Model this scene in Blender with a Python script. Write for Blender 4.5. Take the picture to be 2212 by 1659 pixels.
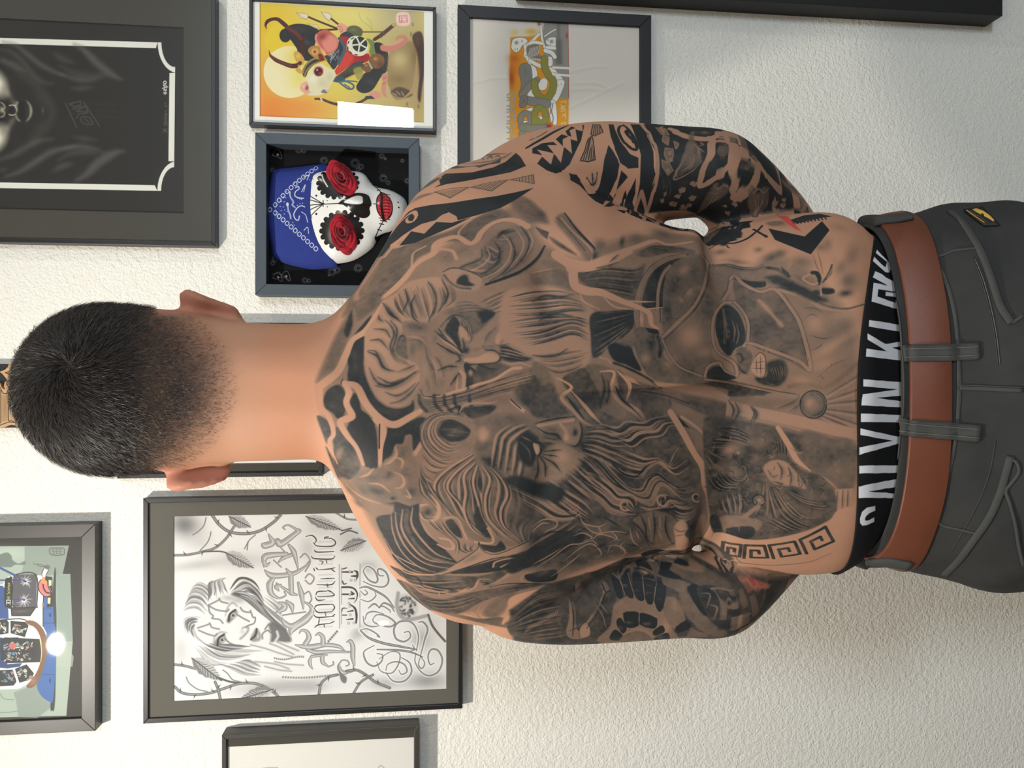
import bpy, bmesh, math, random
import numpy as np
from mathutils import Vector, Matrix
from mathutils.bvhtree import BVHTree

for o in list(bpy.data.objects):
    bpy.data.objects.remove(o)
S = bpy.context.scene
COL = S.collection
random.seed(5); RNG = np.random.default_rng(5)

# ------------------------------------------------------------------ camera
# The phone was held on its side: the camera is rolled a quarter turn, looks along +Y
# and tips 6.5 degrees down.  Photograph frame: 2212 x 1659.
F = 1661.0; PITCH = math.radians(6.5); CZ = 1.45
CP, SP = math.cos(PITCH), math.sin(PITCH)
cam_d = bpy.data.cameras.new('camera'); cam = bpy.data.objects.new('camera', cam_d); COL.objects.link(cam)
cam_d.sensor_fit = 'HORIZONTAL'; cam_d.sensor_width = 36.0; cam_d.lens = F / 2212 * 36; cam_d.clip_start = 0.02
cam.matrix_world = Matrix(((0, 1, 0, 0), (-SP, 0, -CP, 0), (-CP, 0, SP, CZ), (0, 0, 0, 1)))
S.camera = cam

# ------------------------------------------------------------------ world, lamps, exposure
W_ = bpy.data.worlds.new('world'); S.world = W_; W_.use_nodes = True
W_.node_tree.nodes['Background'].inputs[0].default_value = (0.75, 0.85, 1, 1)
W_.node_tree.nodes['Background'].inputs[1].default_value = 0.6
S.view_settings.view_transform = 'Standard'; S.view_settings.look = 'None'
S.view_settings.gamma = 1; S.view_settings.use_curve_mapping = False
S.view_settings.exposure = 0.31

def lamp(kind, name, loc, target, energy, col, size=0.1, size_y=None, spot=None, blend=0.3):
    d = bpy.data.lights.new(name, kind); o = bpy.data.objects.new(name, d); COL.objects.link(o)
    o.location = loc; d.energy = energy; d.color = col
    o.rotation_euler = (Vector(target) - Vector(loc)).to_track_quat('-Z', 'Y').to_euler()
    if kind == 'AREA':
        d.size = size
        if size_y: d.shape = 'RECTANGLE'; d.size_y = size_y
    else:
        d.shadow_soft_size = size
    if spot: d.spot_size = spot; d.spot_blend = blend
    return o
WALL_Y = 1.35; ROOM_L, ROOM_R, ROOM_B, ROOM_H = -2.3, 2.3, -2.6, 2.5
lamp('SPOT', 'ceiling_spot_left', (-0.72, 0.39, 2.44), (0.35, 1.30, 0.30), 70, (1.0, 0.94, 0.85), 0.03, spot=math.radians(150), blend=1.0)
lamp('SPOT', 'ceiling_spot_right', (1.42, 0.36, 2.44), (0.3, 1.35, 1.3), 12, (1.0, 0.94, 0.86), 0.03, spot=math.radians(120), blend=0.8)
lamp('AREA', 'ceiling_lamp', (0.0, -0.5, 2.44), (0.0, -0.1, 0), 6, (1.0, 0.90, 0.78), 0.45)
lamp('AREA', 'window_daylight', (1.5, ROOM_B + 0.06, 1.77), (0.9, 1.3, 0.7), 32, (0.74, 0.87, 1.0), 0.7, 0.5)

# ------------------------------------------------------------------ pixel -> point on the ray at depth Y
def P(px, py, Y):
    cx = (px - 1106) / F; cy = -(py - 829.5) / F
    d = (cy, CP - SP * cx, -SP - CP * cx)
    t = Y / d[1]
    return Vector((d[0] * t, Y, CZ + d[2] * t))
def proj(p):                       # N x 3 -> N x 2 photograph pixels
    p = np.asarray(p, float); x = p[:, 0]; y = p[:, 1]; z = p[:, 2] - CZ
    w = y * CP - z * SP
    return np.stack([1106 + F * (-y * SP - z * CP) / w, 829.5 - F * x / w], 1)

# ------------------------------------------------------------------ objects
def link(name, me, mat=None, parent=None, smooth=True):
    o = bpy.data.objects.new(name, me); COL.objects.link(o)
    if mat is not None and not me.materials: me.materials.append(mat)
    if parent: o.parent = parent
    if smooth: me.polygons.foreach_set('use_smooth', [True] * len(me.polygons))
    return o
def mesh(name, verts, faces):
    me = bpy.data.meshes.new(name); me.from_pydata([tuple(v) for v in verts], [], [tuple(f) for f in faces]); me.update()
    return me
def from_bm(name, bm, mat=None, parent=None, smooth=False):
    me = bpy.data.meshes.new(name); bmesh.ops.recalc_face_normals(bm, faces=bm.faces); bm.to_mesh(me); bm.free()
    return link(name, me, mat, parent, smooth)
def empty(name, loc):
    o = bpy.data.objects.new(name, None); COL.objects.link(o); o.location = loc; o.empty_display_size = 0.05
    return o
def tag(o, label=None, cat=None, group=None, kind=None):
    if label: o['label'] = label
    if cat: o['category'] = cat
    if group: o['group'] = group
    if kind: o['kind'] = kind
    return o
def loft(rings, cap=True, closed=True):        # list of rings (same count) -> verts, faces
    n = len(rings[0]); V = [p for r in rings for p in r]; Fc = []
    for i in range(len(rings) - 1):
        for j in range(n if closed else n - 1):
            a = i * n + j; b = i * n + (j + 1) % n
            Fc.append((a, b, b + n, a + n))
    if cap:
        Fc.append(tuple(range(n - 1, -1, -1))); Fc.append(tuple(range((len(rings) - 1) * n, len(rings) * n)))
    return V, Fc
def cr(pts, per=8, closed=False):              # Catmull-Rom through N-d points
    p = np.asarray(pts, float); n = len(p)
    if n < 3: 
        t = np.linspace(0, 1, per + 1)[:, None]; return p[0] * (1 - t) + p[-1] * t
    if closed: q = np.vstack([p[-1], p, p[0], p[1]]); segs = n
    else: q = np.vstack([2 * p[0] - p[1], p, 2 * p[-1] - p[-2]]); segs = n - 1
    t = np.arange(per) / per; t = t[:, None]; out = []
    for i in range(segs):
        a, b, c, d = q[i], q[i + 1], q[i + 2], q[i + 3]
        out.append(0.5 * (2 * b + (c - a) * t + (2 * a - 5 * b + 4 * c - d) * t ** 2 + (3 * b - a - 3 * c + d) * t ** 3))
    if not closed: out.append(p[-1:])
    return np.vstack(out)
def tube(path, rad, n=16, flat=1.0):           # round tube along Nx3 path, radius per point
    path = np.asarray(path, float); rings = []
    T = np.gradient(path, axis=0); T /= np.linalg.norm(T, axis=1)[:, None]
    up = np.array([0, 1.0, 0]); 
    for p, t, r in zip(path, T, rad):
        u = up - t * (up @ t)
        if np.linalg.norm(u) < 1e-3: u = np.array([1.0, 0, 0]) - t * t[0]
        u /= np.linalg.norm(u); v = np.cross(t, u); up = u
        a = np.arange(n) / n * 2 * math.pi
        rings.append([p + r * (flat * math.cos(k) * u + math.sin(k) * v) for k in a])
    return loft(rings)
def addbox(bm, x0, x1, y0, y1, z0, z1, bev=0):
    m = Matrix.Translation(((x0 + x1) / 2, (y0 + y1) / 2, (z0 + z1) / 2)) @ Matrix.Diagonal((abs(x1 - x0), abs(y1 - y0), abs(z1 - z0), 1))
    g = bmesh.ops.create_cube(bm, size=1, matrix=m)
    if bev:
        es = list({e for v in g['verts'] for e in v.link_edges})
        bmesh.ops.bevel(bm, geom=es, offset=bev, segments=2, affect='EDGES', profile=0.5)
def box(name, x0, x1, y0, y1, z0, z1, mat, parent=None, bev=0):
    bm = bmesh.new(); addbox(bm, x0, x1, y0, y1, z0, z1, bev)
    return from_bm(name, bm, mat, parent)

# ------------------------------------------------------------------ materials
def s2l(c):
    c = [v / 255 for v in c]
    return tuple(v / 12.92 if v <= 0.04045 else ((v + 0.055) / 1.055) ** 2.4 for v in c) + (1,)
def material(name, rgb, rough=0.6, noise=0, nscale=40, bump=0, bscale=200, spec=0.5, metal=0, bdist=0.002, coat=0):
    m = bpy.data.materials.new(name); m.use_nodes = True; nt = m.node_tree; b = nt.nodes['Principled BSDF']
    b.inputs['Base Color'].default_value = s2l(rgb); b.inputs['Roughness'].default_value = rough
    b.inputs['Specular IOR Level'].default_value = spec; b.inputs['Metallic'].default_value = metal
    b.inputs['Coat Weight'].default_value = coat
    tc = nt.nodes.new('ShaderNodeTexCoord')
    if noise:
        n = nt.nodes.new('ShaderNodeTexNoise'); n.inputs['Scale'].default_value = nscale; n.inputs['Detail'].default_value = 6
        nt.links.new(tc.outputs['Object'], n.inputs['Vector'])
        mr = nt.nodes.new('ShaderNodeMapRange'); mr.inputs[3].default_value = 1 - noise; mr.inputs[4].default_value = 1 + noise
        mr.inputs[1].default_value = 0.25; mr.inputs[2].default_value = 0.75
        nt.links.new(n.outputs['Fac'], mr.inputs[0])
        h = nt.nodes.new('ShaderNodeHueSaturation'); h.inputs['Color'].default_value = s2l(rgb)
        nt.links.new(mr.outputs[0], h.inputs['Value']); nt.links.new(h.outputs[0], b.inputs['Base Color'])
    if bump:
        n = nt.nodes.new('ShaderNodeTexNoise'); n.inputs['Scale'].default_value = bscale; n.inputs['Detail'].default_value = 4
        nt.links.new(tc.outputs['Object'], n.inputs['Vector'])
        bp = nt.nodes.new('ShaderNodeBump'); bp.inputs['Strength'].default_value = bump; bp.inputs['Distance'].default_value = bdist
        nt.links.new(n.outputs['Fac'], bp.inputs['Height']); nt.links.new(bp.outputs[0], b.inputs['Normal'])
    return m
def image_mat(name, arr, rough=0.6, spec=0.4, bump=0, bscale=900, bdist=0.0005, uv='UVMap', noise=0):
    """material from an array drawn below by this script (sRGB 0..1, row 0 = top)"""
    h, w = arr.shape[:2]
    im = bpy.data.images.new(name, w, h)
    buf = np.ones((h, w, 4), np.float32); buf[..., :3] = np.clip(arr, 0, 1)[::-1]
    im.pixels.foreach_set(buf.ravel()); im.update(); im.pack()
    m = material(name, (128, 128, 128), rough, spec=spec, bump=bump, bscale=bscale, bdist=bdist)
    nt = m.node_tree; b = nt.nodes['Principled BSDF']
    t = nt.nodes.new('ShaderNodeTexImage'); t.image = im; t.extension = 'EXTEND'
    u = nt.nodes.new('ShaderNodeUVMap'); u.uv_map = uv
    nt.links.new(u.outputs[0], t.inputs[0]); nt.links.new(t.outputs[0], b.inputs['Base Color'])
    return m
def set_uv(me, uvv):               # per-vertex uv array
    l = np.empty(len(me.loops), np.int32); me.loops.foreach_get('vertex_index', l)
    u = me.uv_layers.new(name='UVMap'); u.data.foreach_set('uv', np.asarray(uvv, np.float32)[l].ravel())

# ------------------------------------------------------------------ a small drawing kit (flat print, lettering, tattoo ink)
def pts(s):
    if isinstance(s, str):
        return np.array([[float(v) for v in q.split(',')] for q in s.split()])
    return np.asarray(s, float)
class Canvas:
    def __init__(self, W, H, base, mapf):
        self.W, self.H = W, H
        base = np.atleast_1d(np.asarray(base, np.float32)); self.ch = len(base)
        self.a = np.tile(base, (H, W, 1)).astype(np.float32); self.mapf = mapf; self.T = (0, 0, 1)
        self.k = 1.0                                    # texels per photograph pixel
    def at(self, x0, y0, s): self.T = (x0, y0, s)
    def m(self, p):
        x0, y0, s = self.T
        return self.mapf(np.stack([x0 + p[:, 0] / s, y0 + p[:, 1] / s], 1))
    def c(self, col):
        if self.ch == 1: return np.float32(col)
        return np.asarray(col, np.float32) / 255
    def box(self, q, pad):
        x0 = max(int(q[:, 0].min() - pad), 0); x1 = min(int(q[:, 0].max() + pad) + 2, self.W)
        y0 = max(int(q[:, 1].min() - pad), 0); y1 = min(int(q[:, 1].max() + pad) + 2, self.H)
        return x0, x1, y0, y1
    def blend(self, x0, x1, y0, y1, al, col):
        r = self.a[y0:y1, x0:x1]; r += al[..., None] * (self.c(col) - r)
    def grid(self, x0, x1, y0, y1):
        return np.meshgrid(np.arange(x0, x1, dtype=np.float32) + .5, np.arange(y0, y1, dtype=np.float32) + .5)
    def s(self, p, w, col, a=1.0, soft=1.0, tp=(1, 1), sm=True, closed=False):
        """stroke: w = width in photograph px (list = profile), tp = end tapers"""
        p = pts(p); p = cr(p, 6 if len(p) > 2 else 2, closed) if sm else (np.vstack([p, p[:1]]) if closed else p)
        q = self.m(p).astype(np.float32); n = len(q)
        t = np.linspace(0, 1, n); ww = np.interp(t, np.linspace(0, 1, len(w)), np.array(w) / self.T[2]) if isinstance(w, (list, tuple)) else np.full(n, float(w))
        if tp[0] < 1: ww = ww * np.clip(tp[0] + (1 - tp[0]) * t / 0.35, 0, 1)
        if tp[1] < 1: ww = ww * np.clip(tp[1] + (1 - tp[1]) * (1 - t) / 0.35, 0, 1)
        ww = ww * self.k * 0.5; sf = max(soft * self.k, 0.6)
        x0, x1, y0, y1 = self.box(q, ww.max() + sf)
        if x1 <= x0 or y1 <= y0: return
        M = np.zeros((y1 - y0, x1 - x0), np.float32)
        for i in range(n - 1):
            A, B = q[i], q[i + 1]; r = max(ww[i], ww[i + 1]) + sf
            a0 = max(int(min(A[0], B[0]) - r), x0); a1 = min(int(max(A[0], B[0]) + r) + 2, x1)
            b0 = max(int(min(A[1], B[1]) - r), y0); b1 = min(int(max(A[1], B[1]) + r) + 2, y1)
            if a1 <= a0 or b1 <= b0: continue
            gx = np.arange(a0, a1, dtype=np.float32)[None, :] + .5 - A[0]; gy = np.arange(b0, b1, dtype=np.float32)[:, None] + .5 - A[1]
            d = B - A; L = float(d @ d) + 1e-6
            u = np.clip((gx * d[0] + gy * d[1]) / L, 0, 1)
            dist = np.sqrt((gx - u * d[0]) ** 2 + (gy - u * d[1]) ** 2)
            wd = ww[i] + (ww[i + 1] - ww[i]) * u
            al = np.clip((wd - dist) / sf + 0.5, 0, 1) * np.clip(wd * 2, 0, 1)
            sub = M[b0 - y0:b1 - y0, a0 - x0:a1 - x0]; np.maximum(sub, al, out=sub)
        self.blend(x0, x1, y0, y1, M * a, col)
    def f(self, p, col, a=1.0, soft=1.0, sm=False, per=5):
        """filled outline with an edge of given softness (photograph px)"""
        p = pts(p)
        p = cr(p, per, True) if sm else np.vstack([np.linspace(p[i], p[(i + 1) % len(p)], int(np.clip(np.linalg.norm(p[(i + 1) % len(p)] - p[i]) / self.T[2] / 14, 3, 24)) + 1)[:-1] for i in range(len(p))])
        q = self.m(p).astype(np.float32); sf = max(soft * self.k, 0.8)
        x0, x1, y0, y1 = self.box(q, sf)
        if x1 <= x0 or y1 <= y0: return
        X, Y = self.grid(x0, x1, y0, y1)
        D = np.full(X.shape, 1e9, np.float32); ins = np.zeros(X.shape, bool)
        for i in range(len(q)):
            A = q[i]; B = q[(i + 1) % len(q)]; d = B - A; L = float(d @ d)
            if L < 1e-9: continue
            gx = X - A[0]; gy = Y - A[1]
            u = np.clip((gx * d[0] + gy * d[1]) / L, 0, 1)
            np.minimum(D, (gx - u * d[0]) ** 2 + (gy - u * d[1]) ** 2, out=D)
            if A[1] != B[1]:
                c = (A[1] > Y) != (B[1] > Y)
                ins ^= c & (gx < (Y - A[1]) * d[0] / d[1])
        D = np.sqrt(D); sd = np.where(ins, D, -D)
        self.blend(x0, x1, y0, y1, np.clip(sd / sf + 0.5, 0, 1) * a, col)
    def b(self, x, y, rx, ry, col, a=1.0, ang=0, hard=0):
        """soft airbrushed blob (gaussian), radii in local units"""
        s = self.T[2]; t = math.radians(ang)
        k = np.array([[x, y], [x + math.cos(t) * rx, y + math.sin(t) * rx], [x - math.sin(t) * ry, y + math.cos(t) * ry]])
        q = self.m(k); ex = q[1] - q[0]; ey = q[2] - q[0]
        r = max(np.abs(ex).max() + np.abs(ey).max(), 1) * 1.9
        x0, x1, y0, y1 = self.box(q[:1], r)
        if x1 <= x0 or y1 <= y0: return
        det = ex[0] * ey[1] - ex[1] * ey[0]
        if abs(det) < 1e-6: return
        X, Y = self.grid(x0, x1, y0, y1); X = X - q[0, 0]; Y = Y - q[0, 1]
        u = (X * ey[1] - Y * ey[0]) / det; v = (Y * ex[0] - X * ex[1]) / det
        d2 = u * u + v * v
        al = np.clip((1 - np.sqrt(d2)) / max(1 - hard, .02), 0, 1) if hard else np.exp(-1.4 * d2) * np.clip((3.4 - d2), 0, 1)
        self.blend(x0, x1, y0, y1, (al * a).astype(np.float32), col)
    def h(self, A, B, n, w, cols=(0.75, 0.1), a=0.8, jit=0.12, soft=1.0, tp=(0, 0), C=None, var=0.4):
        """n flowing locks between guide curves A and B (optionally through C), alternating inks"""
        A = cr(pts(A), 5); B = cr(pts(B), 5); m = 26
        def rs(c): 
            t = np.linspace(0, len(c) - 1, m); i = np.minimum(t.astype(int), len(c) - 2); f = (t - i)[:, None]
            return c[i] * (1 - f) + c[i + 1] * f
        G = [rs(A)] + ([rs(cr(pts(C), 5))] if C is not None else []) + [rs(B)]
        ts = np.linspace(0, 1, n)
        def at(t):
            t = min(max(t, 0), 1) * (len(G) - 1); k = min(int(t), len(G) - 2); f = t - k
            return G[k] * (1 - f) + G[k + 1] * f
        dk = [x for x in cols if self.ch == 1 and x >= .45]
        sp = float(np.linalg.norm(at(.5 + .5 / n) - at(.5 - .5 / n), axis=1).mean()) / self.T[2]
        if dk and self.ch == 1:                       # airbrushed shade between locks
            for i in range(n):
                t = ts[i] + random.uniform(-.2, .2) / n; cc = at(t + .35 / n)
                self.s(cc[random.randint(0, 3):m - random.randint(0, 3)], sp * random.uniform(.5, .9), random.choice(dk), a * random.uniform(.45, .85), max(sp * .7, 2), (.1, .1), sm=False)
        for i, t in enumerate(ts):
            c = at(t + random.uniform(-jit, jit) / max(n - 1, 1) * 3)
            i0 = random.randint(0, 3); i1 = m - random.randint(0, 3)
            self.s(c[i0:i1], w * random.uniform(1 - var, 1 + var), cols[i % len(cols)], a * random.uniform(.7, 1), soft * 1.5, tp, sm=False)
    def line(self, strokes, w, col, a=1.0, soft=1.0, tp=(1, 1), sm=True):
        for q in strokes.split('|'): self.s(q, w, col, a, soft, tp, sm)
# ================================================================== THE ROOM
def stucco(name, rgb):
    m = material(name, rgb, 0.85, spec=0.2); nt = m.node_tree; b = nt.nodes['Principled BSDF']
    tc = nt.nodes['Texture Coordinate']
    n1 = nt.nodes.new('ShaderNodeTexNoise'); n1.inputs['Scale'].default_value = 270; n1.inputs['Detail'].default_value = 3; n1.inputs['Roughness'].default_value = .5
    n2 = nt.nodes.new('ShaderNodeTexNoise'); n2.inputs['Scale'].default_value = 100; n2.inputs['Detail'].default_value = 2
    mx = nt.nodes.new('ShaderNodeMath'); mx.operation = 'ADD'
    ml = nt.nodes.new('ShaderNodeMath'); ml.operation = 'MULTIPLY'; ml.inputs[1].default_value = 0.9
    for n in (n1, n2): nt.links.new(tc.outputs['Object'], n.inputs['Vector'])
    nt.links.new(n2.outputs['Fac'], ml.inputs[0]); nt.links.new(n1.outputs['Fac'], mx.inputs[0]); nt.links.new(ml.outputs[0], mx.inputs[1])
    bp = nt.nodes.new('ShaderNodeBump'); bp.inputs['Strength'].default_value = 0.55; bp.inputs['Distance'].default_value = 0.0048
    nt.links.new(mx.outputs[0], bp.inputs['Height']); nt.links.new(bp.outputs[0], b.inputs['Normal'])
    return m
M_WALL = stucco('white_roughcast_plaster', (232, 229, 220))
M_WALL2 = stucco('bounce_cutting_roughcast_plaster', (196, 192, 184))  # unseen walls, toned darker to cut bounced light
M_CEIL = material('white_ceiling_paint', (235, 233, 228), 0.9)
def struct(name, *a, **k): return tag(box(name, *a, **k), kind='structure')
struct('wall_back', ROOM_L, ROOM_R, WALL_Y, WALL_Y + 0.1, 0, ROOM_H, M_WALL)
struct('wall_left', ROOM_L - 0.1, ROOM_L, ROOM_B, WALL_Y, 0, ROOM_H, M_WALL2)
struct('wall_right', ROOM_R, ROOM_R + 0.1, ROOM_B, WALL_Y, 0, ROOM_H, M_WALL2)
struct('ceiling', ROOM_L - .1, ROOM_R + .1, ROOM_B - .1, WALL_Y + .1, ROOM_H, ROOM_H + 0.1, M_CEIL)
struct('floor', ROOM_L - .1, ROOM_R + .1, ROOM_B - .1, WALL_Y + .1, -0.1, 0, material('grey_floor', (120, 112, 104), 0.5, noise=.15, nscale=12))
WX0, WX1, WZ0, WZ1 = 1.07, 1.93, 1.47, 2.07      # the window in the wall behind the camera
bm = bmesh.new()
addbox(bm, ROOM_L, WX0, ROOM_B - .1, ROOM_B, 0, ROOM_H); addbox(bm, WX1, ROOM_R, ROOM_B - .1, ROOM_B, 0, ROOM_H)
addbox(bm, WX0, WX1, ROOM_B - .1, ROOM_B, 0, WZ0); addbox(bm, WX0, WX1, ROOM_B - .1, ROOM_B, WZ1, ROOM_H)
tag(from_bm('wall_rear', bm, M_WALL2), kind='structure')
M_WF = material('white_window_frame', (225, 225, 222), 0.4)
bm = bmesh.new()
for a in (WX0, WX1 - .05, (WX0 + WX1) / 2 - .025): addbox(bm, a, a + .05, ROOM_B - .08, ROOM_B - .03, WZ0, WZ1)
for a in (WZ0, WZ1 - .05): addbox(bm, WX0, WX1, ROOM_B - .08, ROOM_B - .03, a, a + .05)
wf = tag(from_bm('window_1', bm, M_WF), kind='structure')
M_SKYP = bpy.data.materials.new('daylit_pane'); M_SKYP.use_nodes = True
_b = M_SKYP.node_tree.nodes['Principled BSDF']; _b.inputs['Base Color'].default_value = (.7, .8, .9, 1)
_b.inputs['Emission Color'].default_value = (.80, .92, 1, 1); _b.inputs['Emission Strength'].default_value = 9
for i in range(2):
    a = WX0 + .05 + i * .405
    box('pane', a, a + .355, ROOM_B - .06, ROOM_B - .055, WZ0 + .05, WZ1 - .05, M_SKYP, wf)

# warm floor lamp behind the camera: its bulb shows as the yellow dot in the pencil drawing's glass
fl = empty('floor_lamp', (-1.28, -1.5, 0)); tag(fl, 'slim floor lamp with warm bulb, behind the viewer, mirrored as a yellow dot', 'lamp')
M_LAMP = material('black_lamp_metal', (30, 30, 30), .4)
for nm, x in (('base', [(0, 0.0, .13), (0, .02, .13), (0, .025, .02)]), ('pole', [(0, .02, .01), (0, 1.64, .01)])):
    v, f = tube([(0, 0, h) for _, h, r in x], [r for _, h, r in x], 20); link(nm, mesh(nm, v, f), M_LAMP, fl)
M_BULB = bpy.data.materials.new('warm_bulb'); M_BULB.use_nodes = True; _b = M_BULB.node_tree.nodes['Principled BSDF']
_b.inputs['Emission Color'].default_value = (1, .72, .32, 1); _b.inputs['Emission Strength'].default_value = 60
v, f = tube([(0, 0, h) for h in (1.64, 1.655, 1.672, 1.688, 1.696)], (.008, .011, .014, .011, .004), 16); link('bulb', mesh('bulb', v, f), M_BULB, fl)
# ================================================================== THE PERSON: one continuous body
def se(k, n): return math.copysign(abs(k) ** (2 / n), k)
def ring(px, yT, yB, Yw, b, f, n=2.3, N=64, nb=None):
    """horizontal cross-section whose widest points lie at Yw; b = depth toward the camera, f = away"""
    r = P(px, yT, Yw); l = P(px, yB, Yw); cx = (r.x + l.x) / 2; w = (r.x - l.x) / 2; z = r.z; out = []
    for i in range(N):
        a = i / N * 2 * math.pi; c, s = math.cos(a), math.sin(a)
        e = (nb or n) if s < 0 else n
        out.append((cx + w * se(c, e), Yw + (b if s < 0 else f) * se(s, e), z))
    return out
def rings(rows, per=3):
    R = cr(np.array([list(r) for r in rows], float), per)
    return [ring(*r[:6], n=r[6]) for r in R]
#        x   yT   yB   Yw    b    f    n
head = [(88, 828, 852, .835, .012, .012, 2.0), (95, 788, 893, .835, .045, .05, 2.0), (109, 745, 930, .835, .068, .075, 2.1), (132, 712, 962, .833, .085, .092, 2.1),
        (166, 686, 992, .83, .096, .103, 2.1), (212, 668, 1012, .828, .101, .107, 2.15), (258, 664, 1019, .826, .100, .106, 2.15),
        (310, 665, 1017, .822, .093, .104, 2.15), (370, 670, 1012, .818, .082, .102, 2.15), (430, 678, 1005, .814, .069, .100, 2.15),
        (500, 693, 998, .808, .058, .08, 2.15), (560, 698, 996, .803, .056, .065, 2.2), (620, 700, 994, .80, .058, .06, 2.2),
        (670, 699, 992, .80, .063, .062, 2.2), (700, 692, 998, .80, .066, .065, 2.2), (720, 681, 1018, .80, .069, .068, 2.1),
        (740, 662, 1052, .80, .071, .070, 2.0), (760, 638, 1098, .80, .073, .075, 1.95), (785, 606, 1146, .80, .076, .08, 1.95), (830, 532, 1215, .80, .080, .085, 2.0),
        (890, 433, 1287, .80, .084, .09, 2.1), (960, 372, 1332, .80, .088, .095, 2.2), (1030, 350, 1345, .80, .092, .10, 2.3), (1100, 350, 1338, .80, .094, .115, 2.4),
        (1150, 356, 1322, .80, .095, .125, 2.4), (1200, 374, 1292, .80, .095, .13, 2.45), (1260, 404, 1253, .80, .094, .13, 2.5), (1310, 444, 1228, .80, .092, .128, 2.5),
        (1360, 465, 1201, .80, .089, .126, 2.5), (1420, 488, 1189, .80, .084, .124, 2.5), (1470, 501, 1187, .80, .078, .122, 2.5),
        (1503, 509, 1173, .80, .073, .12, 2.5), (1522, 514, 1172, .80, .071, .12, 2.5), (1545, 492, 1208, .798, .072, .12, 2.5), (1580, 479, 1222, .796, .074, .12, 2.5),
        (1640, 472, 1232, .793, .078, .12, 2.5), (1710, 465, 1236, .79, .083, .12, 2.5), (1765, 463, 1234, .788, .086, .118, 2.5), (1805, 470, 1225, .786, .079, .115, 2.4),
        (1838, 488, 1202, .784, .0715, .11, 2.4), (1862, 508, 1178, .782, .0675, .103, 2.4), (1960, 512, 1176, .78, .069, .098, 2.4), (2060, 500, 1195, .775, .09, .098, 2.4)]
parts = [loft(rings(head))]
def limb(rows, n=20, flat=1.0):
    R = cr(np.array([[*P(x, y, Y), r / F * Y] for x, y, Y, r in rows]), 5)
    return tube(R[:, :3], R[:, 3], n, flat)
def capsule(a, b, ra, rb, n=12):
    a, b = np.array(a, float), np.array(b, float); d = (b - a) / np.linalg.norm(b - a); path = []; rad = []
    for k in np.linspace(-1, -.05, 5): path.append(a + d * ra * k * .98); rad.append(ra * math.sqrt(max(1 - k * k, .02)))
    for k in np.linspace(.05, 1, 5): path.append(b + d * rb * k * .98); rad.append(rb * math.sqrt(max(1 - k * k, .02)))
    return tube(path, rad, n)
def sphere(p, r, sc=(1, 1, 1)):
    bm = bmesh.new(); bmesh.ops.create_uvsphere(bm, u_segments=20, v_segments=12, radius=1)
    V = [(p[0] + v.co.x * r * sc[0], p[1] + v.co.y * r * sc[1], p[2] + v.co.z * r * sc[2]) for v in bm.verts]
    Fc = [tuple(v.index for v in f.verts) for f in bm.faces]; bm.free(); return V, Fc
# arms: upper arm, elbow behind the body, forearm forward to the front of the hips
ARMS = {1: [(1020, 520, .80, 40), (1050, 455, .80, 80), (1105, 412, .805, 95), (1180, 389, .81, 107), (1290, 377, .81, 112), (1390, 377, .805, 109), (1470, 374, .795, 101),
                   (1540, 376, .79, 97), (1572, 398, .80, 97), (1615, 438, .83, 95), (1680, 498, .88, 84), (1730, 560, .93, 66), (1752, 600, .965, 52), (1758, 625, .985, 46)],
        -1: [(1020, 1150, .80, 40), (1050, 1225, .80, 85), (1105, 1265, .805, 108), (1190, 1280, .81, 109), (1290, 1281, .81, 107), (1390, 1280, .805, 103), (1475, 1282, .795, 96),
                   (1545, 1285, .79, 94), (1575, 1264, .80, 93), (1615, 1226, .83, 91), (1680, 1164, .88, 80), (1730, 1105, .93, 64), (1752, 1065, .965, 50), (1758, 1040, .985, 46)]}
for rows_ in ARMS.values(): parts.append(limb(rows_))
# hands resting on the front of the belt
for sgn, wr in ((1, P(1758, 625, .985)), (-1, P(1758, 1040, .985))):
    wr = np.array(wr); dn = np.array([-sgn * .55, -.10, -.82]); dn /= np.linalg.norm(dn); sd = np.array([sgn * .83, 0, -.55]); sd /= np.linalg.norm(sd)
    parts.append(capsule(wr, wr + dn * .045, .026, .03)); kn = wr + dn * .075
    for k in range(4):
        off = (k - 1.5) * .019; L = (.036, .043, .040, .031)[k]
        a = kn - dn * .035 + sd * off * .8; b = kn + sd * off; c = b + dn * L + np.array([0, -.006, 0]); e = c + dn * L * .75 + np.array([0, -.014, 0])
        parts += [capsule(a, b, .012, .0105), capsule(b, c, .0102, .0092), capsule(c, e, .0092, .0078)]
    t0 = wr + dn * .02 - sd * .02; t1 = t0 - sd * .03 + dn * .028; t2 = t1 + dn * .036
    parts += [capsule(t0, t1, .014, .0115), capsule(t1, t2, .0112, .009)]
# ears
def ear(outline, Y, lean):
    o = cr(pts(outline), 5, True); c = o.mean(0); R = []
    for k, (s, dy) in enumerate(((.25, -.0085), (.7, -.0075), (.93, -.004), (1, .0), (.93, .004), (.6, .003), (.2, .003))):
        R.append([tuple(P(*(c + (q - c) * s), Y + dy + lean * (q[1] - c[1]))) for q in o])
    return loft(R)
parts.append(ear('381,640 384,627 398,621 418,624 438,634 462,642 490,652 512,661 525,674 528,686 520,696 500,700 470,700 430,688 400,676 386,660', .812, .00022))
parts.append(ear('352,1048 353,1030 362,1012 385,998 430,990 470,990 495,1000 504,1014 502,1026 490,1040 465,1050 430,1058 395,1064 370,1065 358,1060', .812, -.00022))
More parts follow.
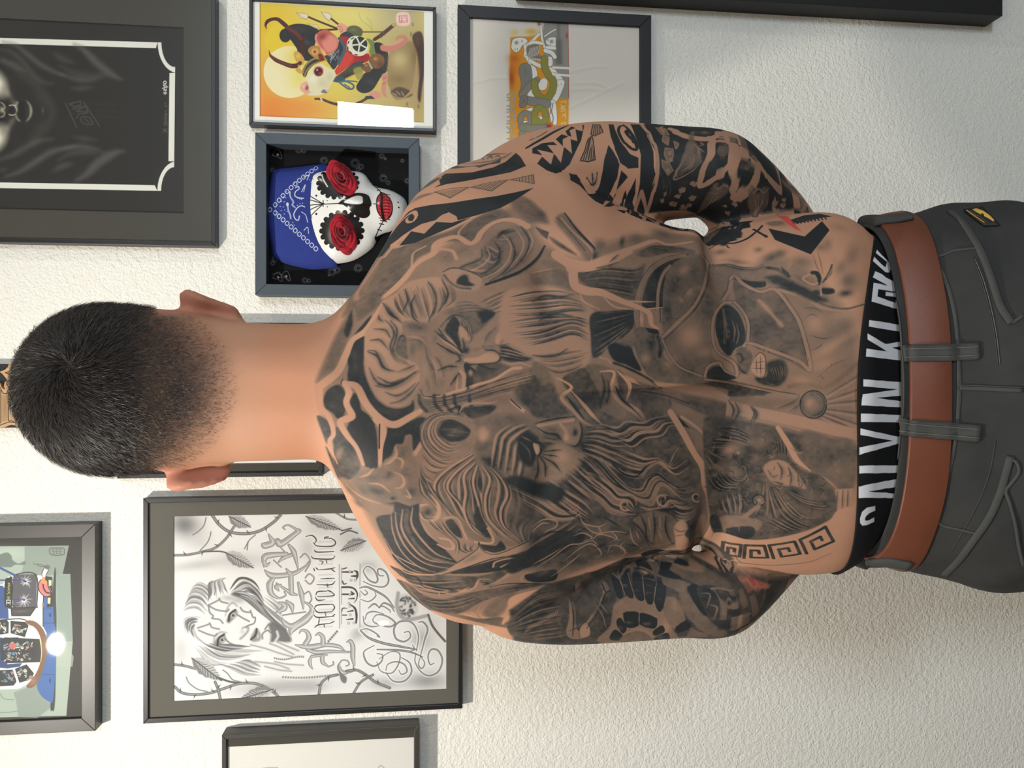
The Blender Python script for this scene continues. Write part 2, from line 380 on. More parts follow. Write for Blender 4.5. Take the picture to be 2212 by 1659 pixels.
# face (turned to the wall)
hz = P(330, 838, .92); fy = .922
for p, r, sc in (((0, .012, .0), .018, (.8, 1, 1.5)), ((0, .006, .03), .02, (2.6, .7, .7)), ((0, .006, -.035), .016, (1.6, .7, .6)), ((0, -.012, -.075), .03, (1.2, 1, .9)),
                 ((.032, -.006, .012), .013, (1.2, .8, .8)), ((-.032, -.006, .012), .013, (1.2, .8, .8))):
    parts.append(sphere((hz.x + p[0], fy + p[1], hz.z + p[2]), r, sc))
V = []; Fc = []
for v, f in parts:
    k = len(V); V += v; Fc += [tuple(i + k for i in q) for q in f]
raw = mesh('body', V, Fc); tmp = link('body_raw', raw)
md = tmp.modifiers.new('r', 'REMESH'); md.mode = 'VOXEL'; md.voxel_size = 0.0032; md.use_smooth_shade = True
md = tmp.modifiers.new('s', 'CORRECTIVE_SMOOTH'); md.factor = 0.6; md.iterations = 10; md.smooth_type = 'SIMPLE'; md.use_only_smooth = True
body_me = bpy.data.meshes.new_from_object(tmp.evaluated_get(bpy.context.evaluated_depsgraph_get()))
bpy.data.objects.remove(tmp); body_me.name = 'body'
NV = len(body_me.vertices); co = np.empty(NV * 3); body_me.vertices.foreach_get('co', co); co = co.reshape(-1, 3)
no = np.empty(NV * 3); body_me.vertices.foreach_get('normal', no); no = no.reshape(-1, 3)
# muscle and bone relief on the back: bumps given where they sit on the skin (x, y, rx, ry, tilt, height mm)
pp = proj(co); back = np.clip(-no[:, 1] * 2.2, 0, 1) * (co[:, 1] < .84)
relief = [(1050, 560, 130, 70, -8, 8), (1130, 470, 110, 50, 20, 5), (1010, 1120, 130, 75, 10, 8), (1100, 1190, 110, 60, -15, 5),
          (1270, 520, 120, 48, 25, 6), (1400, 560, 110, 50, 12, 6), (1330, 1150, 130, 50, -12, 6), (1430, 1130, 80, 45, -5, 5),
          (1700, 560, 100, 70, 0, 5), (1690, 1140, 100, 70, 0, 5), (1050, 845, 130, 22, 0, -3.5), (1250, 850, 160, 22, 0, -5), (1480, 850, 190, 24, 0, -7.5), (1700, 852, 130, 24, 0, -6.5),
          (1500, 760, 260, 48, 0, 5.5), (1500, 945, 260, 48, 0, 5.5), (1180, 640, 70, 26, 70, -3.5), (1180, 1040, 70, 26, -70, -3.5),
          (1534, 560, 13, 58, -12, -9), (1510, 1140, 12, 55, 12, -8), (1500, 540, 22, 55, -12, 5), (1478, 1150, 22, 50, 12, 5), (1565, 540, 26, 60, -5, 4), (1548, 1150, 26, 60, 5, 4),
          (760, 842, 40, 30, 0, 4), (850, 700, 90, 60, -35, 4), (850, 985, 90, 60, 35, 4), (620, 800, 90, 26, 0, 1), (620, 890, 90, 26, 0, 1),
          (1215, 400, 60, 26, 40, 4), (1230, 345, 90, 40, 0, 4), (1230, 1320, 90, 40, 0, 4), (1845, 845, 45, 60, 0, -3)]
disp = np.zeros(NV)
for x, y, rx, ry, a, h in relief:
    t = math.radians(a); dx = pp[:, 0] - x; dy = pp[:, 1] - y
    u = (dx * math.cos(t) + dy * math.sin(t)) / rx; v = (-dx * math.sin(t) + dy * math.cos(t)) / ry
    disp += h * .001 * np.exp(-(u * u + v * v))
co += no * (disp * back)[:, None]
body_me.vertices.foreach_set('co', co.ravel()); body_me.update()
body = link('person', body_me)
tag(body, 'bare-backed tattooed person seen from behind, dark cropped hair, hands at hips', 'person')
pp = proj(co); body_me.vertices.foreach_get('normal', no.reshape(-1)); 
# ------------------------------------------------------------------ where skin, scalp and tattoo lie
bvh_body = BVHTree.FromPolygons([tuple(v) for v in co], [tuple(p.vertices) for p in body_me.polygons])
CAMP = Vector((0, 0, CZ))
def hit(bvh, px, py, far=0.80):
    p = P(px, py, 1.0); d = (p - CAMP).normalized()
    h, n, i, t = bvh.ray_cast(CAMP, d)
    if h is None: return P(px, py, far), Vector((0, -1, 0))
    return h, n
TK = 2200.0; TU0, TU1 = -.50, .52; TV0, TV1 = P(1905, 830, .69).z, P(665, 830, .74).z
ARMP = {}
for sg, rows_ in ARMS.items():
    A_ = cr(np.array([[*P(x, y, Y), r / F * Y, x] for x, y, Y, r in rows_]), 5); ARMP[sg] = A_[(A_[:, 4] > 1090) & (A_[:, 4] < 1722)]
def tat_uv(p):                       # body-space layout: back and flanks unrolled sideways, arms unrolled around their own axis
    p = np.asarray(p, float); x = p[:, 0]
    u = x + 1.0 * np.clip(x / .16, -1, 1) * (p[:, 1] - .70); v = p[:, 2].copy()
    for sg, A in ARMP.items():
        best = np.full(len(p), 1e9); uu = u.copy(); vv = v.copy(); wt = np.zeros(len(p))
        for i in range(len(A) - 1):
            a, d = A[i, :3], A[i + 1, :3] - A[i, :3]; L = d @ d; t = np.clip(((p - a) @ d) / L, 0, 1); c = a + t[:, None] * d; q = p - c; dist = np.linalg.norm(q, axis=1)
            r = A[i, 3] + (A[i + 1, 3] - A[i, 3]) * t; px = A[i, 4] + (A[i + 1, 4] - A[i, 4]) * t
            m = (dist < best) & (dist < r * 1.10)
            if not m.any(): continue
            ax = d / math.sqrt(L); bk = np.array([0, -1.0, 0]); bk = bk - ax * (ax @ bk); bk /= np.linalg.norm(bk); sv = np.cross(ax, bk); sv *= sg * np.sign(sv[0])
            th = np.arctan2(q @ sv, q @ bk); un = c[:, 0] + sg * (c[:, 1] - .70 - r) + sg * r * th + sg * .06 * np.clip((px - 1560) / 80, 0, 1)
            best[m] = dist[m]; uu[m] = un[m]; vv[m] = c[m, 2]; wt[m] = np.clip((px[m] - 1120) / 110, 0, 1)
        wv = wt * np.clip(wt, 0, 1); u = u * (1 - wt) + uu * wt; v = v * (1 - wv) + vv * wv
    return np.stack([(u - TU0) * TK, (TV1 - v) * TK], 1)
TW, TH = int((TU1 - TU0) * TK), int((TV1 - TV0) * TK)
uvp = tat_uv(co); set_uv(body_me, np.stack([uvp[:, 0] / TW, 1 - uvp[:, 1] / TH], 1))
def tat_map(q):
    return tat_uv([tuple(hit(bvh_body, x, y)[0]) for x, y in q])
# vertex data: scalp = density of cropped hair, inked = where tattoos are (back and arms, not the chest or face)
hx, hy = pp[:, 0], pp[:, 1]
line = 545 - np.clip(np.abs(hy - 835) / 165, 0, 1.4) ** 2 * 95
sm = lambda t: np.clip(t, 0, 1) ** 2 * (3 - 2 * np.clip(t, 0, 1))
fade = sm((line - hx) / 170)
scalp = np.where(hx < 560, fade, 0) * (co[:, 1] < .90)
scalp = np.where((co[:, 1] >= .90) & (co[:, 2] > P(150, 838, .9).z), 1, scalp)
earm = ((hy < 690 - (hx - 380) * -.04) | (hy > 1012 - (hx - 360) * .1)) & (hx > 338) & (hx < 540) & (np.abs(co[:, 1] - .812) < .03)
earw = np.clip(np.maximum((688 - hy) / 14, (hy - 1004) / 12), 0, 1) * ((hx > 335) & (hx < 545))
scalp = scalp * (1 - earw)
dark = sm((330 - hx) / 90) 
scalp = np.clip(scalp * (.84 + .16 * dark), 0, 1)
scalp += .12 * np.exp(-((hx - 395) / 45) ** 2 - ((hy - 860) / 45) ** 2) - .10 * np.exp(-((hx - 350) / 30) ** 2 - ((hy - 835) / 40) ** 2)
scalp = np.clip(scalp, 0, 1)
inked = np.clip((.35 - no[:, 1]) * 4, 0, 1)
neck = np.exp(-((hx - 630) / 75) ** 2)
tone = np.ones((NV, 4), np.float32)
tone[:, 0] = 1 + .06 * neck; tone[:, 1] = 1 - .05 * neck - .26 * earw; tone[:, 2] = 1 - .12 * neck - .20 * earw; tone[:, 0] -= .10 * earw
for nm, arr in (('scalp', scalp), ('inked', inked)):
    at = body_me.attributes.new(nm, 'FLOAT', 'POINT'); at.data.foreach_set('value', arr.astype(np.float32))
at = body_me.attributes.new('tone', 'FLOAT_COLOR', 'POINT'); at.data.foreach_set('color', tone.ravel())
SKIN = (176, 132, 106)

# ------------------------------------------------------------------ hair: short strands, whorl on the crown
def make_hair():
    tri = body_me; sel = []
    pc = np.array([p.center[:] for p in tri.polygons]); pa = np.array([p.area for p in tri.polygons]); pn = np.array([p.normal[:] for p in tri.polygons])
    pv = np.array([p.vertices[0] for p in tri.polygons])
    dens = scalp[pv] * pa; dens[scalp[pv] < .12] = 0
    idx = RNG.choice(len(pa), 95000, p=dens / dens.sum())
    whorl = np.array(hit(bvh_body, 150, 790)[0])
    V = []; Fc = []
    n = pn[idx]; p0 = pc[idx] + RNG.normal(0, .0012, (len(idx), 3)); q = proj(p0)
    r = p0 - whorl; r -= n * (r * n).sum(1)[:, None]
    r /= np.linalg.norm(r, axis=1)[:, None] + 1e-6
    sw = np.cross(n, r); dn = np.array([0, 0, -1.0]) - n * (n @ np.array([0, 0, -1.0]))[:, None]
    dist = np.linalg.norm(p0 - whorl, axis=1); k = np.clip(dist / .09, 0, 1)[:, None]
    t = r * (1 - .4 * k) + sw * .5 * (1 - k) + dn * .7 * k + RNG.normal(0, .28, (len(idx), 3)); t -= n * (t * n).sum(1)[:, None]
    t /= np.linalg.norm(t, axis=1)[:, None] + 1e-6
    long = np.clip((318 - q[:, 0] + RNG.normal(0, 26, len(q)) + 12) / 190, 0, 1) * np.clip(scalp[pv[idx]] * 1.4, 0, 1)
    L = (.0032 + .0095 * long) * RNG.uniform(.7, 1.25, len(idx))
    lift = (.35 + .35 * RNG.random(len(idx)))[:, None]
    d1 = t * (1 - lift * .4) + n * lift; d1 /= np.linalg.norm(d1, axis=1)[:, None]
    d2 = t + n * lift * .25; d2 /= np.linalg.norm(d2, axis=1)[:, None]
    m = p0 + d1 * (L * .5)[:, None]; e = m + d2 * (L * .55)[:, None]
    w = np.cross(d1, n + RNG.normal(0, .5, n.shape)); w /= np.linalg.norm(w, axis=1)[:, None] + 1e-6
    hw = (.00012 + .00010 * long)[:, None]
    N = len(idx); VV = np.stack([p0 - w * hw, p0 + w * hw, m + w * hw * .8, m - w * hw * .8, e], 1).reshape(-1, 3)
    b = np.arange(N)[:, None] * 5
    quads = np.concatenate([b, b + 1, b + 2, b + 3], 1); tris = np.concatenate([b + 3, b + 2, b + 4], 1)
    me = bpy.data.meshes.new('hair'); me.vertices.add(len(VV)); me.vertices.foreach_set('co', VV.ravel())
    li = np.concatenate([quads.ravel(), tris.ravel()]); me.loops.add(len(li)); me.loops.foreach_set('vertex_index', li.astype(np.int32))
    st = np.concatenate([np.arange(N) * 4, N * 4 + np.arange(N) * 3]).astype(np.int32); me.polygons.add(2 * N); me.polygons.foreach_set('loop_start', st)
    me.update(); me.validate()
    o = link('hair', me, material('dark_brown_hair', (42, 35, 31), .5, spec=.4), body)
    tag(o, 'dark brown cropped hair fading to stubble at the nape', kind='stuff')
make_hair()
# ================================================================== CLOTHES (children of the person)
M_CLOTH = material('charcoal_cotton_twill', (50, 50, 49), .85, noise=.12, nscale=55, bump=.25, bscale=900, bdist=.0006, spec=.25)
M_SEAM = material('charcoal_seam', (66, 66, 64), .85, noise=.1, nscale=90, spec=.2)
M_STITCH = material('grey_stitching', (98, 98, 95), .8, noise=.35, nscale=700, spec=.2)
M_BELT = material('brown_leather', (98, 52, 33), .48, noise=.06, nscale=30, bump=.08, bscale=600, spec=.45)
RZ = P(1852, 838, .782).z
def zring(R, z): return [(p[0], p[1], z) for p in R]
def grow(R, d):
    a = np.array(R); c = a.mean(0); v = a - c; l = np.linalg.norm(v[:, :2], axis=1)[:, None]; v[:, 2] = 0
    return [tuple(q) for q in a + v / l * d]
PR = [(1852, 489, 1191, .782, .0795, .112, 2.3), (1880, 478, 1206, .782, .081, .114, 2.3), (1930, 466, 1222, .78, .088, .116, 2.3), (1990, 455, 1240, .778, .101, .118, 2.3),
      (2060, 446, 1260, .775, .116, .120, 2.3), (2130, 440, 1268, .773, .128, .12, 2.3), (2200, 444, 1268, .77, .13, .12, 2.3), (2300, 452, 1260, .77, .12, .12, 2.3), (2360, 470, 1240, .77, .10, .11, 2.3)]
outer = rings(PR, 4)
for i, R_ in enumerate(outer):                    # soft drag folds in the cloth
    if i > 5:
        k_ = min((i - 5) / 8, 1) * .0022
        for j, q in enumerate(R_):
            a_ = j / 64 * 2 * math.pi; d_ = k_ * (math.sin(5 * a_ + i * .55) + .7 * math.sin(9 * a_ - i * .8 + 1)); c_ = math.cos(a_), math.sin(a_)
            R_[j] = (q[0] + c_[0] * d_, q[1] + c_[1] * d_, q[2])
top = outer[0]
inner = [zring(grow(top, -.004), RZ - .05), zring(grow(top, -.004), RZ - .001), zring(grow(top, -.002), RZ + .0012)]
Vp, Fp = loft(inner + outer, cap=False); Fp.append(tuple(range(len(Vp) - 64, len(Vp))))
leg_z = outer[-1][0][2] + .03; lx = (outer[-1][0][0] + outer[-1][32][0]) / 2
for sx in (-1, 1):
    v, f = tube([(lx + sx * x, y, z) for x, y, z in ((.088, .77, leg_z), (.092, .775, .55), (.10, .785, .33), (.105, .79, .10))], (.092, .085, .075, .072), 24)
    k = len(Vp); Vp += [tuple(q) for q in v]; Fp += [tuple(i + k for i in q) for q in f]
trousers = link('trousers', mesh('trousers', Vp, Fp), M_CLOTH, body)
sub = trousers.modifiers.new('s', 'SUBSURF'); sub.levels = sub.render_levels = 1
bvh_tr = BVHTree.FromPolygons([tuple(v) for v in Vp], Fp)
for sx in (-1, 1):                                # shoes
    v, f = tube([(lx + sx * .105, y, z) for y, z in ((.70, .045), (.74, .055), (.80, .06), (.87, .045), (.94, .035))], (.032, .042, .045, .043, .03), 16)
    v = [(p[0], p[1], max(p[2], 0.0)) for p in v]
    link('shoe', mesh('shoe', v, f), material('black_shoe', (30, 30, 30), .5), body)
# underwear waistband
zc, zr, zl = P(1851, 845, .702).z, P(1880, 540, .752).z, P(1812, 1160, .757).z
BR = [np.array(r) for r in rings(head, 6) if r[0][2] < P(1650, 840, .79).z]; BZ = np.array([r[0][2] for r in BR])
def bandring(k, d):                    # follows the waist column by column, d outside the skin
    out = []
    for i in range(64):
        ca = math.cos(i / 64 * 2 * math.pi); z = zc + ((zr if ca > 0 else zl) - zc) * (abs(ca) / .87) ** 1.6 - k
        j = int(np.clip(np.searchsorted(-BZ, -z), 1, len(BZ) - 1)); f = (BZ[j - 1] - z) / (BZ[j - 1] - BZ[j])
        q = BR[j - 1][i] * (1 - f) + BR[j][i] * f; c_ = BR[j - 1].mean(0); v = q[:2] - c_[:2]; q[:2] += v / np.linalg.norm(v) * d; out.append((q[0], q[1], z))
    return out
Rb = [bandring(.13, .001), bandring(.09, .001), bandring(.06, .0025), bandring(.035, .003), bandring(.02, .003), bandring(.001, .003), bandring(-.0006, .0015), bandring(.002, -.003)]
Vb, Fb = loft(Rb, cap=False)
band_me = mesh('underwear', Vb, Fb); bvh_bd = BVHTree.FromPolygons(Vb, Fb)
BC = BR[8].mean(0)
def band_uv(p):
    p = np.asarray(p, float); th = np.arctan2(p[:, 0] - BC[0], -(p[:, 1] - BC[1] + .0)); return np.stack([(th / 3.6 + .5) * 1500, (zc + .01 - p[:, 2]) / .09 * 300], 1)
bc = Canvas(1500, 300, (17, 17, 19) and (17 / 255, 17 / 255, 19 / 255), lambda q: band_uv([tuple(hit(bvh_bd, x, y)[0]) for x, y in q]))
bc.k = 1.55
LT = (197, 197, 200)
bc.at(1780, 880, 3.771)          # C A L V, traced in the tilted frame of the photograph
bc.f('418,800 350,816 310,850 292,905 294,942 312,964 350,960 410,932 410,893 366,918 342,924 334,912 342,888 368,864 418,840', LT)
for q in ('282,642 640,572 640,640 365,684 640,706 640,740 282,736', '287,472 640,470 640,532 287,537', '296,170 640,245 640,285 288,385 288,325 560,272 296,222', '300,48 640,62 640,122 300,118'):
    bc.f(q, LT)
bc.at(1780, 430, 3.53)           # I N  K L E I N
bc.f('300,1378 600,1400 600,1445 300,1430', LT); bc.f('290,1490 600,1475 600,1400 300,1378 300,1430 560,1452 292,1490', LT)
bc.f('296,1488 610,1455 610,1498 400,1516 610,1545 610,1590 285,1572 288,1530', LT)
bc.f('330,1028 470,1105 600,1085 600,1122 520,1135 610,1165 610,1235 318,1205 322,1145 480,1165 332,1072', LT)
bc.f('345,922 620,965 620,1018 340,978', LT)
bc.f('378,638 560,672 560,708 415,688 408,745 600,806 600,850 362,782', LT); bc.f('470,706 560,716 560,748 470,738', LT)
bc.f('390,552 560,634 560,700 372,598', LT); bc.f('372,472 384,440 470,520 480,480 395,410 405,385 520,500 500,560 470,560', LT)
uvb = band_uv(Vb); set_uv(band_me, np.stack([uvb[:, 0] / 1500, 1 - uvb[:, 1] / 300], 1))
uw = link('underwear', band_me, image_mat('black_elastic_with_white_lettering', bc.a, .8, .2, bump=.3, bscale=2500), body)
tag(uw, 'black elastic underwear waistband with large white letters')
# belt
def beltz(px, b): return P(px, 845, .782 - b).z
bz0, bz1 = beltz(1968, .083), beltz(2064, .098)
def belt_ring(z, d):
    k = (outer[0][0][2] - z); rz = [r[0][2] for r in outer]
    for i in range(len(outer) - 1):
        if rz[i] >= z >= rz[i + 1]:
            f = (rz[i] - z) / (rz[i] - rz[i + 1]); a = np.array(outer[i]) * (1 - f) + np.array(outer[i + 1]) * f
            return grow([tuple(q) for q in a], d)
zs_ = [bz0, bz0 - .001, (bz0 + bz1) / 2, bz1 + .001, bz1]
Rl = [belt_ring(zs_[0], .0008)] + [belt_ring(z, d) for z, d in zip(zs_, (.0035, .0042, .0044, .0042, .0035))] + [belt_ring(zs_[-1], .0008)]
Vl, Fl = loft(Rl, cap=False)
tag(link('belt', mesh('belt', Vl, Fl), M_BELT, body), 'plain brown leather belt')
both_V = [tuple(v) for v in Vp] + [tuple(v) for v in Vl]; both_F = list(Fp) + [tuple(i + len(Vp) for i in q) for q in Fl]
bvh_both = BVHTree.FromPolygons(both_V, both_F)
def strip(name, line, w, h, bvh, mat, parent, per=6, round_=True, lift=0.0, label=None):
    """a strip of cloth laid along a surface: w across, h proud"""
    q = cr(pts(line), per) if per > 1 else pts(line); H = [hit(bvh, x, y) for x, y in q]
    p = np.array([tuple(a[0]) for a in H]); n = np.array([tuple(a[1]) for a in H])
    n = np.where((n * (np.array([0, 0, CZ]) - p)).sum(1)[:, None] < 0, -n, n)
    t = np.gradient(p, axis=0); t /= np.linalg.norm(t, axis=1)[:, None] + 1e-9; s = np.cross(t, n); s /= np.linalg.norm(s, axis=1)[:, None] + 1e-9
    prof = [(-.5, -.3), (-.5, .6), (-.35, 1), (.35, 1), (.5, .6), (.5, -.3)]
    R = [[tuple(pi + si * w * a + ni * (h * b + lift)) for a, b in prof] for pi, ni, si in zip(p, n, s)]
    v, f = loft(R); o = link(name, mesh(name, v, f), mat, parent)
    if label: o['label'] = label
    return o
for ln in ('1950,764 1965,763 2015,762 2065,761 2115,758', '1944,920 1962,924 2010,928 2062,932 2116,937', '1856,486 1872,479 1900,478 1935,474 1968,468', '1838,1192 1850,1206 1880,1215 1920,1214 1966,1222'):
    strip('belt_loop', ln, .0165 if '64' in ln[:9] or '920' in ln else .014, .0035, bvh_both, M_SEAM, trousers, per=5)
for ln, w, h in (('1964,517 1990,537 2015,563 2035,595 2049,628 2060,670 2066,713 2070,770 2071,838', .0035, .0012), ('2071,838 2069,895 2064,946 2056,990 2045,1028 2030,1080 2013,1118 1980,1165 1942,1198', .0035, .0012),
                 ('2073,838 2110,839 2150,841 2209,843', .004, .0012), ('2073,832 2110,833 2150,835 2209,837', .0012, .0016),
                 ('2018,556 2035,552 2060,542 2090,538 2118,535', .0025, .0012), ('2014,1122 2040,1136 2070,1143 2110,1153', .0025, .0012),
                 ('2100,555 2118,600 2135,660 2148,720 2156,790', .0008, .0008), ('2150,950 2140,1010 2120,1070 2090,1130 2055,1190', .0008, .0008),
                 ('1880,523 1904,556 1924,602 1938,658 1946,714 1950,784 1952,838 1950,896 1945,946 1937,1013 1926,1060 1910,1108 1890,1140 1862,1174', .0016, .0012)):
    strip('seam', ln, w, h, bvh_tr, M_SEAM, trousers)
for ln, lb in (('2052,458 2078,480 2105,520 2125,560 2145,615 2160,660 2184,698', 'right back pocket welt'), ('2182,986 2170,1030 2158,1070 2135,1120 2100,1170 2070,1210 2040,1241', 'left back pocket welt')):
    strip('pocket_welt', ln, .0068, .0026, bvh_tr, M_SEAM, trousers, label=lb)
strip('pocket_flap_edge', '2182,990 2196,1000 2200,1020 2183,1045 2172,1060 2180,1085 2192,1130 2200,1180 2210,1222', .0032, .0024, bvh_tr, M_SEAM, trousers, label='gaping edge of left back pocket')
strip('pocket_edge', '2186,698 2198,690 2209,682', .0032, .0024, bvh_tr, M_SEAM, trousers)
for off in (-9, 9):                               # stitching on the loops over the belt
    for ln in ('1952,764 1965,763 2015,762 2065,761 2113,758', '1946,921 1962,924 2010,928 2062,932 2114,937'):
        strip('stitch_line', [(a_, b_ + off) for a_, b_ in pts(ln)], .0009, .0042, bvh_both, M_STITCH, trousers)
for ln in ('1966,510 1992,532 2018,560 2038,592 2052,626 2063,668 2069,713 2073,770 2075,836', '2075,840 2072,895 2067,946 2059,992 2048,1030 2033,1082 2016,1120 1984,1168', '2106,560 2124,605 2140,662 2152,720 2160,788'):
    strip('stitch_line', ln, .0007, .0010, bvh_tr, M_STITCH, trousers)
# brand patch: black with gold half sun and two lines of small lettering
def patch():
    c4 = [(2079, 456), (2121, 450), (2159, 489), (2114, 491)]
    c4 = [(2080, 457), (2122, 450), (2160, 490), (2126, 491)]
    g = 5; Vv = []; uv = []
    for j in range(g + 1):
        for i in range(g + 1):
            a, b = i / g, j / g
            x = (1 - a) * (1 - b) * c4[0][0] + a * (1 - b) * c4[1][0] + a * b * c4[2][0] + (1 - a) * b * c4[3][0]
            y = (1 - a) * (1 - b) * c4[0][1] + a * (1 - b) * c4[1][1] + a * b * c4[2][1] + (1 - a) * b * c4[3][1]
            p, n = hit(bvh_tr, x, y)
            if (CAMP - p).dot(n) < 0: n = -n
            Vv.append(tuple(p + n * .0018)); uv.append((a, 1 - b))
    Fc = [(j * (g + 1) + i, j * (g + 1) + i + 1, (j + 1) * (g + 1) + i + 1, (j + 1) * (g + 1) + i) for j in range(g) for i in range(g)]
    c = Canvas(160, 160, (20 / 255, 21 / 255, 24 / 255), lambda q: q)
    G = (196, 160, 62)
    c.f('60,14 100,8 135,40 150,80 148,118 125,130 110,100 95,80 110,62 98,52 84,66 70,40', G)
    for k in range(9): c.s([(8 + 2 * k, 16 + k * 14), (20 + 2 * k, 14 + k * 14), (14 + 2 * k, 24 + k * 14)], 5, G)
    for k in range(8): c.s([(34 + 3 * k, 26 + k * 14), (44 + 3 * k, 30 + k * 14)], 3, (150, 124, 54))
    me = mesh('patch', Vv, Fc); set_uv(me, uv)
    o = link('patch', me, image_mat('black_patch_with_gold_print', c.a, .7), trousers)
    md = o.modifiers.new('s', 'SOLIDIFY'); md.thickness = .001
    o['label'] = 'small black woven patch with gold half sun'
patch()
# ================================================================== PICTURES ON THE WALL
M_BLK = material('black_frame_lacquer', (26, 26, 27), .38, noise=.05, nscale=60)
M_BLKD = material('black_frame_matt', (20, 20, 21), .5)
M_PEW = material('dark_pewter_frame', (58, 56, 53), .4, spec=.45)
M_SLATE = material('slate_grey_painted_wood', (56, 66, 74), .5, noise=.06, nscale=60)
M_MATD = material('dark_mount_board_with_reflection', (70, 68, 62), .9, spec=.15)  # the room's reflection in the glass is mixed into this tone
M_MATG = material('black_mount_board_with_reflection', (98, 95, 88), .9, spec=.15)  # black board, greyed by glass reflection put into its colour
M_MATB = material('near_black_mount_board', (38, 36, 33), .9, spec=.1)
M_MATW = material('white_mount_board', (238, 237, 230), .9, spec=.1)
def glass_mat(name, rough=0.0, tint=1.0):
    m = bpy.data.materials.new(name); m.use_nodes = True; nt = m.node_tree; nt.nodes.remove(nt.nodes['Principled BSDF'])
    tr = nt.nodes.new('ShaderNodeBsdfTransparent'); gl = nt.nodes.new('ShaderNodeBsdfGlossy'); gl.inputs['Roughness'].default_value = rough
    lw = nt.nodes.new('ShaderNodeLayerWeight'); lw.inputs[0].default_value = .5; mx = nt.nodes.new('ShaderNodeMixShader')
    pw = nt.nodes.new('ShaderNodeMath'); pw.operation = 'POWER'; pw.inputs[1].default_value = 5; nt.links.new(lw.outputs['Facing'], pw.inputs[0])
    fr = nt.nodes.new('ShaderNodeMath'); fr.operation = 'MULTIPLY_ADD'; fr.inputs[1].default_value = .92; fr.inputs[2].default_value = .055; nt.links.new(pw.outputs[0], fr.inputs[0])
    nt.links.new(fr.outputs[0], mx.inputs[0]); nt.links.new(tr.outputs[0], mx.inputs[1]); nt.links.new(gl.outputs[0], mx.inputs[2])
    nt.links.new(mx.outputs[0], nt.nodes['Material Output'].inputs[0]); return m
M_GLASS = glass_mat('picture_glass'); M_ACRYL = glass_mat('acrylic_sheet', .02)
def prism(name, poly, y0, y1, mat, parent, bev=0):       # outline in (x, z) extruded from y0 (back) to y1 (front)
    bm = bmesh.new(); f = bm.faces.new([bm.verts.new((x, y0, z)) for x, z in poly])
    r = bmesh.ops.extrude_face_region(bm, geom=[f]); vs = [g for g in r['geom'] if isinstance(g, bmesh.types.BMVert)]
    for v in vs: v.co.y = y1
    if bev:
        es = [e for e in bm.edges if all(abs(v.co.y - y1) < 1e-6 for v in e.verts)]
        bmesh.ops.bevel(bm, geom=es, offset=bev, segments=2, affect='EDGES', profile=.5)
    return from_bm(name, bm, mat, parent)
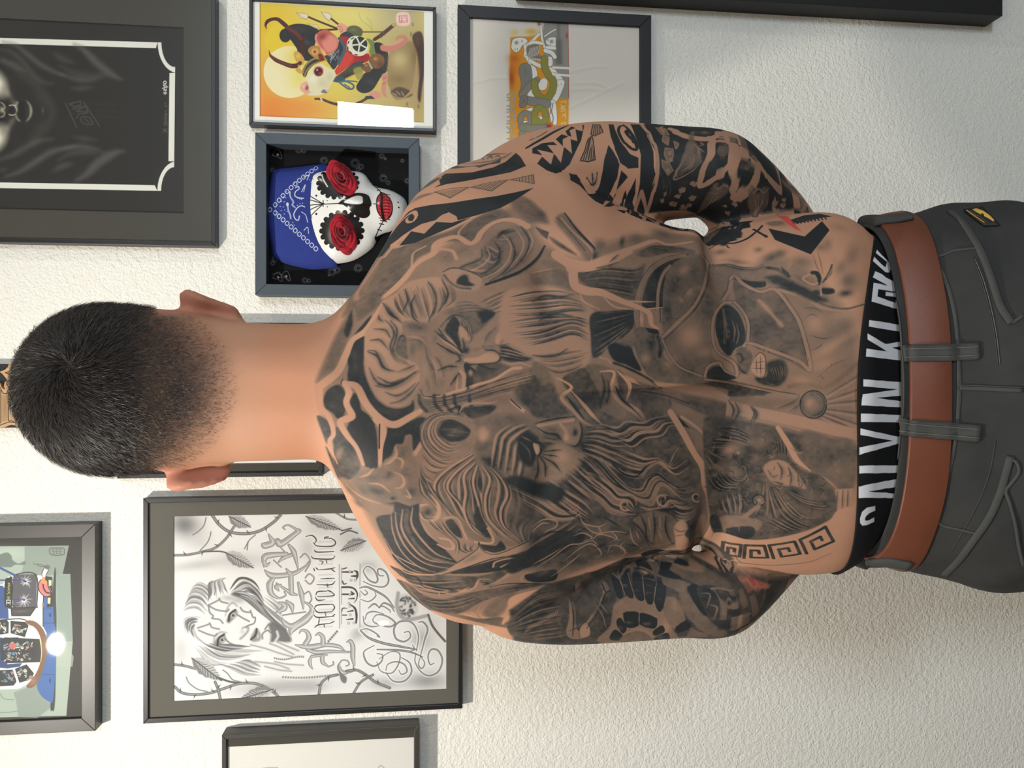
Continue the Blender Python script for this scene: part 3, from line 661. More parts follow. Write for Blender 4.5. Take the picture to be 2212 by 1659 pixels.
class Pic:
    """a framed picture hung on the wall; sizes come from where its edges sit on the photographed wall"""
    def __init__(s, name, label, vx, uy, depth, bar, mat, yw=WALL_Y, bev=.0008, group=None, lip=.002):
        s.depth = depth; s.yf = yw - depth; vm = (vx[0] + vx[1]) / 2; um = (uy[0] + uy[1]) / 2
        s.z1, s.z0 = P(vx[0], um, s.yf).z, P(vx[1], um, s.yf).z
        s.x1, s.x0 = P(vm, uy[0], s.yf).x, P(vm, uy[1], s.yf).x
        s.bar = bar / F * s.yf; b = s.bar; s.e = empty(name, (0, 0, 0)); tag(s.e, label, 'picture', group)
        x0, x1, z0, z1 = s.x0, s.x1, s.z0, s.z1
        for poly in ([(x0, z1), (x1, z1), (x1 - b, z1 - b), (x0 + b, z1 - b)], [(x1, z0), (x0, z0), (x0 + b, z0 + b), (x1 - b, z0 + b)],
                     [(x0, z0), (x0, z1), (x0 + b, z1 - b), (x0 + b, z0 + b)], [(x1, z1), (x1, z0), (x1 - b, z0 + b), (x1 - b, z1 - b)]):
            prism('frame_rail', poly, yw - .0015, s.yf, mat, s.e, bev)
        s.yp = s.yf + min(.006, depth * .5)              # plane of the picture
    def rect(s, vx, uy, y):
        vm = (vx[0] + vx[1]) / 2; um = (uy[0] + uy[1]) / 2
        return P(vm, uy[1], y).x, P(vm, uy[0], y).x, P(vx[1], um, y).z, P(vx[0], um, y).z
    def back(s, mat, y=None, name='backing'):
        y = s.yp + .003 if y is None else y
        return box(name, s.x0 + s.bar * .5, s.x1 - s.bar * .5, y, min(y + .003, WALL_Y - .002), s.z0 + s.bar * .5, s.z1 - s.bar * .5, mat, s.e)
    def canvas(s, vx, uy, k, base, y=None):
        s.py = s.yp if y is None else y
        s.r = s.rect(vx, uy, s.py); x0, x1, z0, z1 = s.r; tk = k * F / s.py
        W, H = int((x1 - x0) * tk), int((z1 - z0) * tk)
        def mp(q):
            r = np.array([tuple(P(a, b, s.py)) for a, b in q]); return np.stack([(r[:, 0] - x0) * tk, (z1 - r[:, 2]) * tk], 1)
        c = Canvas(W, H, [v / 255 for v in base], mp); c.k = k; return c
    def put(s, c, name='print', rough=.7, matname='paper', label=None, bulge=0, bump=0):
        x0, x1, z0, z1 = s.r; y = s.py; n = 12 if bulge else 1; V = []; uv = []
        for j in range(n + 1):
            for i in range(n + 1):
                a, b = i / n, j / n
                V.append((x0 + (x1 - x0) * a, y - bulge * (1 - (2 * a - 1) ** 2) * (1 - (2 * b - 1) ** 2), z0 + (z1 - z0) * b)); uv.append((a, b))
        Fc = [(j * (n + 1) + i, j * (n + 1) + i + 1, (j + 1) * (n + 1) + i + 1, (j + 1) * (n + 1) + i) for j in range(n) for i in range(n)]
        k = len(V); V += [(p[0], p[1] + .0012, p[2]) for p in V]; uv += uv
        Fc += [tuple(q + k for q in f[::-1]) for f in Fc]
        E = [i for i in range(n + 1)] + [(j + 1) * (n + 1) - 1 for j in range(1, n + 1)] + [n * (n + 1) + i for i in range(n - 1, -1, -1)] + [j * (n + 1) for j in range(n - 1, 0, -1)]
        for i in range(len(E)): a, b = E[i], E[(i + 1) % len(E)]; Fc.append((b, a, a + k, b + k))
        me = mesh(name, V, Fc); set_uv(me, uv)
        o = link(name, me, image_mat(matname, c.a, rough, .25, bump=bump, bscale=300, bdist=.001), s.e, smooth=False)
        if label: o['label'] = label
        return o
    def mount(s, vx, uy, mat, y=None, name='mount', th=.0014):   # board with a window
        y = s.yp - .0016 if y is None else y
        x0, x1, z0, z1 = s.rect(vx, uy, y); b = s.bar * .7; X0, X1, Z0, Z1 = s.x0 + b, s.x1 - b, s.z0 + b, s.z1 - b
        V = []; 
        for yy in (y, y + th):
            V += [(X0, yy, Z0), (X1, yy, Z0), (X1, yy, Z1), (X0, yy, Z1), (x0, yy, z0), (x1, yy, z0), (x1, yy, z1), (x0, yy, z1)]
        Fc = [(i, (i + 1) % 4, 4 + (i + 1) % 4, 4 + i) for i in range(4)] + [tuple(q + 8 for q in (4 + i, 4 + (i + 1) % 4, (i + 1) % 4, i)) for i in range(4)]
        Fc += [(4 + i, 4 + (i + 1) % 4, 12 + (i + 1) % 4, 12 + i) for i in range(4)] + [((i + 1) % 4, i, 8 + i, 8 + (i + 1) % 4) for i in range(4)]
        return link(name, mesh(name, V, Fc), mat, s.e, smooth=False)
    def pane(s, mat=None, bulge=0, tilt=0):
        b = s.bar * .75; n = 16 if bulge else 1; y = s.yp - .0042; V = []
        for j in range(n + 1):
            for i in range(n + 1):
                a, c = i / n, j / n
                V.append((s.x0 + b + (s.x1 - s.x0 - 2 * b) * a, y - bulge * (1 - (2 * a - 1) ** 2) * (1 - (2 * c - 1) ** 4) + tilt * a, s.z0 + b + (s.z1 - s.z0 - 2 * b) * c))
        Fc = [(j * (n + 1) + i, j * (n + 1) + i + 1, (j + 1) * (n + 1) + i + 1, (j + 1) * (n + 1) + i) for j in range(n) for i in range(n)]
        return link('glass', mesh('glass', V, Fc), mat or M_GLASS, s.e)

# ---------------------------------------------------------- 1 white rodent archer print, thin black frame
def rodent():
    p = Pic('framed_print', 'thin black framed print of a white rodent archer on yellow sky', (538, 942), (4, 277), .018, 7, M_BLK)
    p.back(M_MATW); p.mount((561, 916), (15, 258), M_MATW)
    c = p.canvas((556, 921), (9, 264), 2.2, (223, 198, 78)); c.at(530, 0, 5.267)
    c.b(1300, 200, 900, 300, (226, 212, 120), .8); c.b(300, 200, 380, 330, (224, 190, 40), .8); c.b(250, 500, 330, 300, (232, 196, 40), .7)
    c.b(180, 1300, 620, 320, (226, 118, 44), 1); c.b(170, 1000, 170, 500, (226, 150, 60), .8); c.b(650, 1230, 420, 160, (226, 146, 66), .8); c.b(180, 330, 90, 160, (224, 178, 50), .6)
    c.b(1150, 1000, 420, 240, (226, 204, 86), .7)
    c.b(1650, 400, 300, 500, (196, 184, 128), .9); c.b(1500, 1200, 420, 260, (196, 178, 118), .9); c.b(1950, 900, 330, 900, (170, 150, 108), .95); c.b(1800, 150, 260, 160, (178, 164, 122), .9)
    c.s('520,300 380,300 270,380 240,480 280,580 380,640', 8, (226, 206, 84), .5, 3)
    c.b(450, 430, 215, 215, (227, 200, 52), .75, hard=.93)
    c.b(510, 820, 305, 300, (236, 225, 178), 1, hard=.97); c.b(640, 660, 200, 160, (224, 200, 60), .9); c.b(620, 900, 150, 160, (226, 212, 110), .8)
    # rear horn, topknot, hat
    H = (74, 36, 30)
    c.f('245,335 218,290 235,235 290,205 370,200 440,245 500,300 560,350 620,400 650,460 660,560 655,660 600,640 590,560 580,470 540,400 480,340 420,290 360,240 300,240 255,270 240,300', H, sm=True)
    c.b(455, 405, 70, 82, (44, 46, 44), 1, hard=.9); c.b(470, 370, 25, 30, (86, 88, 84), .7)
    c.f('450,330 520,285 620,272 740,295 840,350 860,420 800,480 790,560 860,640 800,690 680,690 640,640 590,560 520,460 470,400', (42, 43, 42), sm=True, soft=1.5)
    c.b(700, 480, 60, 40, (84, 82, 78), .6, 30); c.b(620, 330, 90, 30, (70, 70, 66), .5, 10)
    c.s('470,320 560,370 620,430 645,520 650,640', [40, 66, 70, 56, 46], H); c.s('480,315 570,370 630,440', 7, (112, 58, 48), .7, 2)
    # arrows
    for a, b_, d in (('720,195 850,250 1080,340', '580,145 700,160 715,190 690,222 640,210', 1), ('970,210 1060,280', '860,135 960,155 985,190 950,240 900,200', 1), ('850,345 1040,335', '700,270 820,285 840,325 790,320', .6)):
        c.s(a, 4.0, (74, 44, 30)); c.f(b_, (226, 214, 190), d); c.s(b_, 1.2, (150, 130, 90), .7 * d, closed=True, sm=False); c.s(b_.split()[0] + ' ' + b_.split()[-2], .8, (150, 130, 90), .7 * d)
    # paw holding the arrows, sleeve
    c.f('1040,300 1080,262 1120,275 1165,310 1160,350 1110,385 1080,380 1060,345', (226, 162, 138), sm=True); c.line('1060,300 1100,310|1070,330 1110,335|1080,365 1110,350', 1.3, (150, 90, 70), .8)
    c.f('1150,360 1170,310 1230,292 1290,305 1335,350 1320,410 1260,425 1180,400', (92, 92, 58), sm=True, soft=2); c.b(1230, 340, 50, 28, (124, 122, 84), .6); c.f('1080,400 1150,360 1230,400 1200,440 1100,440', (52, 60, 58), sm=True)
    c.s('1320,365 1560,365', 2.6, (96, 92, 50)); c.line('1290,150 1320,230 1400,290 1440,350|1380,200 1430,260 1445,340', 1.6, (150, 158, 90), .5, 2)
    # body: neck scarf, red jacket, dark trousers
    c.f('900,640 1000,610 1060,480 1110,440 1150,500 1130,600 1070,700 1010,790 960,740', (52, 54, 58), sm=True); 
    for i in range(26): c.s([(920 + 150 * random.random(), 560 + 130 * random.random()), (960 + 130 * random.random(), 540 + 190 * random.random())], 1.3, random.choice([(190, 196, 200), (110, 120, 128), (28, 30, 32)]), .6)
    c.f('1060,430 1140,415 1200,450 1260,520 1330,600 1410,620 1400,690 1330,720 1220,730 1130,790 1040,850 1020,810 1090,700 1140,600 1150,520', (176, 38, 40), sm=True, soft=1.5)
    c.f('1140,600 1180,600 1230,660 1180,740 1040,850 1030,810 1080,710', (214, 68, 50), .85, 5, True); c.b(1340, 660, 80, 40, (140, 28, 34), .7)
    c.s('1070,440 1130,540 1110,620 1060,720', 7, (74, 92, 108)); c.s('1340,700 1230,730 1150,790 1020,890', [6, 14, 14, 8], (84, 102, 116)); c.s('1340,705 1230,735 1150,800', 4, (52, 62, 70))
    # crest
    c.b(1275, 525, 132, 112, (228, 222, 200), 1, 35, hard=.94); c.b(1302, 505, 88, 88, (40, 52, 44), 1, hard=.94)
    for k in range(5):
        t = k * 1.2566 + .5; c.s([(1302, 505), (1302 + 80 * math.cos(t), 505 + 80 * math.sin(t))], 3.4, (228, 222, 200))
    c.b(1302, 505, 14, 14, (228, 222, 200), 1, hard=.7)
    for k in range(5): 
        t = 1.7 + k * .62; c.b(1275 + 112 * math.cos(t), 525 + 100 * math.sin(t), 26, 8, (60, 50, 44), 1, math.degrees(t) + 90, hard=.6)
    # gear: leaf pouch, gourd, sword sheath, trousers
    c.f('1380,440 1460,470 1490,560 1450,640 1410,600 1420,520', (118, 136, 76), sm=True, soft=2)
    c.s('1470,450 1560,390 1690,285', [36, 40, 40], (82, 46, 36)); c.b(1688, 285, 26, 22, (190, 160, 96), 1, hard=.7); c.line('1520,400 1550,430|1560,375 1590,400', 2, (120, 80, 60))
    c.f('1470,490 1560,500 1620,600 1630,700 1600,820 1540,880 1450,1020 1360,1060 1290,1040 1262,985 1310,900 1350,840 1440,780 1500,700 1480,600', (46, 45, 46), sm=True, soft=1.5)
    c.b(1420, 930, 60, 40, (74, 72, 74), .7, 30); c.f('1030,880 1140,800 1230,740 1330,720 1360,780 1300,830 1200,860 1080,920', (74, 76, 52), sm=True); c.b(1150, 860, 80, 30, (58, 40, 36), .9, -20)
    c.f('1230,790 1300,760 1340,800 1330,880 1280,910 1250,860', (160, 150, 80), .9, 3, True)
    c.b(1495, 695, 94, 92, (132, 90, 52), 1, hard=.9); c.b(1390, 770, 56, 58, (128, 86, 50), 1, hard=.9); c.b(1480, 670, 26, 20, (214, 168, 112), .8); c.b(1375, 745, 16, 14, (214, 168, 112), .7); c.b(1540, 740, 44, 44, (84, 52, 34), .6)
    c.s('1405,715 1440,780', 3.4, (170, 180, 170)); c.line('1560,780 1660,830 1790,895|1600,740 1640,840 1720,890', 1.6, (74, 88, 60), .9)
    # bow at the chin (blue ribbon)
    c.f('990,920 1040,870 1120,880 1130,930 1060,940', (58, 78, 92), sm=True); c.s('1060,930 1110,970 1170,1010 1220,1010 1230,970 1160,930 1070,930', 3.6, (70, 98, 116)); c.s('1070,940 1150,920 1270,930', 3, (84, 116, 134)); c.s('1130,960 1190,1000', 2.4, (70, 98, 116))
    # head
    c.f('625,1010 640,950 690,920 730,840 780,760 860,720 920,760 1000,800 1030,850 1000,920 960,990 930,1040 860,1080 770,1090 690,1075 650,1040', (224, 216, 178), sm=True, soft=2)
    c.b(880, 950, 110, 60, (200, 190, 150), .6, 30); c.b(770, 900, 70, 60, (236, 232, 206), .8); c.b(960, 880, 50, 60, (196, 186, 150), .5)
    c.f('622,1005 640,955 690,925 715,960 718,1020 745,1050 700,1078 650,1045', (228, 166, 142), 1, 2, True); c.b(700, 1000, 22, 30, (110, 56, 44), .9); c.b(665, 985, 22, 22, (240, 200, 180), .7)
    c.f('860,1050 900,1015 945,1040 920,1060', (110, 96, 110), .9, 2, True); c.s('900,1010 940,1050', 2, (220, 210, 210))
    c.b(832, 815, 60, 60, (120, 30, 30), 1, hard=.75); c.b(835, 815, 42, 42, (60, 12, 14), 1, hard=.7); c.b(850, 835, 22, 16, (190, 60, 54), .9); c.b(818, 797, 12, 12, (250, 240, 236), 1); c.s('790,765 850,755 890,790', 2, (200, 130, 110), .7)
    # ear
    c.f('800,400 860,350 930,340 990,380 1040,430 1060,500 1030,570 970,610 930,625 900,590 850,550 810,490', (196, 98, 86), sm=True, soft=1.5); c.f('870,450 960,400 1040,440 1050,510 1020,570 950,600 900,560', (226, 144, 124), .9, 6, True); c.b(880, 420, 60, 46, (120, 46, 42), .7, -20); c.s('806,400 800,450 840,530 900,590', 4, (232, 160, 146), .8)
    # brim, ornaments, front horn
    c.f('660,870 650,800 700,720 800,660 880,650 930,680 860,700 780,740 720,800 690,870', (58, 56, 46), sm=True); c.s('652,830 690,740 780,670 900,660', 4, (150, 128, 72)); c.s('670,870 700,800 760,740 850,700', 3, (150, 128, 72))
    c.f('715,590 725,545 780,520 840,530 860,580 900,640 935,690 890,690 830,680 760,640', (178, 134, 62), sm=True); c.b(790, 590, 46, 46, (206, 168, 92), 1, hard=.7); c.b(790, 590, 22, 24, (170, 60, 40), 1, hard=.5); c.f('830,620 870,620 900,680 850,690', (130, 30, 32), sm=True)
    c.f('550,620 570,585 620,600 670,670 665,730 630,740 580,700', (206, 160, 72), sm=True); c.b(600, 640, 26, 30, (232, 196, 120), .8)
    c.s('268,570 285,630 340,680 430,720 520,750 590,745 625,715', [14, 36, 42, 44, 50, 50, 36], H, tp=(.2, 1)); c.s('290,640 400,705 520,745', 6, (116, 60, 50), .7, 2)
    c.f('570,790 610,770 650,820 645,840 600,830', (206, 160, 72), sm=True); c.b(610, 755, 16, 22, (226, 190, 110), 1)
    # bow, feet, tail, rock
    c.s('795,1125 870,1130 960,1165 1080,1195 1200,1195 1310,1160 1400,1110 1480,1095', [22, 26, 28, 30, 30, 28, 30, 20], (86, 58, 52)); c.s('860,1120 870,1150', 4, (214, 200, 170)); c.s('1380,1110 1470,1110', 6.5, (56, 54, 54))
    c.f('1400,1070 1470,1035 1540,1060 1545,1100 1490,1130 1440,1095', (216, 150, 128), sm=True)
    c.f('1640,600 1760,500 1880,470 1960,520 2010,620 1990,800 1930,960 1860,1080 1780,1130 1690,1120 1620,960 1620,780', (158, 136, 90), sm=True, soft=4); c.b(1750, 680, 120, 120, (204, 188, 132), .85); c.b(1740, 900, 110, 60, (130, 104, 66), .6); c.b(1930, 640, 60, 160, (120, 96, 62), .6)
    c.f('1660,1040 1740,990 1850,1020 1900,1080 1820,1110 1700,1090', (84, 66, 56), .9, 4, True); c.s('1950,640 1940,860 1900,1030 1760,1140', [20, 40, 44, 20], (178, 148, 104), 1, 2, tp=(.3, .3)); c.s('1620,1000 1640,1080 1690,1130', [40, 30, 10], (196, 172, 128), 1, 2); c.line('1680,1060 1720,1085|1720,1040 1760,1080|1780,1050 1800,1085', 3, (170, 150, 110), .8)
    c.f('1900,420 1990,360 2030,480 2040,760 2010,1000 1990,1160 1960,1100 1980,860 1960,620', (66, 46, 40), .95, 4, True); c.b(1960, 470, 40, 80, (100, 74, 58), .8)
    c.s('1570,545 1640,555 1740,520 1820,460 1800,420 1740,425 1720,450', [76, 70, 64, 56, 40, 30, 20], (206, 132, 116), 1, 2); c.s('1580,515 1700,505 1790,455', 2.6, (232, 172, 156), .6, 4)
    c.f('1550,860 1590,830 1620,860 1605,960 1600,1060 1620,1110 1570,1090 1545,1020 1560,930', (208, 142, 124), sm=True, soft=2); c.line('1565,900 1600,880|1560,960 1595,940', 2, (150, 90, 78), .6)
    for x, y in ((1905, 280), (1885, 390), (1970, 1210), (1840, 1185), (1895, 1320)): c.b(x, y, 12, 26, (96, 84, 64), .7)
    # red seal
    c.f('1725,155 1855,150 1868,280 1735,285', (238, 200, 186), 1, 3, True); c.f('1745,180 1840,175 1848,255 1750,262', (190, 96, 88), .8, 3); c.line('1765,195 1765,245|1765,195 1830,195 1825,245|1795,190 1795,250|1770,220 1830,222|1810,205 1815,250', 2, (240, 210, 200), .9, sm=False)
    p.put(c, rough=.5, matname='yellow_rodent_archer_print'); p.pane()
rodent()

# ---------------------------------------------------------- 2 dark airbrushed portrait in a wide mount
def portrait():
    p = Pic('framed_portrait', 'large framed dark airbrushed portrait with notched white border, wide dark mount', (-420, 466), (-36, 524), .02, 9, M_BLK)
    p.back(M_MATD)
    p.mount((-346, 397), (40, 452), M_MATD, y=p.yp - .0030)
    c = p.canvas((-352, 402), (34, 458), 1.5, (41, 39, 36)); c.at(0, 60, 4.6075)
    # white border with notched corners, inner field
    def outline(d):
        R = 133 - d * .35; L = [( -1400, 63 + d), (1608 - d, 148 + d)]
        for k in np.linspace(0, 1, 9):
            t = math.radians(180 - 92 * k); L.append((1738 + (R + d) * math.cos(t) + 0, 152 + (0) + (238 + d) * math.sin(t) * 1.0 if False else 150 + (242 - 0) * math.sin(t) * 1.0 + d * k))
        L += [(1742 - d, 394 + d), (1732 - d, 1388 - d)]
        for k in np.linspace(0, 1, 9):
            t = math.radians(-90 - 90 * k); L.append((1735 + (R + d) * math.cos(t), 1622 + 234 * math.sin(t) - d * (1 - k)))
        L += [(1596 - d, 1624 - d), (-1400, 1572 - d)]
        return np.array(L)
    c.f(outline(0), (224, 223, 212)); c.f(outline(58), (38, 36, 33))
    c.at(0, 60, 4.6075); S_ = (104, 101, 94)
    # lit cheeks, nose, septum ring, lips, chin
    c.f('-400,430 -60,460 20,520 80,590 140,690 180,740 120,760 60,720 20,690 -400,640', (176, 168, 146), .0)
    c.b(-30, 560, 130, 190, (226, 219, 198), 1, -25, hard=.25); c.b(60, 640, 90, 40, (150, 144, 128), .8, 50); c.b(-30, 1100, 130, 190, (222, 216, 194), 1, 25, hard=.25); c.b(60, 1010, 90, 40, (140, 134, 118), .8, -45)
    c.b(150, 760, 60, 30, (112, 108, 98), .8, 50); c.b(120, 930, 60, 30, (100, 96, 88), .8, -50)
    c.b(-40, 815, 80, 34, (150, 144, 126), .9); c.b(20, 740, 30, 18, (20, 19, 18), .9, 40); c.b(20, 900, 30, 18, (20, 19, 18), .9, -40); c.b(45, 770, 30, 24, (22, 21, 20), .9); c.b(50, 865, 30, 20, (22, 21, 20), .9)
    c.s('10,745 40,770 45,800 20,820 45,845 35,880 10,890', 3, (178, 170, 148), .8, 3); c.b(20, 820, 20, 40, (170, 162, 142), .7)
    c.line('92,775 135,772 158,800 165,830 150,862 118,872 90,865|150,770 165,800 170,830 160,860', 2.2, (196, 190, 168), .9, 1.5); c.b(112, 822, 26, 26, (16, 16, 15), .9)
    c.f('165,770 190,720 230,705 270,720 300,770 312,830 300,890 265,935 215,945 170,915 150,870 175,830', (46, 43, 39), .9, 6, True); c.f('185,760 230,720 248,790 250,850 235,920 190,900 170,850', (26, 25, 23), .9, 8, True)
    c.s('265,728 298,775 308,830 298,885 262,935', [6, 12, 16, 12, 6], (206, 200, 178), .9, 6, tp=(.2, .2)); c.s('172,745 160,780 168,820', 4, (160, 154, 136), .8, 4); c.s('155,870 170,905 190,925', 4, (150, 144, 126), .8, 4)
    c.b(425, 825, 18, 46, (92, 88, 80), .8); c.b(400, 700, 90, 60, (60, 57, 52), .5, 50); c.b(390, 980, 90, 60, (60, 57, 52), .5, -50)
    c.s('220,470 330,540 420,650 490,740 515,830 495,930 420,1030 330,1130', 16, (58, 55, 50), .8, 14)
    for q, w, a in (('30,145 160,180 300,290 420,380 560,450 640,480', 10, .55), ('0,220 100,240 220,330 330,470 420,540 520,560', 9, .4), ('0,330 100,360 180,400 260,440', 14, .5), ('740,170 830,220 940,330 1030,410 1150,490 1210,515', 16, .55), ('540,260 620,310 740,350', 12, .35),
                    ('600,380 700,440 840,470 1000,460', 10, .3), ('600,460 740,510 860,520 960,500 1060,470', 12, .45), ('720,600 830,605 920,590', 8, .4), ('740,1090 850,1105 960,1120', 8, .4), ('0,1310 120,1270 240,1200 380,1130 520,1110', 12, .45),
                    ('60,1480 200,1430 360,1330 500,1240 640,1200 760,1180', 12, .55), ('580,1320 700,1250 840,1240 960,1260', 10, .35), ('640,1200 780,1180 900,1200 1030,1240', 12, .45), ('760,1520 860,1460 960,1360 1060,1290 1160,1240 1230,1230', 18, .55), ('540,1420 620,1380 720,1355', 12, .4), ('0,1420 60,1410', 8, .4), ('0,290 60,330', 8, .3)):
        c.s(q, w, S_, a, 10, (.3, .2))
    # chest lettering and signature
    c.line('650,750 760,990|830,740 990,980|690,760 800,730 800,770 740,790 690,760|720,810 850,780 760,830 870,840 860,800|760,900 780,860 860,850|800,900 830,880 900,900 925,960 870,970 810,940 800,900|840,905 890,950', 2.4, (82, 79, 72), .75, 2, sm=False)
    c.line('940,760 1180,770|960,820 1200,830|960,880 1190,900', 3, (52, 50, 45), .6, 4)
    c.line('1640,530 1625,545 1640,560 1655,545 1640,530|1635,575 1650,572 1655,590 1640,592 1628,580 1628,565|1615,605 1668,590|1630,625 1632,610 1650,628 1655,610|1640,640 1628,652 1642,662 1654,650 1640,640', 2.0, (214, 212, 204), .95, 1.2)
    c.line('1620,1010 1660,1040|1622,1040 1655,1005|1645,975 1630,965 1640,945 1660,950 1658,970|1635,920 1650,915 1655,930 1640,935|1638,900 1650,890 1655,905|1640,880 1660,870 1640,860 1655,850|1640,835 1655,828|1640,790 1650,775 1662,785|1636,760 1650,752', 2.0, (92, 90, 84), .9, 1.4)
    p.put(c, rough=.75, matname='dark_portrait_print'); p.pane()
portrait()

# ---------------------------------------------------------- 3 pencil drawing: woman, lettering, thorns
def pencil():
    p = Pic('framed_pencil_drawing', 'dark framed grey pencil drawing of a weeping woman with ornate lettering', (309, 999), (1071, 1547), .018, 10, M_BLK)
    p.back(M_MATD); p.mount((375, 964), (1110, 1502), M_MATG)
    c = p.canvas((370, 969), (1104, 1508), 2.0, (218, 218, 217)); D = (84, 84, 85); G = (140, 140, 140); L = (222, 222, 221)
    c.at(370, 1100, 3.858)
    c.b(110, 130, 150, 120, (96, 96, 96), .85, 20); c.b(200, 470, 300, 50, (168, 168, 168), .7, -8); c.b(120, 640, 160, 130, (216, 216, 214), .9); c.b(600, 430, 260, 90, (176, 176, 176), .7); c.b(900, 1480, 420, 80, (150, 150, 149), .8, -4); c.b(80, 1180, 80, 160, (188, 188, 188), .7); c.b(230, 270, 130, 90, (178, 178, 178), .5); c.b(150, 1400, 90, 60, (214, 214, 213), .9)
    c.at(650, 1100, 3.858); c.b(150, 140, 160, 110, (176, 176, 176), .6); c.b(420, 250, 160, 140, (170, 170, 170), .7); c.b(60, 330, 90, 110, (170, 170, 170), .6); c.b(1000, 1080, 110, 110, (160, 160, 160), .8); c.b(1040, 1430, 190, 80, (140, 140, 139), .9); c.b(700, 1450, 180, 60, (170, 170, 170), .8); c.b(560, 480, 90, 60, (150, 150, 150), .6); c.b(480, 1030, 60, 90, (140, 140, 140), .6, 50); c.b(1100, 960, 70, 110, (206, 206, 205), .9); c.b(60, 1480, 160, 60, (160, 160, 160), .8)
    c.at(370, 1100, 3.858)
    # face and hair
    c.f('220,1000 240,920 290,800 330,750 430,720 560,720 680,780 760,860 820,960 830,1040 820,1110 720,1130 600,1130 480,1140 370,1150 300,1110', (214, 214, 212), 1, 4, True)
    c.b(700, 930, 80, 80, (232, 232, 230), .7); c.b(420, 900, 110, 90, (226, 226, 224), .7); c.b(560, 760, 60, 30, (150, 150, 150), .7); c.b(480, 740, 70, 26, (140, 140, 140), .5)
    c.h('360,720 300,650 220,620 130,700', '290,900 210,840 130,850 80,880', 20, 6, (D, L, G), .7, C='330,800 260,720 180,700 110,780')
    c.h('250,900 170,900 110,930 120,1060', '200,980 190,1020 230,1090 320,1140', 14, 6, (D, L, (60, 60, 60)), .8)
    c.h('480,700 440,640 420,590 470,570', '300,780 320,700 320,620 380,590', 10, 7, (D, L, G), .7)
    c.h('470,690 560,580 680,600 760,700', '700,760 760,840 830,930 960,1020', 16, 7, (D, (64, 64, 64), L, G), .8, C='520,690 640,650 740,760 800,850')
    c.f('500,710 570,680 660,720 730,790 735,830 680,800 600,750', (70, 70, 70), .9, 6, True); c.h('520,690 600,690 700,760 800,900', '560,720 640,770 730,850 860,960', 7, 5, (D, L), .8)
    c.h('760,700 860,760 900,820 850,830', '730,800 830,930 960,1030 860,960', 10, 6, (G, L, D), .7)
    c.f('810,960 860,940 960,1010 1000,1100 900,1110 830,1120 830,1040', (90, 90, 90), .9, 6, True); c.s('880,1020 890,1060 870,1095', 5, (216, 216, 215), .8, 3)
    c.h('160,1110 240,1200 330,1290 480,1290', '340,1150 460,1170 620,1180 790,1180', 15, 7, (D, L, G, L), .75, C='260,1140 380,1220 520,1230 640,1220')
    c.h('330,1290 480,1330 600,1380 760,1390', '560,1270 640,1260 720,1290 760,1330', 12, 6, (L, G, D), .7); c.h('240,1100 330,1150 460,1180 560,1150', '360,1130 480,1130 600,1140 720,1150', 8, 6, (D, (70, 70, 70), L), .8)
    # eyes, brows, nose, mouth
    for e, br in (('460,930 480,880 520,840 550,850 545,890 510,925 480,950', '450,890 470,820 510,780 550,810'), ('355,1120 375,1080 410,1050 445,1045 455,1090 430,1120 400,1135', '350,1110 365,1060 410,1025 460,1030')):
        c.s(br, [3, 8, 10, 4], (96, 96, 96), .7, 5); c.f(e, (104, 104, 104), .85, 5, True)
    for x, y in ((518, 885), (425, 1088)): c.b(x, y, 26, 22, (226, 226, 225), .9, 60); c.b(x, y, 17, 16, (52, 52, 52), 1, hard=.5); c.b(x + 6, y - 4, 5, 5, (240, 240, 240), 1); c.s([(x - 40, y + 45), (x - 30, y - 10), (x + 15, y - 45)], 4, (50, 50, 50), .9)
    c.line('310,800 390,760 400,745 415,770 470,785|310,800 320,860 350,890 340,910 400,920 430,950|320,810 380,840 460,850 480,835|220,990 310,960 320,950 340,985 400,1000|230,1010 300,1040 360,1055 380,1040', 3.4, (112, 112, 112), .85, 2)
    c.line('550,880 600,910 650,935|575,820 600,850 650,860 660,845|665,860 680,900 700,905 690,950 640,970 620,985|450,1080 480,1110 520,1130|760,1080 760,1040 800,1010 830,1030|780,1000 810,960', 3.2, (104, 104, 104), .85, 2)
    c.b(600, 1010, 26, 40, (176, 176, 175), .8, 30); c.s('600,990 640,985 635,1020 600,1060 575,1080', 4, (110, 110, 110), .7, 4); c.b(610, 1005, 12, 16, (236, 236, 235), .9)
    c.f('660,1075 680,1030 710,990 745,1040 740,1090 700,1105 670,1100', (120, 120, 120), .85, 5, True); c.s('665,1085 700,1050 712,1000', 4, (56, 56, 56), .9, 2); c.b(722, 1060, 10, 24, (206, 206, 205), .8, 10)
    # hands and beads
    c.f('650,1120 760,1130 880,1100 980,1130 1080,1170 1120,1220 1040,1240 900,1230 780,1190', (214, 214, 212), 1, 4, True); c.f('640,1240 760,1270 900,1290 1060,1300 1190,1330 1196,1400 1000,1420 860,1380 720,1290', (214, 214, 212), 1, 5, True)
    c.line('660,1130 780,1160 900,1200 1010,1230|820,1120 900,1150 1020,1210|880,1105 960,1140 1060,1180|700,1270 860,1290 980,1330|780,1310 900,1340 1000,1350|860,1270 960,1290 1100,1300', 3, (130, 130, 130), .8, 3)
    for k in range(16): c.b(860 + k * 16, 1240 + 12 * math.sin(k * .35), 9, 12, (92, 92, 92), .9, hard=.4); c.b(858 + k * 16, 1237 + 12 * math.sin(k * .35), 3, 4, L, .9)
    for k in range(22): c.b(930 + k * 22, 1390 + 14 * math.sin(k * .16 + .6), 12, 13, (100, 100, 100), .9, hard=.4); c.b(927 + k * 22, 1387 + 14 * math.sin(k * .16 + .6), 4, 4, L, .9)
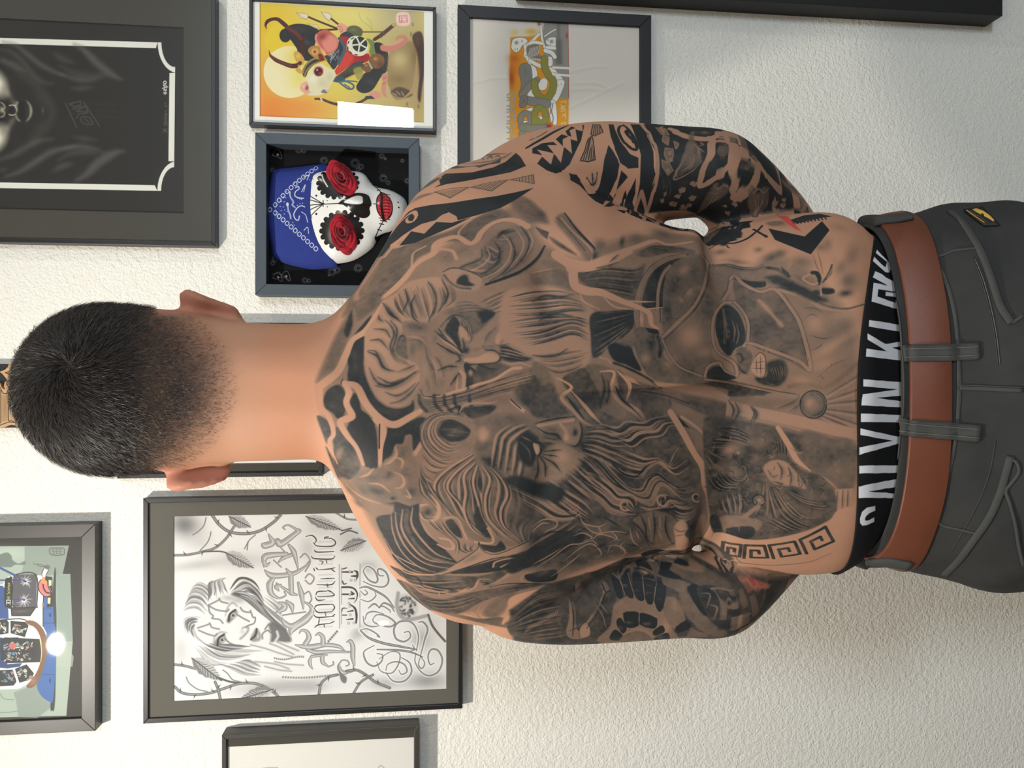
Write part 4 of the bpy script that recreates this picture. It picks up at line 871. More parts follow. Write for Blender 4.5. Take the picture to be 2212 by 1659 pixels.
    # thorny vines and leaves
    def vine(q, w=20):
        c.s(q, w / 3.858, (84, 84, 84), .95, 1.5); c.s(q, w * .25 / 3.858, (190, 190, 189), .8, 2); k = cr(pts(q), 5)
        for i in range(4, len(k) - 2, 6):
            d = k[i + 1] - k[i]; d = d / (np.linalg.norm(d) + 1e-6); nn = np.array([-d[1], d[0]]) * (1 if (i // 6) % 2 else -1)
            c.f([k[i] - d * 9, k[i] + d * 11, k[i] + nn * 36 - d * 16], (80, 80, 80), .95)
    def leaf(q0, q1, wd):
        a, b_ = np.array(q0, float), np.array(q1, float); d = b_ - a; nn = np.array([-d[1], d[0]]) / np.linalg.norm(d) * wd
        O = [a] + [a + d * t + nn * math.sin(math.pi * t ** .8) * (1 + .18 * (i % 2)) for i, t in enumerate(np.linspace(.1, .9, 9))] + [b_] + [a + d * t - nn * math.sin(math.pi * t ** .8) * (1 + .18 * (i % 2)) for i, t in enumerate(np.linspace(.9, .1, 9))]
        c.f(O, (176, 176, 175), 1, 2); c.f([a] + O[1:10] + [b_], (104, 104, 104), .8, 3)
        for t in np.linspace(.12, .85, 9):
            m = a + d * t
            for sg in (1, -1): c.s([m, m + d * .12 + sg * nn * .75 * math.sin(math.pi * t)], 1.2, (84, 84, 84) if sg < 0 else (206, 206, 205), .8)
        c.s([a, b_], 2, (66, 66, 66), .9)
    vine('340,50 400,130 490,190 620,205 740,180 850,110 910,50', 24); vine('30,385 140,380 260,355 370,320 460,240 520,150', 20); c.s('260,355 400,352 480,370', 3, D); leaf((450, 360), (685, 490), 52); leaf((480, 60), (660, 150), 50)
    c.line('290,70 270,140 220,190 180,215|240,345 300,280 325,220 330,190|700,215 650,260 610,330|640,270 632,340', 2.4, (110, 110, 110), .9)
    vine('25,1295 110,1305 200,1330', 20); leaf((170, 1240), (420, 1430), 58); c.s('380,1400 500,1440 640,1450', 4, D); vine('30,1480 90,1530 200,1545 330,1530 450,1490 560,1455 680,1450 780,1480 860,1530 890,1560', 22); vine('365,1440 390,1500 410,1590', 22); leaf((850, 1500), (560, 1590), 50)
    c.line('125,1400 150,1450 220,1500 300,1520|430,1340 470,1370 510,1420 580,1440', 2.4, (110, 110, 110), .9)
    # blackletter words running down the sheet: FEAR / nothing / BUT / Love
    def word(x0, y0, sc, rows, halo=3.5):
        c.at(x0, y0, sc); R = [(q, w) for q, w in rows]
        for q, w in R: c.s(q, [v + halo * sc for v in w], (226, 226, 225), .75, 3)
        for q, w in R: c.s(q, [v + 1.6 * sc for v in w], (72, 72, 73), .95, 1.2)
        for q, w in R: c.s(q, w, (150, 150, 150), 1, 1.2); c.s([(a_ + 5, b_ + 4) for a_, b_ in pts(q)], [v * .35 for v in w], (204, 204, 203), .8, 2)
    word(620, 1330, 6.344, [('110,400 200,420 300,430 400,420 520,400 700,420 790,480', [4, 44, 66, 66, 50, 40, 6]), ('280,470 400,500 600,490 860,500', [30, 50, 36, 16]), ('330,560 400,550 550,540', [20, 30, 10]), ('340,550 310,620 320,680 350,730', [20, 40, 30, 4]), ('480,560 490,640 570,700', [50, 44, 8]), ('570,700 635,670 630,630', [12, 10, 6]),
         ('490,400 490,300 440,245 390,270', [60, 50, 30, 6]), ('250,390 300,300 270,220 200,200 170,240', [60, 60, 40, 20, 8]), ('820,360 870,350 900,430 900,560 920,680', [8, 40, 56, 56, 20]), ('720,650 710,710 760,780 860,760 940,750', [10, 40, 50, 40, 8]), ('720,650 760,610 830,620 850,670 810,690', [8, 8, 8, 8, 6])])
    word(550, 1120, 3.66, [('285,915 300,870 400,800 450,740 440,690 390,660', [10, 50, 56, 36, 20, 6]), ('215,790 240,830 290,850 350,810', [8, 34, 34, 8]), ('170,745 230,710 230,680 190,665', [8, 44, 34, 8]), ('250,650 290,690 300,740', [8, 36, 8]), ('225,765 400,740', [6, 6]), ('345,510 370,600 385,715', [14, 36, 6]),
         ('80,410 130,450 230,450 320,430 400,380 430,340', [6, 40, 34, 28, 12, 4]), ('150,470 120,520 130,590 190,630 245,610 235,580', [20, 46, 34, 10, 8, 5]), ('170,510 280,585 330,605', [4, 24, 14]), ('285,440 290,590', [34, 32]), ('190,570 170,540 205,525', [8, 28, 10]), ('250,400 280,440', [8, 30]),
         ('75,380 78,310 130,290 250,280', [10, 44, 40, 26]), ('70,340 95,372 120,350', [26, 18, 6]), ('110,125 140,190 80,215 60,200', [4, 44, 44, 6]), ('110,125 270,300', [4, 4]), ('180,180 212,200 350,100', [40, 44, 30]), ('352,100 270,55 225,70 240,88', [16, 8, 6, 4]), ('270,210 310,270 345,405', [14, 36, 5]), ('190,345 230,310 285,290', [8, 28, 24]), ('150,330 210,385', [4, 4]), ('360,310 400,280 440,340 400,420', [4, 6, 6, 4]), ('400,470 430,440 470,470 440,520 400,490', [3, 5, 5, 5, 3]), ('390,600 430,580 450,640 420,680', [3, 5, 5, 3])], 2.5)
    c.at(660, 1150, 4.325)
    NO = '85,890 120,865 230,850|120,860 130,800|75,770 115,795 265,785|80,712 115,680 255,672|80,712 120,748 245,742|245,742 270,705 255,672|90,605 115,635 180,630|95,590 115,555 200,550|110,600 245,595 265,580 225,545|105,490 235,490 275,460|140,435 270,430|130,350 200,345 240,340 275,330|75,335 85,362|95,330 120,352|55,220 80,245 240,250 275,220|80,165 110,185 265,180|70,95 110,128 245,130 280,95 245,60 185,55|215,40 180,50 180,65|130,265 160,275 150,300|200,540 250,560|200,480 210,520|230,850 270,830|250,785 275,765|235,340 275,370|0,40 60,30 100,70 80,110|190,250 200,290|180,740 190,780|170,860 180,890'
    for q in NO.split('|'): c.s(q, 6.5, (222, 222, 221), .6, 3)
    for q in NO.split('|'): c.s(q, 2.6, (52, 52, 53), .95, 1.1, (.5, .5))
    for y in (885, 820, 760, 725, 650, 610, 575, 520, 460, 400, 300, 270, 215, 155, 90): c.s([(125, y), (250, y - 6)], 2, (172, 172, 172), .7, 3)
    c.at(720, 1200, 5.6); c.f('75,105 160,85 190,40 230,85 320,100 322,880 240,885 190,930 150,890 75,880', (214, 214, 213), .9, 2)
    c.line('70,110 75,880|322,100 320,880', 1.6, (120, 120, 120), .8, 1, sm=False)
    for q, w in (('110,165 160,150', [12, 12]), ('110,200 230,200', [16, 20]), ('250,185 285,200 290,250 275,295', [10, 26, 26, 8]), ('110,310 125,345 160,340', [14, 16, 8]), ('215,250 265,250', [10, 26]), ('105,385 200,385 260,410 290,470 275,540 250,570', [22, 22, 18, 16, 10, 5]), ('110,470 235,470', [18, 20]), ('180,525 250,520', [6, 18]), ('98,690 115,640 165,640', [8, 12, 6]), ('200,590 260,640 280,720 275,815', [10, 24, 26, 18]), ('110,722 160,722', [12, 12]), ('170,680 235,668', [8, 20]), ('160,775 235,768', [8, 20]), ('215,440 250,465', [16, 16])): c.s(q, w, (50, 50, 51), .95, 1.1)
    for x, y in ((200, 195), (215, 300), (265, 300), (197, 470), (190, 580), (200, 615), (205, 718), (185, 820), (250, 815)): c.b(x, y, 15, 15, (196, 196, 195), 1, hard=.6); c.s([(x + 14 * math.cos(t), y + 14 * math.sin(t)) for t in np.linspace(0, 6, 8)], 1, (110, 110, 110), .8)
    c.line('97,150 97,350|97,380 97,590|97,640 97,830', 1.4, (120, 120, 120), .8, 1, sm=False)
    LOVE = [('50,110 80,80 130,110 155,170 140,200 90,180 55,130 50,110', 9), ('48,190 120,222 200,230 235,190 220,130 180,100 155,108 165,145 200,150', 9), ('22,240 70,230 140,260 220,310 278,385', 12), ('30,262 60,290 80,275 60,252', 6), ('28,322 90,338 140,300 135,270', 6), ('85,388 130,355 165,382', 10), ('165,382 200,350 250,370 278,412', 10), ('165,388 190,372 240,400 250,422', 6), ('118,470 150,436 220,446 282,492 250,522 180,512 130,492 118,470', 9), ('62,470 80,425 130,412 200,430', 7), ('48,445 60,500 110,522 175,516', 7),
            ('28,550 90,605 200,645 330,670 440,690', 16), ('32,545 80,540 140,570 170,600 150,592', 7), ('150,690 300,695 400,710 485,745', 12), ('440,700 455,600 430,520 380,482 310,490 275,540 290,610 350,632 395,600 385,560 350,565', 10), ('470,735 500,620 522,540 490,490 455,490', 10), ('435,720 430,780 470,850 530,882 600,852 630,770 600,700 550,690 525,740 540,800 570,790', 9), ('470,740 500,790 480,830 455,800 470,740', 6), ('130,660 60,700 55,740 80,790 130,812 180,782 192,732 150,720', 9), ('148,780 180,850 260,862 310,792 315,720 250,708 165,760', 6), ('215,845 230,800 290,780 350,800 370,852 330,872 310,842', 7), ('215,860 270,922 350,922 402,862 390,790 330,750', 9), ('410,655 425,690 400,700', 6)]
    c.at(770, 1200, 3.4)
    for q, w in LOVE: c.s(q, w / 3.4 + 5, (226, 226, 225), .8, 3)
    for q, w in LOVE: c.s(q, w / 3.4 + .8, (80, 80, 81), .95, 1, (.5, .5)); c.s(q, w / 3.4 * .45, (178, 178, 178), .8, 1, (.3, .3))
    c.at(650, 1100, 3.858)
    leaf((40, 60), (340, 175), 44); leaf((540, 265), (330, 345), 48); vine('290,30 380,80 470,90', 14); c.line('330,210 400,180 470,200|340,180 420,160', 3, D)
    # filigree watch, small beads, vine
    c.b(880, 810, 100, 120, (196, 196, 195), .9, -30, hard=.85)
    for k in range(60):
        t = random.uniform(0, 6.28); r = random.uniform(.3, .95); c.b(880 + 80 * r * math.cos(t), 820 + 100 * r * math.sin(t), 8, 14, (64, 64, 64), .8, random.uniform(0, 180))
    c.s('810,700 800,800 830,890 900,920 1040,890', 8, (150, 150, 150), .9, 3); c.line('1060,880 1090,960 1130,1020 1200,1100', 5, (80, 80, 80), .9)
    vine('150,1540 170,1450 230,1400 300,1380', 22); vine('440,1530 500,1440 600,1380', 20); vine('380,1350 460,1340 540,1380 620,1440 740,1490', 22); c.f('310,1290 330,1360 380,1400 370,1450 330,1420', (96, 96, 96), .9, 3, True)
    for k in range(6): c.b(300 - k * 14, 1020 + k * 16, 14, 12, (90, 90, 90), .9, 40, hard=.4)
    c.a = c.a ** .92
    p.put(c, rough=.7, matname='pencil_drawing'); p.pane()
pencil()
# ---------------------------------------------------------- 4 cartoon tram print under bowed acrylic
def tram():
    p = Pic('framed_cartoon_print', 'pewter framed cartoon print of a white and blue tram with tongue and cigarette', (-170, 206), (1135, 1588), .028, 27, M_PEW)
    p.back(M_MATB)
    c = p.canvas((-150, 186), (1152, 1568), 2.0, (40, 39, 36)); c.at(0, 1130, 3.7727)
    BG = (150, 165, 152); BK = (30, 31, 33); WH = (228, 229, 226); BL = (56, 92, 150)
    c.f('-600,195 560,184 510,415 572,415 592,965 540,1570 -600,1600', BG)
    c.b(60, 250, 180, 60, (166, 180, 166), .9); c.f('200,190 560,184 510,415 380,430 170,420 200,300', (124, 136, 126), .9); c.f('460,420 572,415 590,965 470,965', (124, 140, 130), .9); c.f('110,1380 330,1300 420,1500 300,1590 150,1580 130,1450', (118, 130, 122), .8, 3)
    c.f('-60,280 0,255 60,240 95,270 100,300 150,330 200,310 200,340 120,340 80,360 -60,345', (92, 104, 98), .9, 2, True); c.line('0,1390 30,1430 110,1440|0,1545 90,1540 150,1530', 2, (110, 122, 114), .8); c.f('470,970 540,980 600,1090 590,1170 460,1170', (158, 168, 154), .7)
    c.f('442,390 455,400 455,600 460,800 455,1100 450,1400 440,1520 425,1525 410,1480 430,1000 420,700', (44, 46, 48), .95, 2, True)
    # body: blue skirt, white shell, tyre-brown rim
    c.f('355,600 420,600 440,800 450,850 460,1000 445,1300 430,1450 400,1455 330,1400 300,1300 350,1100 350,800', BL, 1, 1.5, True); c.line('355,815 450,815|340,1230 440,1235|350,700 420,700', 1.2, (34, 58, 100), .9, sm=False); c.f('400,735 415,735 415,765 400,765', (30, 50, 90)); c.f('400,1270 412,1270 412,1300 400,1300', (30, 50, 90))
    c.f('-600,500 20,500 60,440 120,420 300,425 345,430 355,560 350,680 350,840 380,900 340,1130 300,1280 150,1350 -600,1380', WH, 1, 1.5); c.s('350,430 355,560 350,680 350,840', 1.6, BK)
    c.f('-600,500 20,510 60,560 70,780 -600,790', (44, 72, 126)); c.s('0,790 150,780 210,790', 2, BK)
    c.f('210,795 280,800 340,850 375,920 385,1000 370,1120 330,1240 290,1320 240,1345 215,1325 270,1260 320,1160 340,1040 330,940 290,860 220,820', (112, 78, 54), 1, 1.5, True); c.b(262, 845, 14, 7, (232, 228, 220), .9, 30); c.b(270, 1290, 40, 30, (150, 112, 100), .7, -40)
    # windscreen with two nails, destination board
    c.f('110,430 130,420 290,420 300,440 295,660 285,685 120,682 105,660 100,520', (74, 72, 78), 1, 1.2, True); c.s('110,430 290,420 300,660 285,685 110,680 102,540', 2, BK, closed=True)
    for cx, cy in ((205, 475), (195, 625)):
        for k in range(17):
            t = k * .37 + random.random() * .2; r = random.uniform(28, 72); c.s([(cx, cy), (cx + r * .6 * math.cos(t), cy + r * .6 * math.sin(t) + 3), (cx + r * math.cos(t + .1), cy + r * math.sin(t + .1))], [8, 1.5], (206, 204, 212), .85)
        c.b(cx, cy, 14, 10, BK, 1, hard=.6)
    c.s('-300,470 150,464 195,478', 2.6, (40, 62, 110)); c.s('-300,625 150,620 190,625', 2.6, (40, 62, 110)); c.s('-200,260 0,365 60,395 120,425', 4.2, (48, 72, 122))
    c.f('40,470 75,445 95,450 98,680 55,685 35,650', BK, 1, 1, True); YG = (186, 196, 92)
    for k, q in enumerate(('0,0 0,14 14,14 14,6|14,14 28,14 28,0', '0,0 0,14 14,14|14,14 28,14 28,0')):
        for w_ in q.split('|'): c.s([(54 + v[0], 662 - k * 20 - v[1]) for v in pts(w_)], 1.4, (214, 216, 206), 1, .8, sm=False)
    y = 616
    for g in ('H', 'I', ' ', 'T', 'e', 'l', 'e', 't', 'o', 'u', 'r'):
        st = {'H': '0,0 22,0|0,9 22,9|11,0 11,9', 'I': '0,4 22,4', 'T': '0,5 22,5|0,0 0,10', 'e': '15,0 15,8 8,8 8,0 22,0 22,8', 'l': '0,3 22,3', 't': '2,4 22,4|8,0 8,8', 'o': '8,0 8,8 22,8 22,0 8,0', 'u': '8,0 22,0 22,8 8,8', 'r': '8,0 22,0|8,0 8,7'}.get(g)
        if st:
            for w_ in st.split('|'): c.s([(58 + v[0], y - v[1]) for v in pts(w_)], .9, YG, .9, .8, sm=False)
        y -= 13 if g != ' ' else 8
    c.f('90,690 290,688 245,755 95,755', (54, 52, 54), 1, 1.2); c.b(170, 720, 70, 12, (92, 90, 94), .7, -4); c.s('90,690 290,688 245,755 95,755', 1.8, BK, closed=True, sm=False)
    # mouth, tongue, cigarette, plates
    c.f('355,430 425,440 430,680 380,690 385,600 420,560', (44, 45, 47), 1, 1.5); c.f('395,462 420,466 418,510 396,512', (210, 202, 150)); c.f('388,608 412,608 408,660 386,655', (210, 202, 150)); c.f('340,650 355,650 352,680 340,676', (196, 120, 60))
    c.f('315,490 330,465 360,460 385,470 392,520 412,560 410,590 370,600 330,570 312,530', (206, 112, 108), 1, 1.2, True); c.s('352,478 352,520 372,560 404,572', 2.6, BK); c.s('315,490 330,465 360,460 385,470 392,520 412,560 410,590 370,600 330,570 312,530', 1.5, BK, closed=True)
    c.s('358,480 355,430 378,370', [30, 28, 26], (232, 230, 222)); c.s('357,482 356,455', 7.4, (216, 136, 70)); c.b(385, 360, 26, 24, (92, 94, 92), 1, hard=.6); c.line('375,360 340,340 270,333|370,355 320,352 300,335', 1.2, (60, 64, 62), .8)
    c.line('345,440 342,400 365,360|370,470 372,430 395,385', 1.0, BK, .9)
    # windows crowded with riders
    wins = ['-90,800 50,790 68,810 65,895 10,905 -90,900', '88,800 200,808 228,835 200,925 90,895', '10,950 40,935 320,948 335,1000 335,1130 60,1138 15,1110 5,1020', '-60,1205 100,1198 130,1290 110,1320 -60,1330', '125,1190 215,1155 272,1225 250,1270 160,1298']
    c.f('0,940 140,930 180,945 0,960', (44, 66, 110), .9); c.f('-100,920 20,935 60,1150 180,1140 160,1170 60,1185 -100,1170', (40, 60, 102), 1, 2)
    for q in wins: c.f(q, (38, 42, 42), 1, 1.2); c.s(q, 1.6, BK, closed=True, sm=False)
    for x0, y0, x1, y1, n in ((0, 810, 60, 890, 9), (100, 820, 205, 900, 14), (30, 970, 260, 1030, 20), (30, 1050, 260, 1120, 22), (0, 1210, 110, 1310, 12), (140, 1185, 250, 1280, 14)):
        for k in range(n):
            x, y_ = random.uniform(x0, x1), random.uniform(y0, y1); r = random.uniform(10, 22)
            cl = random.choice([(200, 204, 190), (186, 190, 170), (176, 132, 118), (110, 140, 160), (206, 206, 196), (150, 160, 150)])
            if k % 3 == 0: c.b(x, y_, r, r * .8, cl, .9, random.uniform(0, 180), hard=.75); c.s([(x - r, y_), (x, y_ - r * .8), (x + r, y_), (x, y_ + r * .8)], .9, BK, closed=True); c.b(x - 4, y_, 3, 3, BK, 1); c.b(x + 5, y_ - 3, 3, 3, BK, 1)
            else: c.s([(x, y_), (x + random.uniform(-26, 26), y_ + random.uniform(-20, 20)), (x + random.uniform(-34, 34), y_ + random.uniform(-26, 26))], random.uniform(1, 2.4), cl, .9)
    c.f('70,990 115,980 130,1010 90,1030', (190, 92, 88), .95, 2, True); c.line('20,1042 270,1050|270,950 275,1130', 2.2, BK, 1, sm=False); c.s('325,950 338,1040 332,1130', 1.8, (206, 190, 110)); c.line('30,1000 60,985|30,1015 64,1008', 2.4, (104, 150, 180), .9)
    # little round-cornered stamp
    c.s('405,210 440,204 515,206 522,230 515,258 440,262 408,250', 1.8, (70, 76, 72), .9, closed=True); c.line('420,220 500,216|425,232 505,230|425,246 500,246|430,215 435,250|460,215 462,250|490,215 492,250', 1.2, (84, 92, 88), .8, sm=False)
    c.a = c.a ** .92
    p.put(c, rough=.5, matname='cartoon_tram_print'); p.pane(M_ACRYL, bulge=.0012)
tram()

# ---------------------------------------------------------- 5 white sheet, frame cut off by the photograph's edge
def sheet():
    p = Pic('framed_sketch', 'black framed pale sketch sheet, low on the left below the pencil drawing', (479, 904), (1578, 1960), .032, 9, M_PEW)
    for o in p.e.children: o.data.materials[0] = M_BLK if False else M_PEW
    p.back(M_MATD); p.mount((492, 894), (1603, 1935), M_MATD)
    c = p.canvas((488, 898), (1598, 1940), 1.2, (214, 212, 205)); c.at(0, 0, 1)
    c.b(560, 1700, 40, 20, (150, 140, 128), .7); c.line('540,1668 570,1660 600,1659|815,1662 822,1654 830,1660', 2, (150, 148, 144), .8); c.s('560,1720 600,1690 700,1700 780,1690 830,1700', 3, (120, 118, 114), .8)
    c.h('560,1720 600,1800 640,1880', '820,1720 800,1800 760,1880', 9, 2, ((150, 148, 144), (110, 108, 104)), .6)
    p.put(c, rough=.85, matname='pale_sketch')
    p.pane()
sheet()

# ---------------------------------------------------------- 6 frame mostly hidden by the head
def behind():
    p = Pic('framed_sheet', 'dark frame with white sheet mostly hidden behind the head and neck', (253, 697), (696, 1031), .02, 9, M_BLKD)
    p.back(M_MATD); p.mount((276, 683), (723, 1002), M_MATD)
    c = p.canvas((272, 687), (719, 1006), 1, (226, 226, 222)); c.at(0, 0, 1)
    p.put(c, rough=.8, matname='white_sheet'); p.pane()
behind()

# ---------------------------------------------------------- 7 carved letter sign above the head
def sign():
    yb = WALL_Y - .012; e = empty('letter_sign', (0, 0, 0)); tag(e, 'black board with carved tan blackletter, above the head at the top', 'sign')
    zt, zb = P(-330, 855, yb).z, P(70, 855, yb).z; x1, x0 = P(20, 786, yb).x, P(20, 924, yb).x
    box('board', x0, x1, yb, WALL_Y - .001, zb, zt, M_BLKD, e, .001)
    yf = yb - .006
    q = pts('175,235 265,235 300,300 400,350 560,420 640,520 560,640 600,760 700,900 690,1250 640,1400 470,1400 370,1420 360,1490 340,1500 300,1462 230,1452 150,1466 80,1503 0,1508 -150,1490 -300,1500 -320,1380 -260,1300 -250,760 -320,650 -200,600 -80,640 0,620 20,680 60,740 110,755 75,690 90,610 150,570 100,500 40,430 0,410 0,395 90,360 160,300')
    w = [P(a / 9.21, 760 + b / 9.21, yf) for a, b in q]
    letter = prism('letter', [(p.x, p.z) for p in w], yb, yf, None, e)
    xs = [p.x for p in w]; zs = [p.z for p in w]; X0, X1, Z0, Z1 = min(xs), max(xs), min(zs), max(zs); tk = 4 * F / yf
    def mp(k):
        r = np.array([tuple(P(a, b, yf)) for a, b in k]); return np.stack([(r[:, 0] - X0) * tk, (Z1 - r[:, 2]) * tk], 1)
    c = Canvas(int((X1 - X0) * tk), int((Z1 - Z0) * tk), [v / 255 for v in (190, 152, 112)], mp); c.k = 4; c.at(0, 760, 9.21)
    IN = (160, 128, 88); DK = (46, 36, 26)
    c.f('30,850 150,880 160,1370 30,1400', IN, .9, 3); c.b(95, 1100, 40, 230, (140, 112, 76), .7); c.f('170,1000 350,1160 350,1350 180,1360', (178, 146, 104), .8, 3); c.f('50,850 190,850 340,990 360,1100 200,980 140,950', IN, .9, 4)
    c.line('15,700 15,1420|25,760 60,820 110,832 170,815 215,775 350,870|225,790 228,840 330,930|168,985 340,1165|165,990 168,1350 220,1365 290,1405|0,1460 80,1430 180,1400 290,1405|105,415 180,395 230,330 235,290 250,330 300,350|105,415 190,460 245,530|150,650 170,720 240,780|340,1320 375,1270|350,1330 410,1320', 1.6, DK, .95, 1)
    c.s('40,850 100,860 190,850', .8, (214, 182, 140), .7)
    vv = np.array([v.co[:] for v in letter.data.vertices]); set_uv(letter.data, np.stack([(vv[:, 0] - X0) / (X1 - X0), (vv[:, 2] - Z0) / (Z1 - Z0)], 1))
    letter.data.materials.append(image_mat('carved_tan_wood', c.a, .6, bump=.2, bscale=300)); letter['label'] = 'carved tan wooden blackletter'
sign()

# ---------------------------------------------------------- 8 graffiti sketch in a flat black frame
def graffiti():
    p = Pic('framed_graffiti_sketch', 'flat black framed sketch of skeletons and grey letters on orange', (989, 1407), (21, 545), .022, 26, M_BLKD)
    p.back(M_MATW)
    c = p.canvas((1008, 1390), (42, 528), 2, (206, 200, 190)); c.at(1060, 30, 5.925)
    OR = (206, 140, 44); GY = (140, 138, 130); WT = (218, 215, 206); OL = (84, 82, 78); OV = (136, 132, 66)
    c.f('250,300 470,290 700,250 700,120 985,110 1000,1100 985,1900 1000,1960 240,1960 240,1000 245,600', OR, 1, 4); c.b(300, 240, 60, 50, (214, 180, 100), .8); c.b(520, 230, 90, 50, (206, 160, 60), .9); c.b(300, 570, 90, 70, (176, 92, 40), .8); c.b(270, 800, 40, 160, (150, 60, 34), .9); c.b(300, 720, 70, 120, (196, 110, 40), .8); c.b(900, 1300, 60, 200, (206, 146, 50), .9); c.b(620, 130, 26, 30, (150, 40, 60), .7)
    c.f('680,120 985,110 998,1060 985,1090 880,1080 860,1000 830,700 680,520 650,300', GY, 1, 4); c.f('850,130 885,130 905,640 850,650', (112, 110, 106), .8, 6); c.f('830,330 910,340 915,640 830,640', (104, 102, 98), .8, 8); c.b(975, 280, 14, 40, (160, 40, 66), .8); c.s('990,130 995,600 998,1080', 1.6, (150, 60, 70), .7)
    # two skulls
    for q, ey in (('270,380 285,330 330,310 400,305 450,320 470,345 455,380 420,400 400,410 380,450 350,485 310,490 280,460 262,430', (330, 370)), ('705,345 740,310 800,300 835,310 832,360 830,415 780,420 720,395', (780, 355))):
        c.s(q, 3, OL, .5, 3, closed=True); c.f(q, WT, 1, 2, True); c.b(ey[0], ey[1], 26, 24, OL, .8); c.b(ey[0] + 4, ey[1] - 2, 8, 8, WT, .7); c.b(ey[0] + 70 if ey[0] < 500 else ey[0] - 50, ey[1] - 20, 10, 16, OL, .6)
    c.line('310,470 315,440|340,470 345,440|730,410 735,390|760,416 765,395', 1.2, OL, .7)
    # bones: spine, ribs, arms
    for q, w in (('470,395 540,340 600,280 640,250', 6), ('640,160 650,250 660,330 690,430', 5), ('690,290 760,240 830,200', 3), ('440,410 450,470 440,540', 7), ('500,385 560,365 660,380', 7), ('455,550 480,590 500,640', 6), ('510,600 570,640 660,680', 8), ('700,470 780,500 820,550', 9), ('720,430 820,440', 7)): c.s(q, w + 1.6, OL, .6, 2); c.s(q, w, WT, 1, 1.5)
    c.f('460,430 530,390 600,395 630,440 610,500 640,540 690,570 660,600 560,600 490,570 460,500', (120, 114, 104), 1, 3, True)
    for k in range(7): c.s([(465 + k * 22, 560 - k * 4), (490 + k * 22, 500 - k * 8), (505 + k * 20, 440 - k * 4)], 1.5, (200, 194, 184), .9)
    for k in range(6): c.s([(490 + k * 28, 560 + k * 4), (520 + k * 28, 590 + k * 2)], 2, (206, 200, 190), .9)
    # interlaced letter bars, white gaps, board with holes
    for q in ('500,660 570,680 600,780 560,850 520,830 510,740', '450,800 490,850 460,890', '620,860 680,820 730,860 710,960 640,980 600,920', '470,1020 540,950 560,1040 580,1085 490,1070', '700,560 780,550 795,650 740,680 720,620', '740,700 800,690 850,740 940,860 830,850', '830,860 950,870 850,1120 750,1125 800,1000', '460,1220 540,1200 530,1240 470,1250', '590,1310 640,1310 680,1350 620,1390', '420,1370 500,1370 490,1400 420,1400', '740,1130 830,1130 850,1400 790,1410 760,1330'): c.f(q, WT, 1, 2, True); c.s(q, 1.2, OL, .6, 1.5, closed=True)
    for x, y in ((865, 920), (830, 1020), (905, 900)): c.b(x, y, 10, 8, (120, 118, 112), .8)
    def bar(q, cl, w=13):
        c.s(q, w + 1.8, OL, .85, 1.5); c.s(q, w, cl, 1, 1.5)
    bar('400,1040 430,900 400,720 440,670 480,700 490,850 450,880', (122, 122, 114)); bar('400,1040 500,920 590,850', (128, 126, 114)); bar('560,880 580,1000 650,1080 720,1090 790,980 800,860 740,780 690,680 690,580', OV, 15); bar('480,1110 600,1130 720,1150', (128, 126, 120), 18); bar('390,1180 400,1090 440,1070 450,1120 420,1180', (120, 118, 114), 7)
    bar('380,1380 390,1310 450,1270 500,1310 510,1400 430,1440', (130, 126, 116), 12); bar('560,1400 570,1260 620,1200 690,1250 700,1360 620,1400 590,1350', OV, 13); bar('400,1450 560,1470 700,1460', (126, 124, 112), 16); bar('400,1540 480,1600 430,1700', (126, 126, 124), 14); bar('500,1560 620,1540 700,1600', (126, 126, 124), 12)
    c.line('800,1140 780,1240 800,1330 790,1400|760,1180 770,1280', 2, OL, .8); c.b(750, 1440, 40, 50, (130, 40, 60), .9)
    c.line('800,690 1000,700|800,770 1000,790', 6, WT, 1, 2); c.line('790,705 1000,716|800,755 1000,772', 1.2, OL, .6)
    # lettering down both edges
    GL = (168, 162, 152)
    for k, q in enumerate(('210,1040 300,1000 300,1080 210,1070', '215,1110 300,1090 300,1140 250,1160', '210,1180 300,1180|250,1160 250,1210|210,1225 300,1225', '210,1260 300,1250 300,1300', '215,1320 300,1310 290,1370 215,1370', '210,1410 240,1400 300,1430 250,1480 210,1450', '210,1520 300,1510|250,1500 290,1580', '215,1600 300,1600 290,1640')):
        for s_ in q.split('|'): c.s(s_, 3.6, GL, .95, 2); c.s(s_, 1.2, (120, 112, 104), .6, 2)
    c.line('900,1130 960,1120 960,1150|905,1200 960,1180|900,1170 930,1200 900,1220 960,1215|900,1250 960,1240 950,1290 920,1280|910,1310 960,1300 955,1340|905,1400 960,1390 940,1430 905,1410', 2.4, (206, 190, 150), .8, 1.5)
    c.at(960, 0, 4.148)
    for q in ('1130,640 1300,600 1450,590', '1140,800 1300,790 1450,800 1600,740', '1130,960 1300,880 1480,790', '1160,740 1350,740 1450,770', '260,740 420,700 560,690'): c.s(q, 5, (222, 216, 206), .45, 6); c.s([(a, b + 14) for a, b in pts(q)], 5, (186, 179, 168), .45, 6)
    p.put(c, rough=.85, matname='graffiti_sketch_paper')
graffiti()

# ---------------------------------------------------------- 9 deep black box frame on the right
def deep():
    d = .046; yf = WALL_Y - d
    p = Pic('deep_box_frame', 'deep matt black box frame cut off at the right side', (1120, 2166), (-640, 3), d, 60, material('matt_black_paint', (17, 17, 18), .55), bev=.001)
    p.back(M_MATB)
deep()

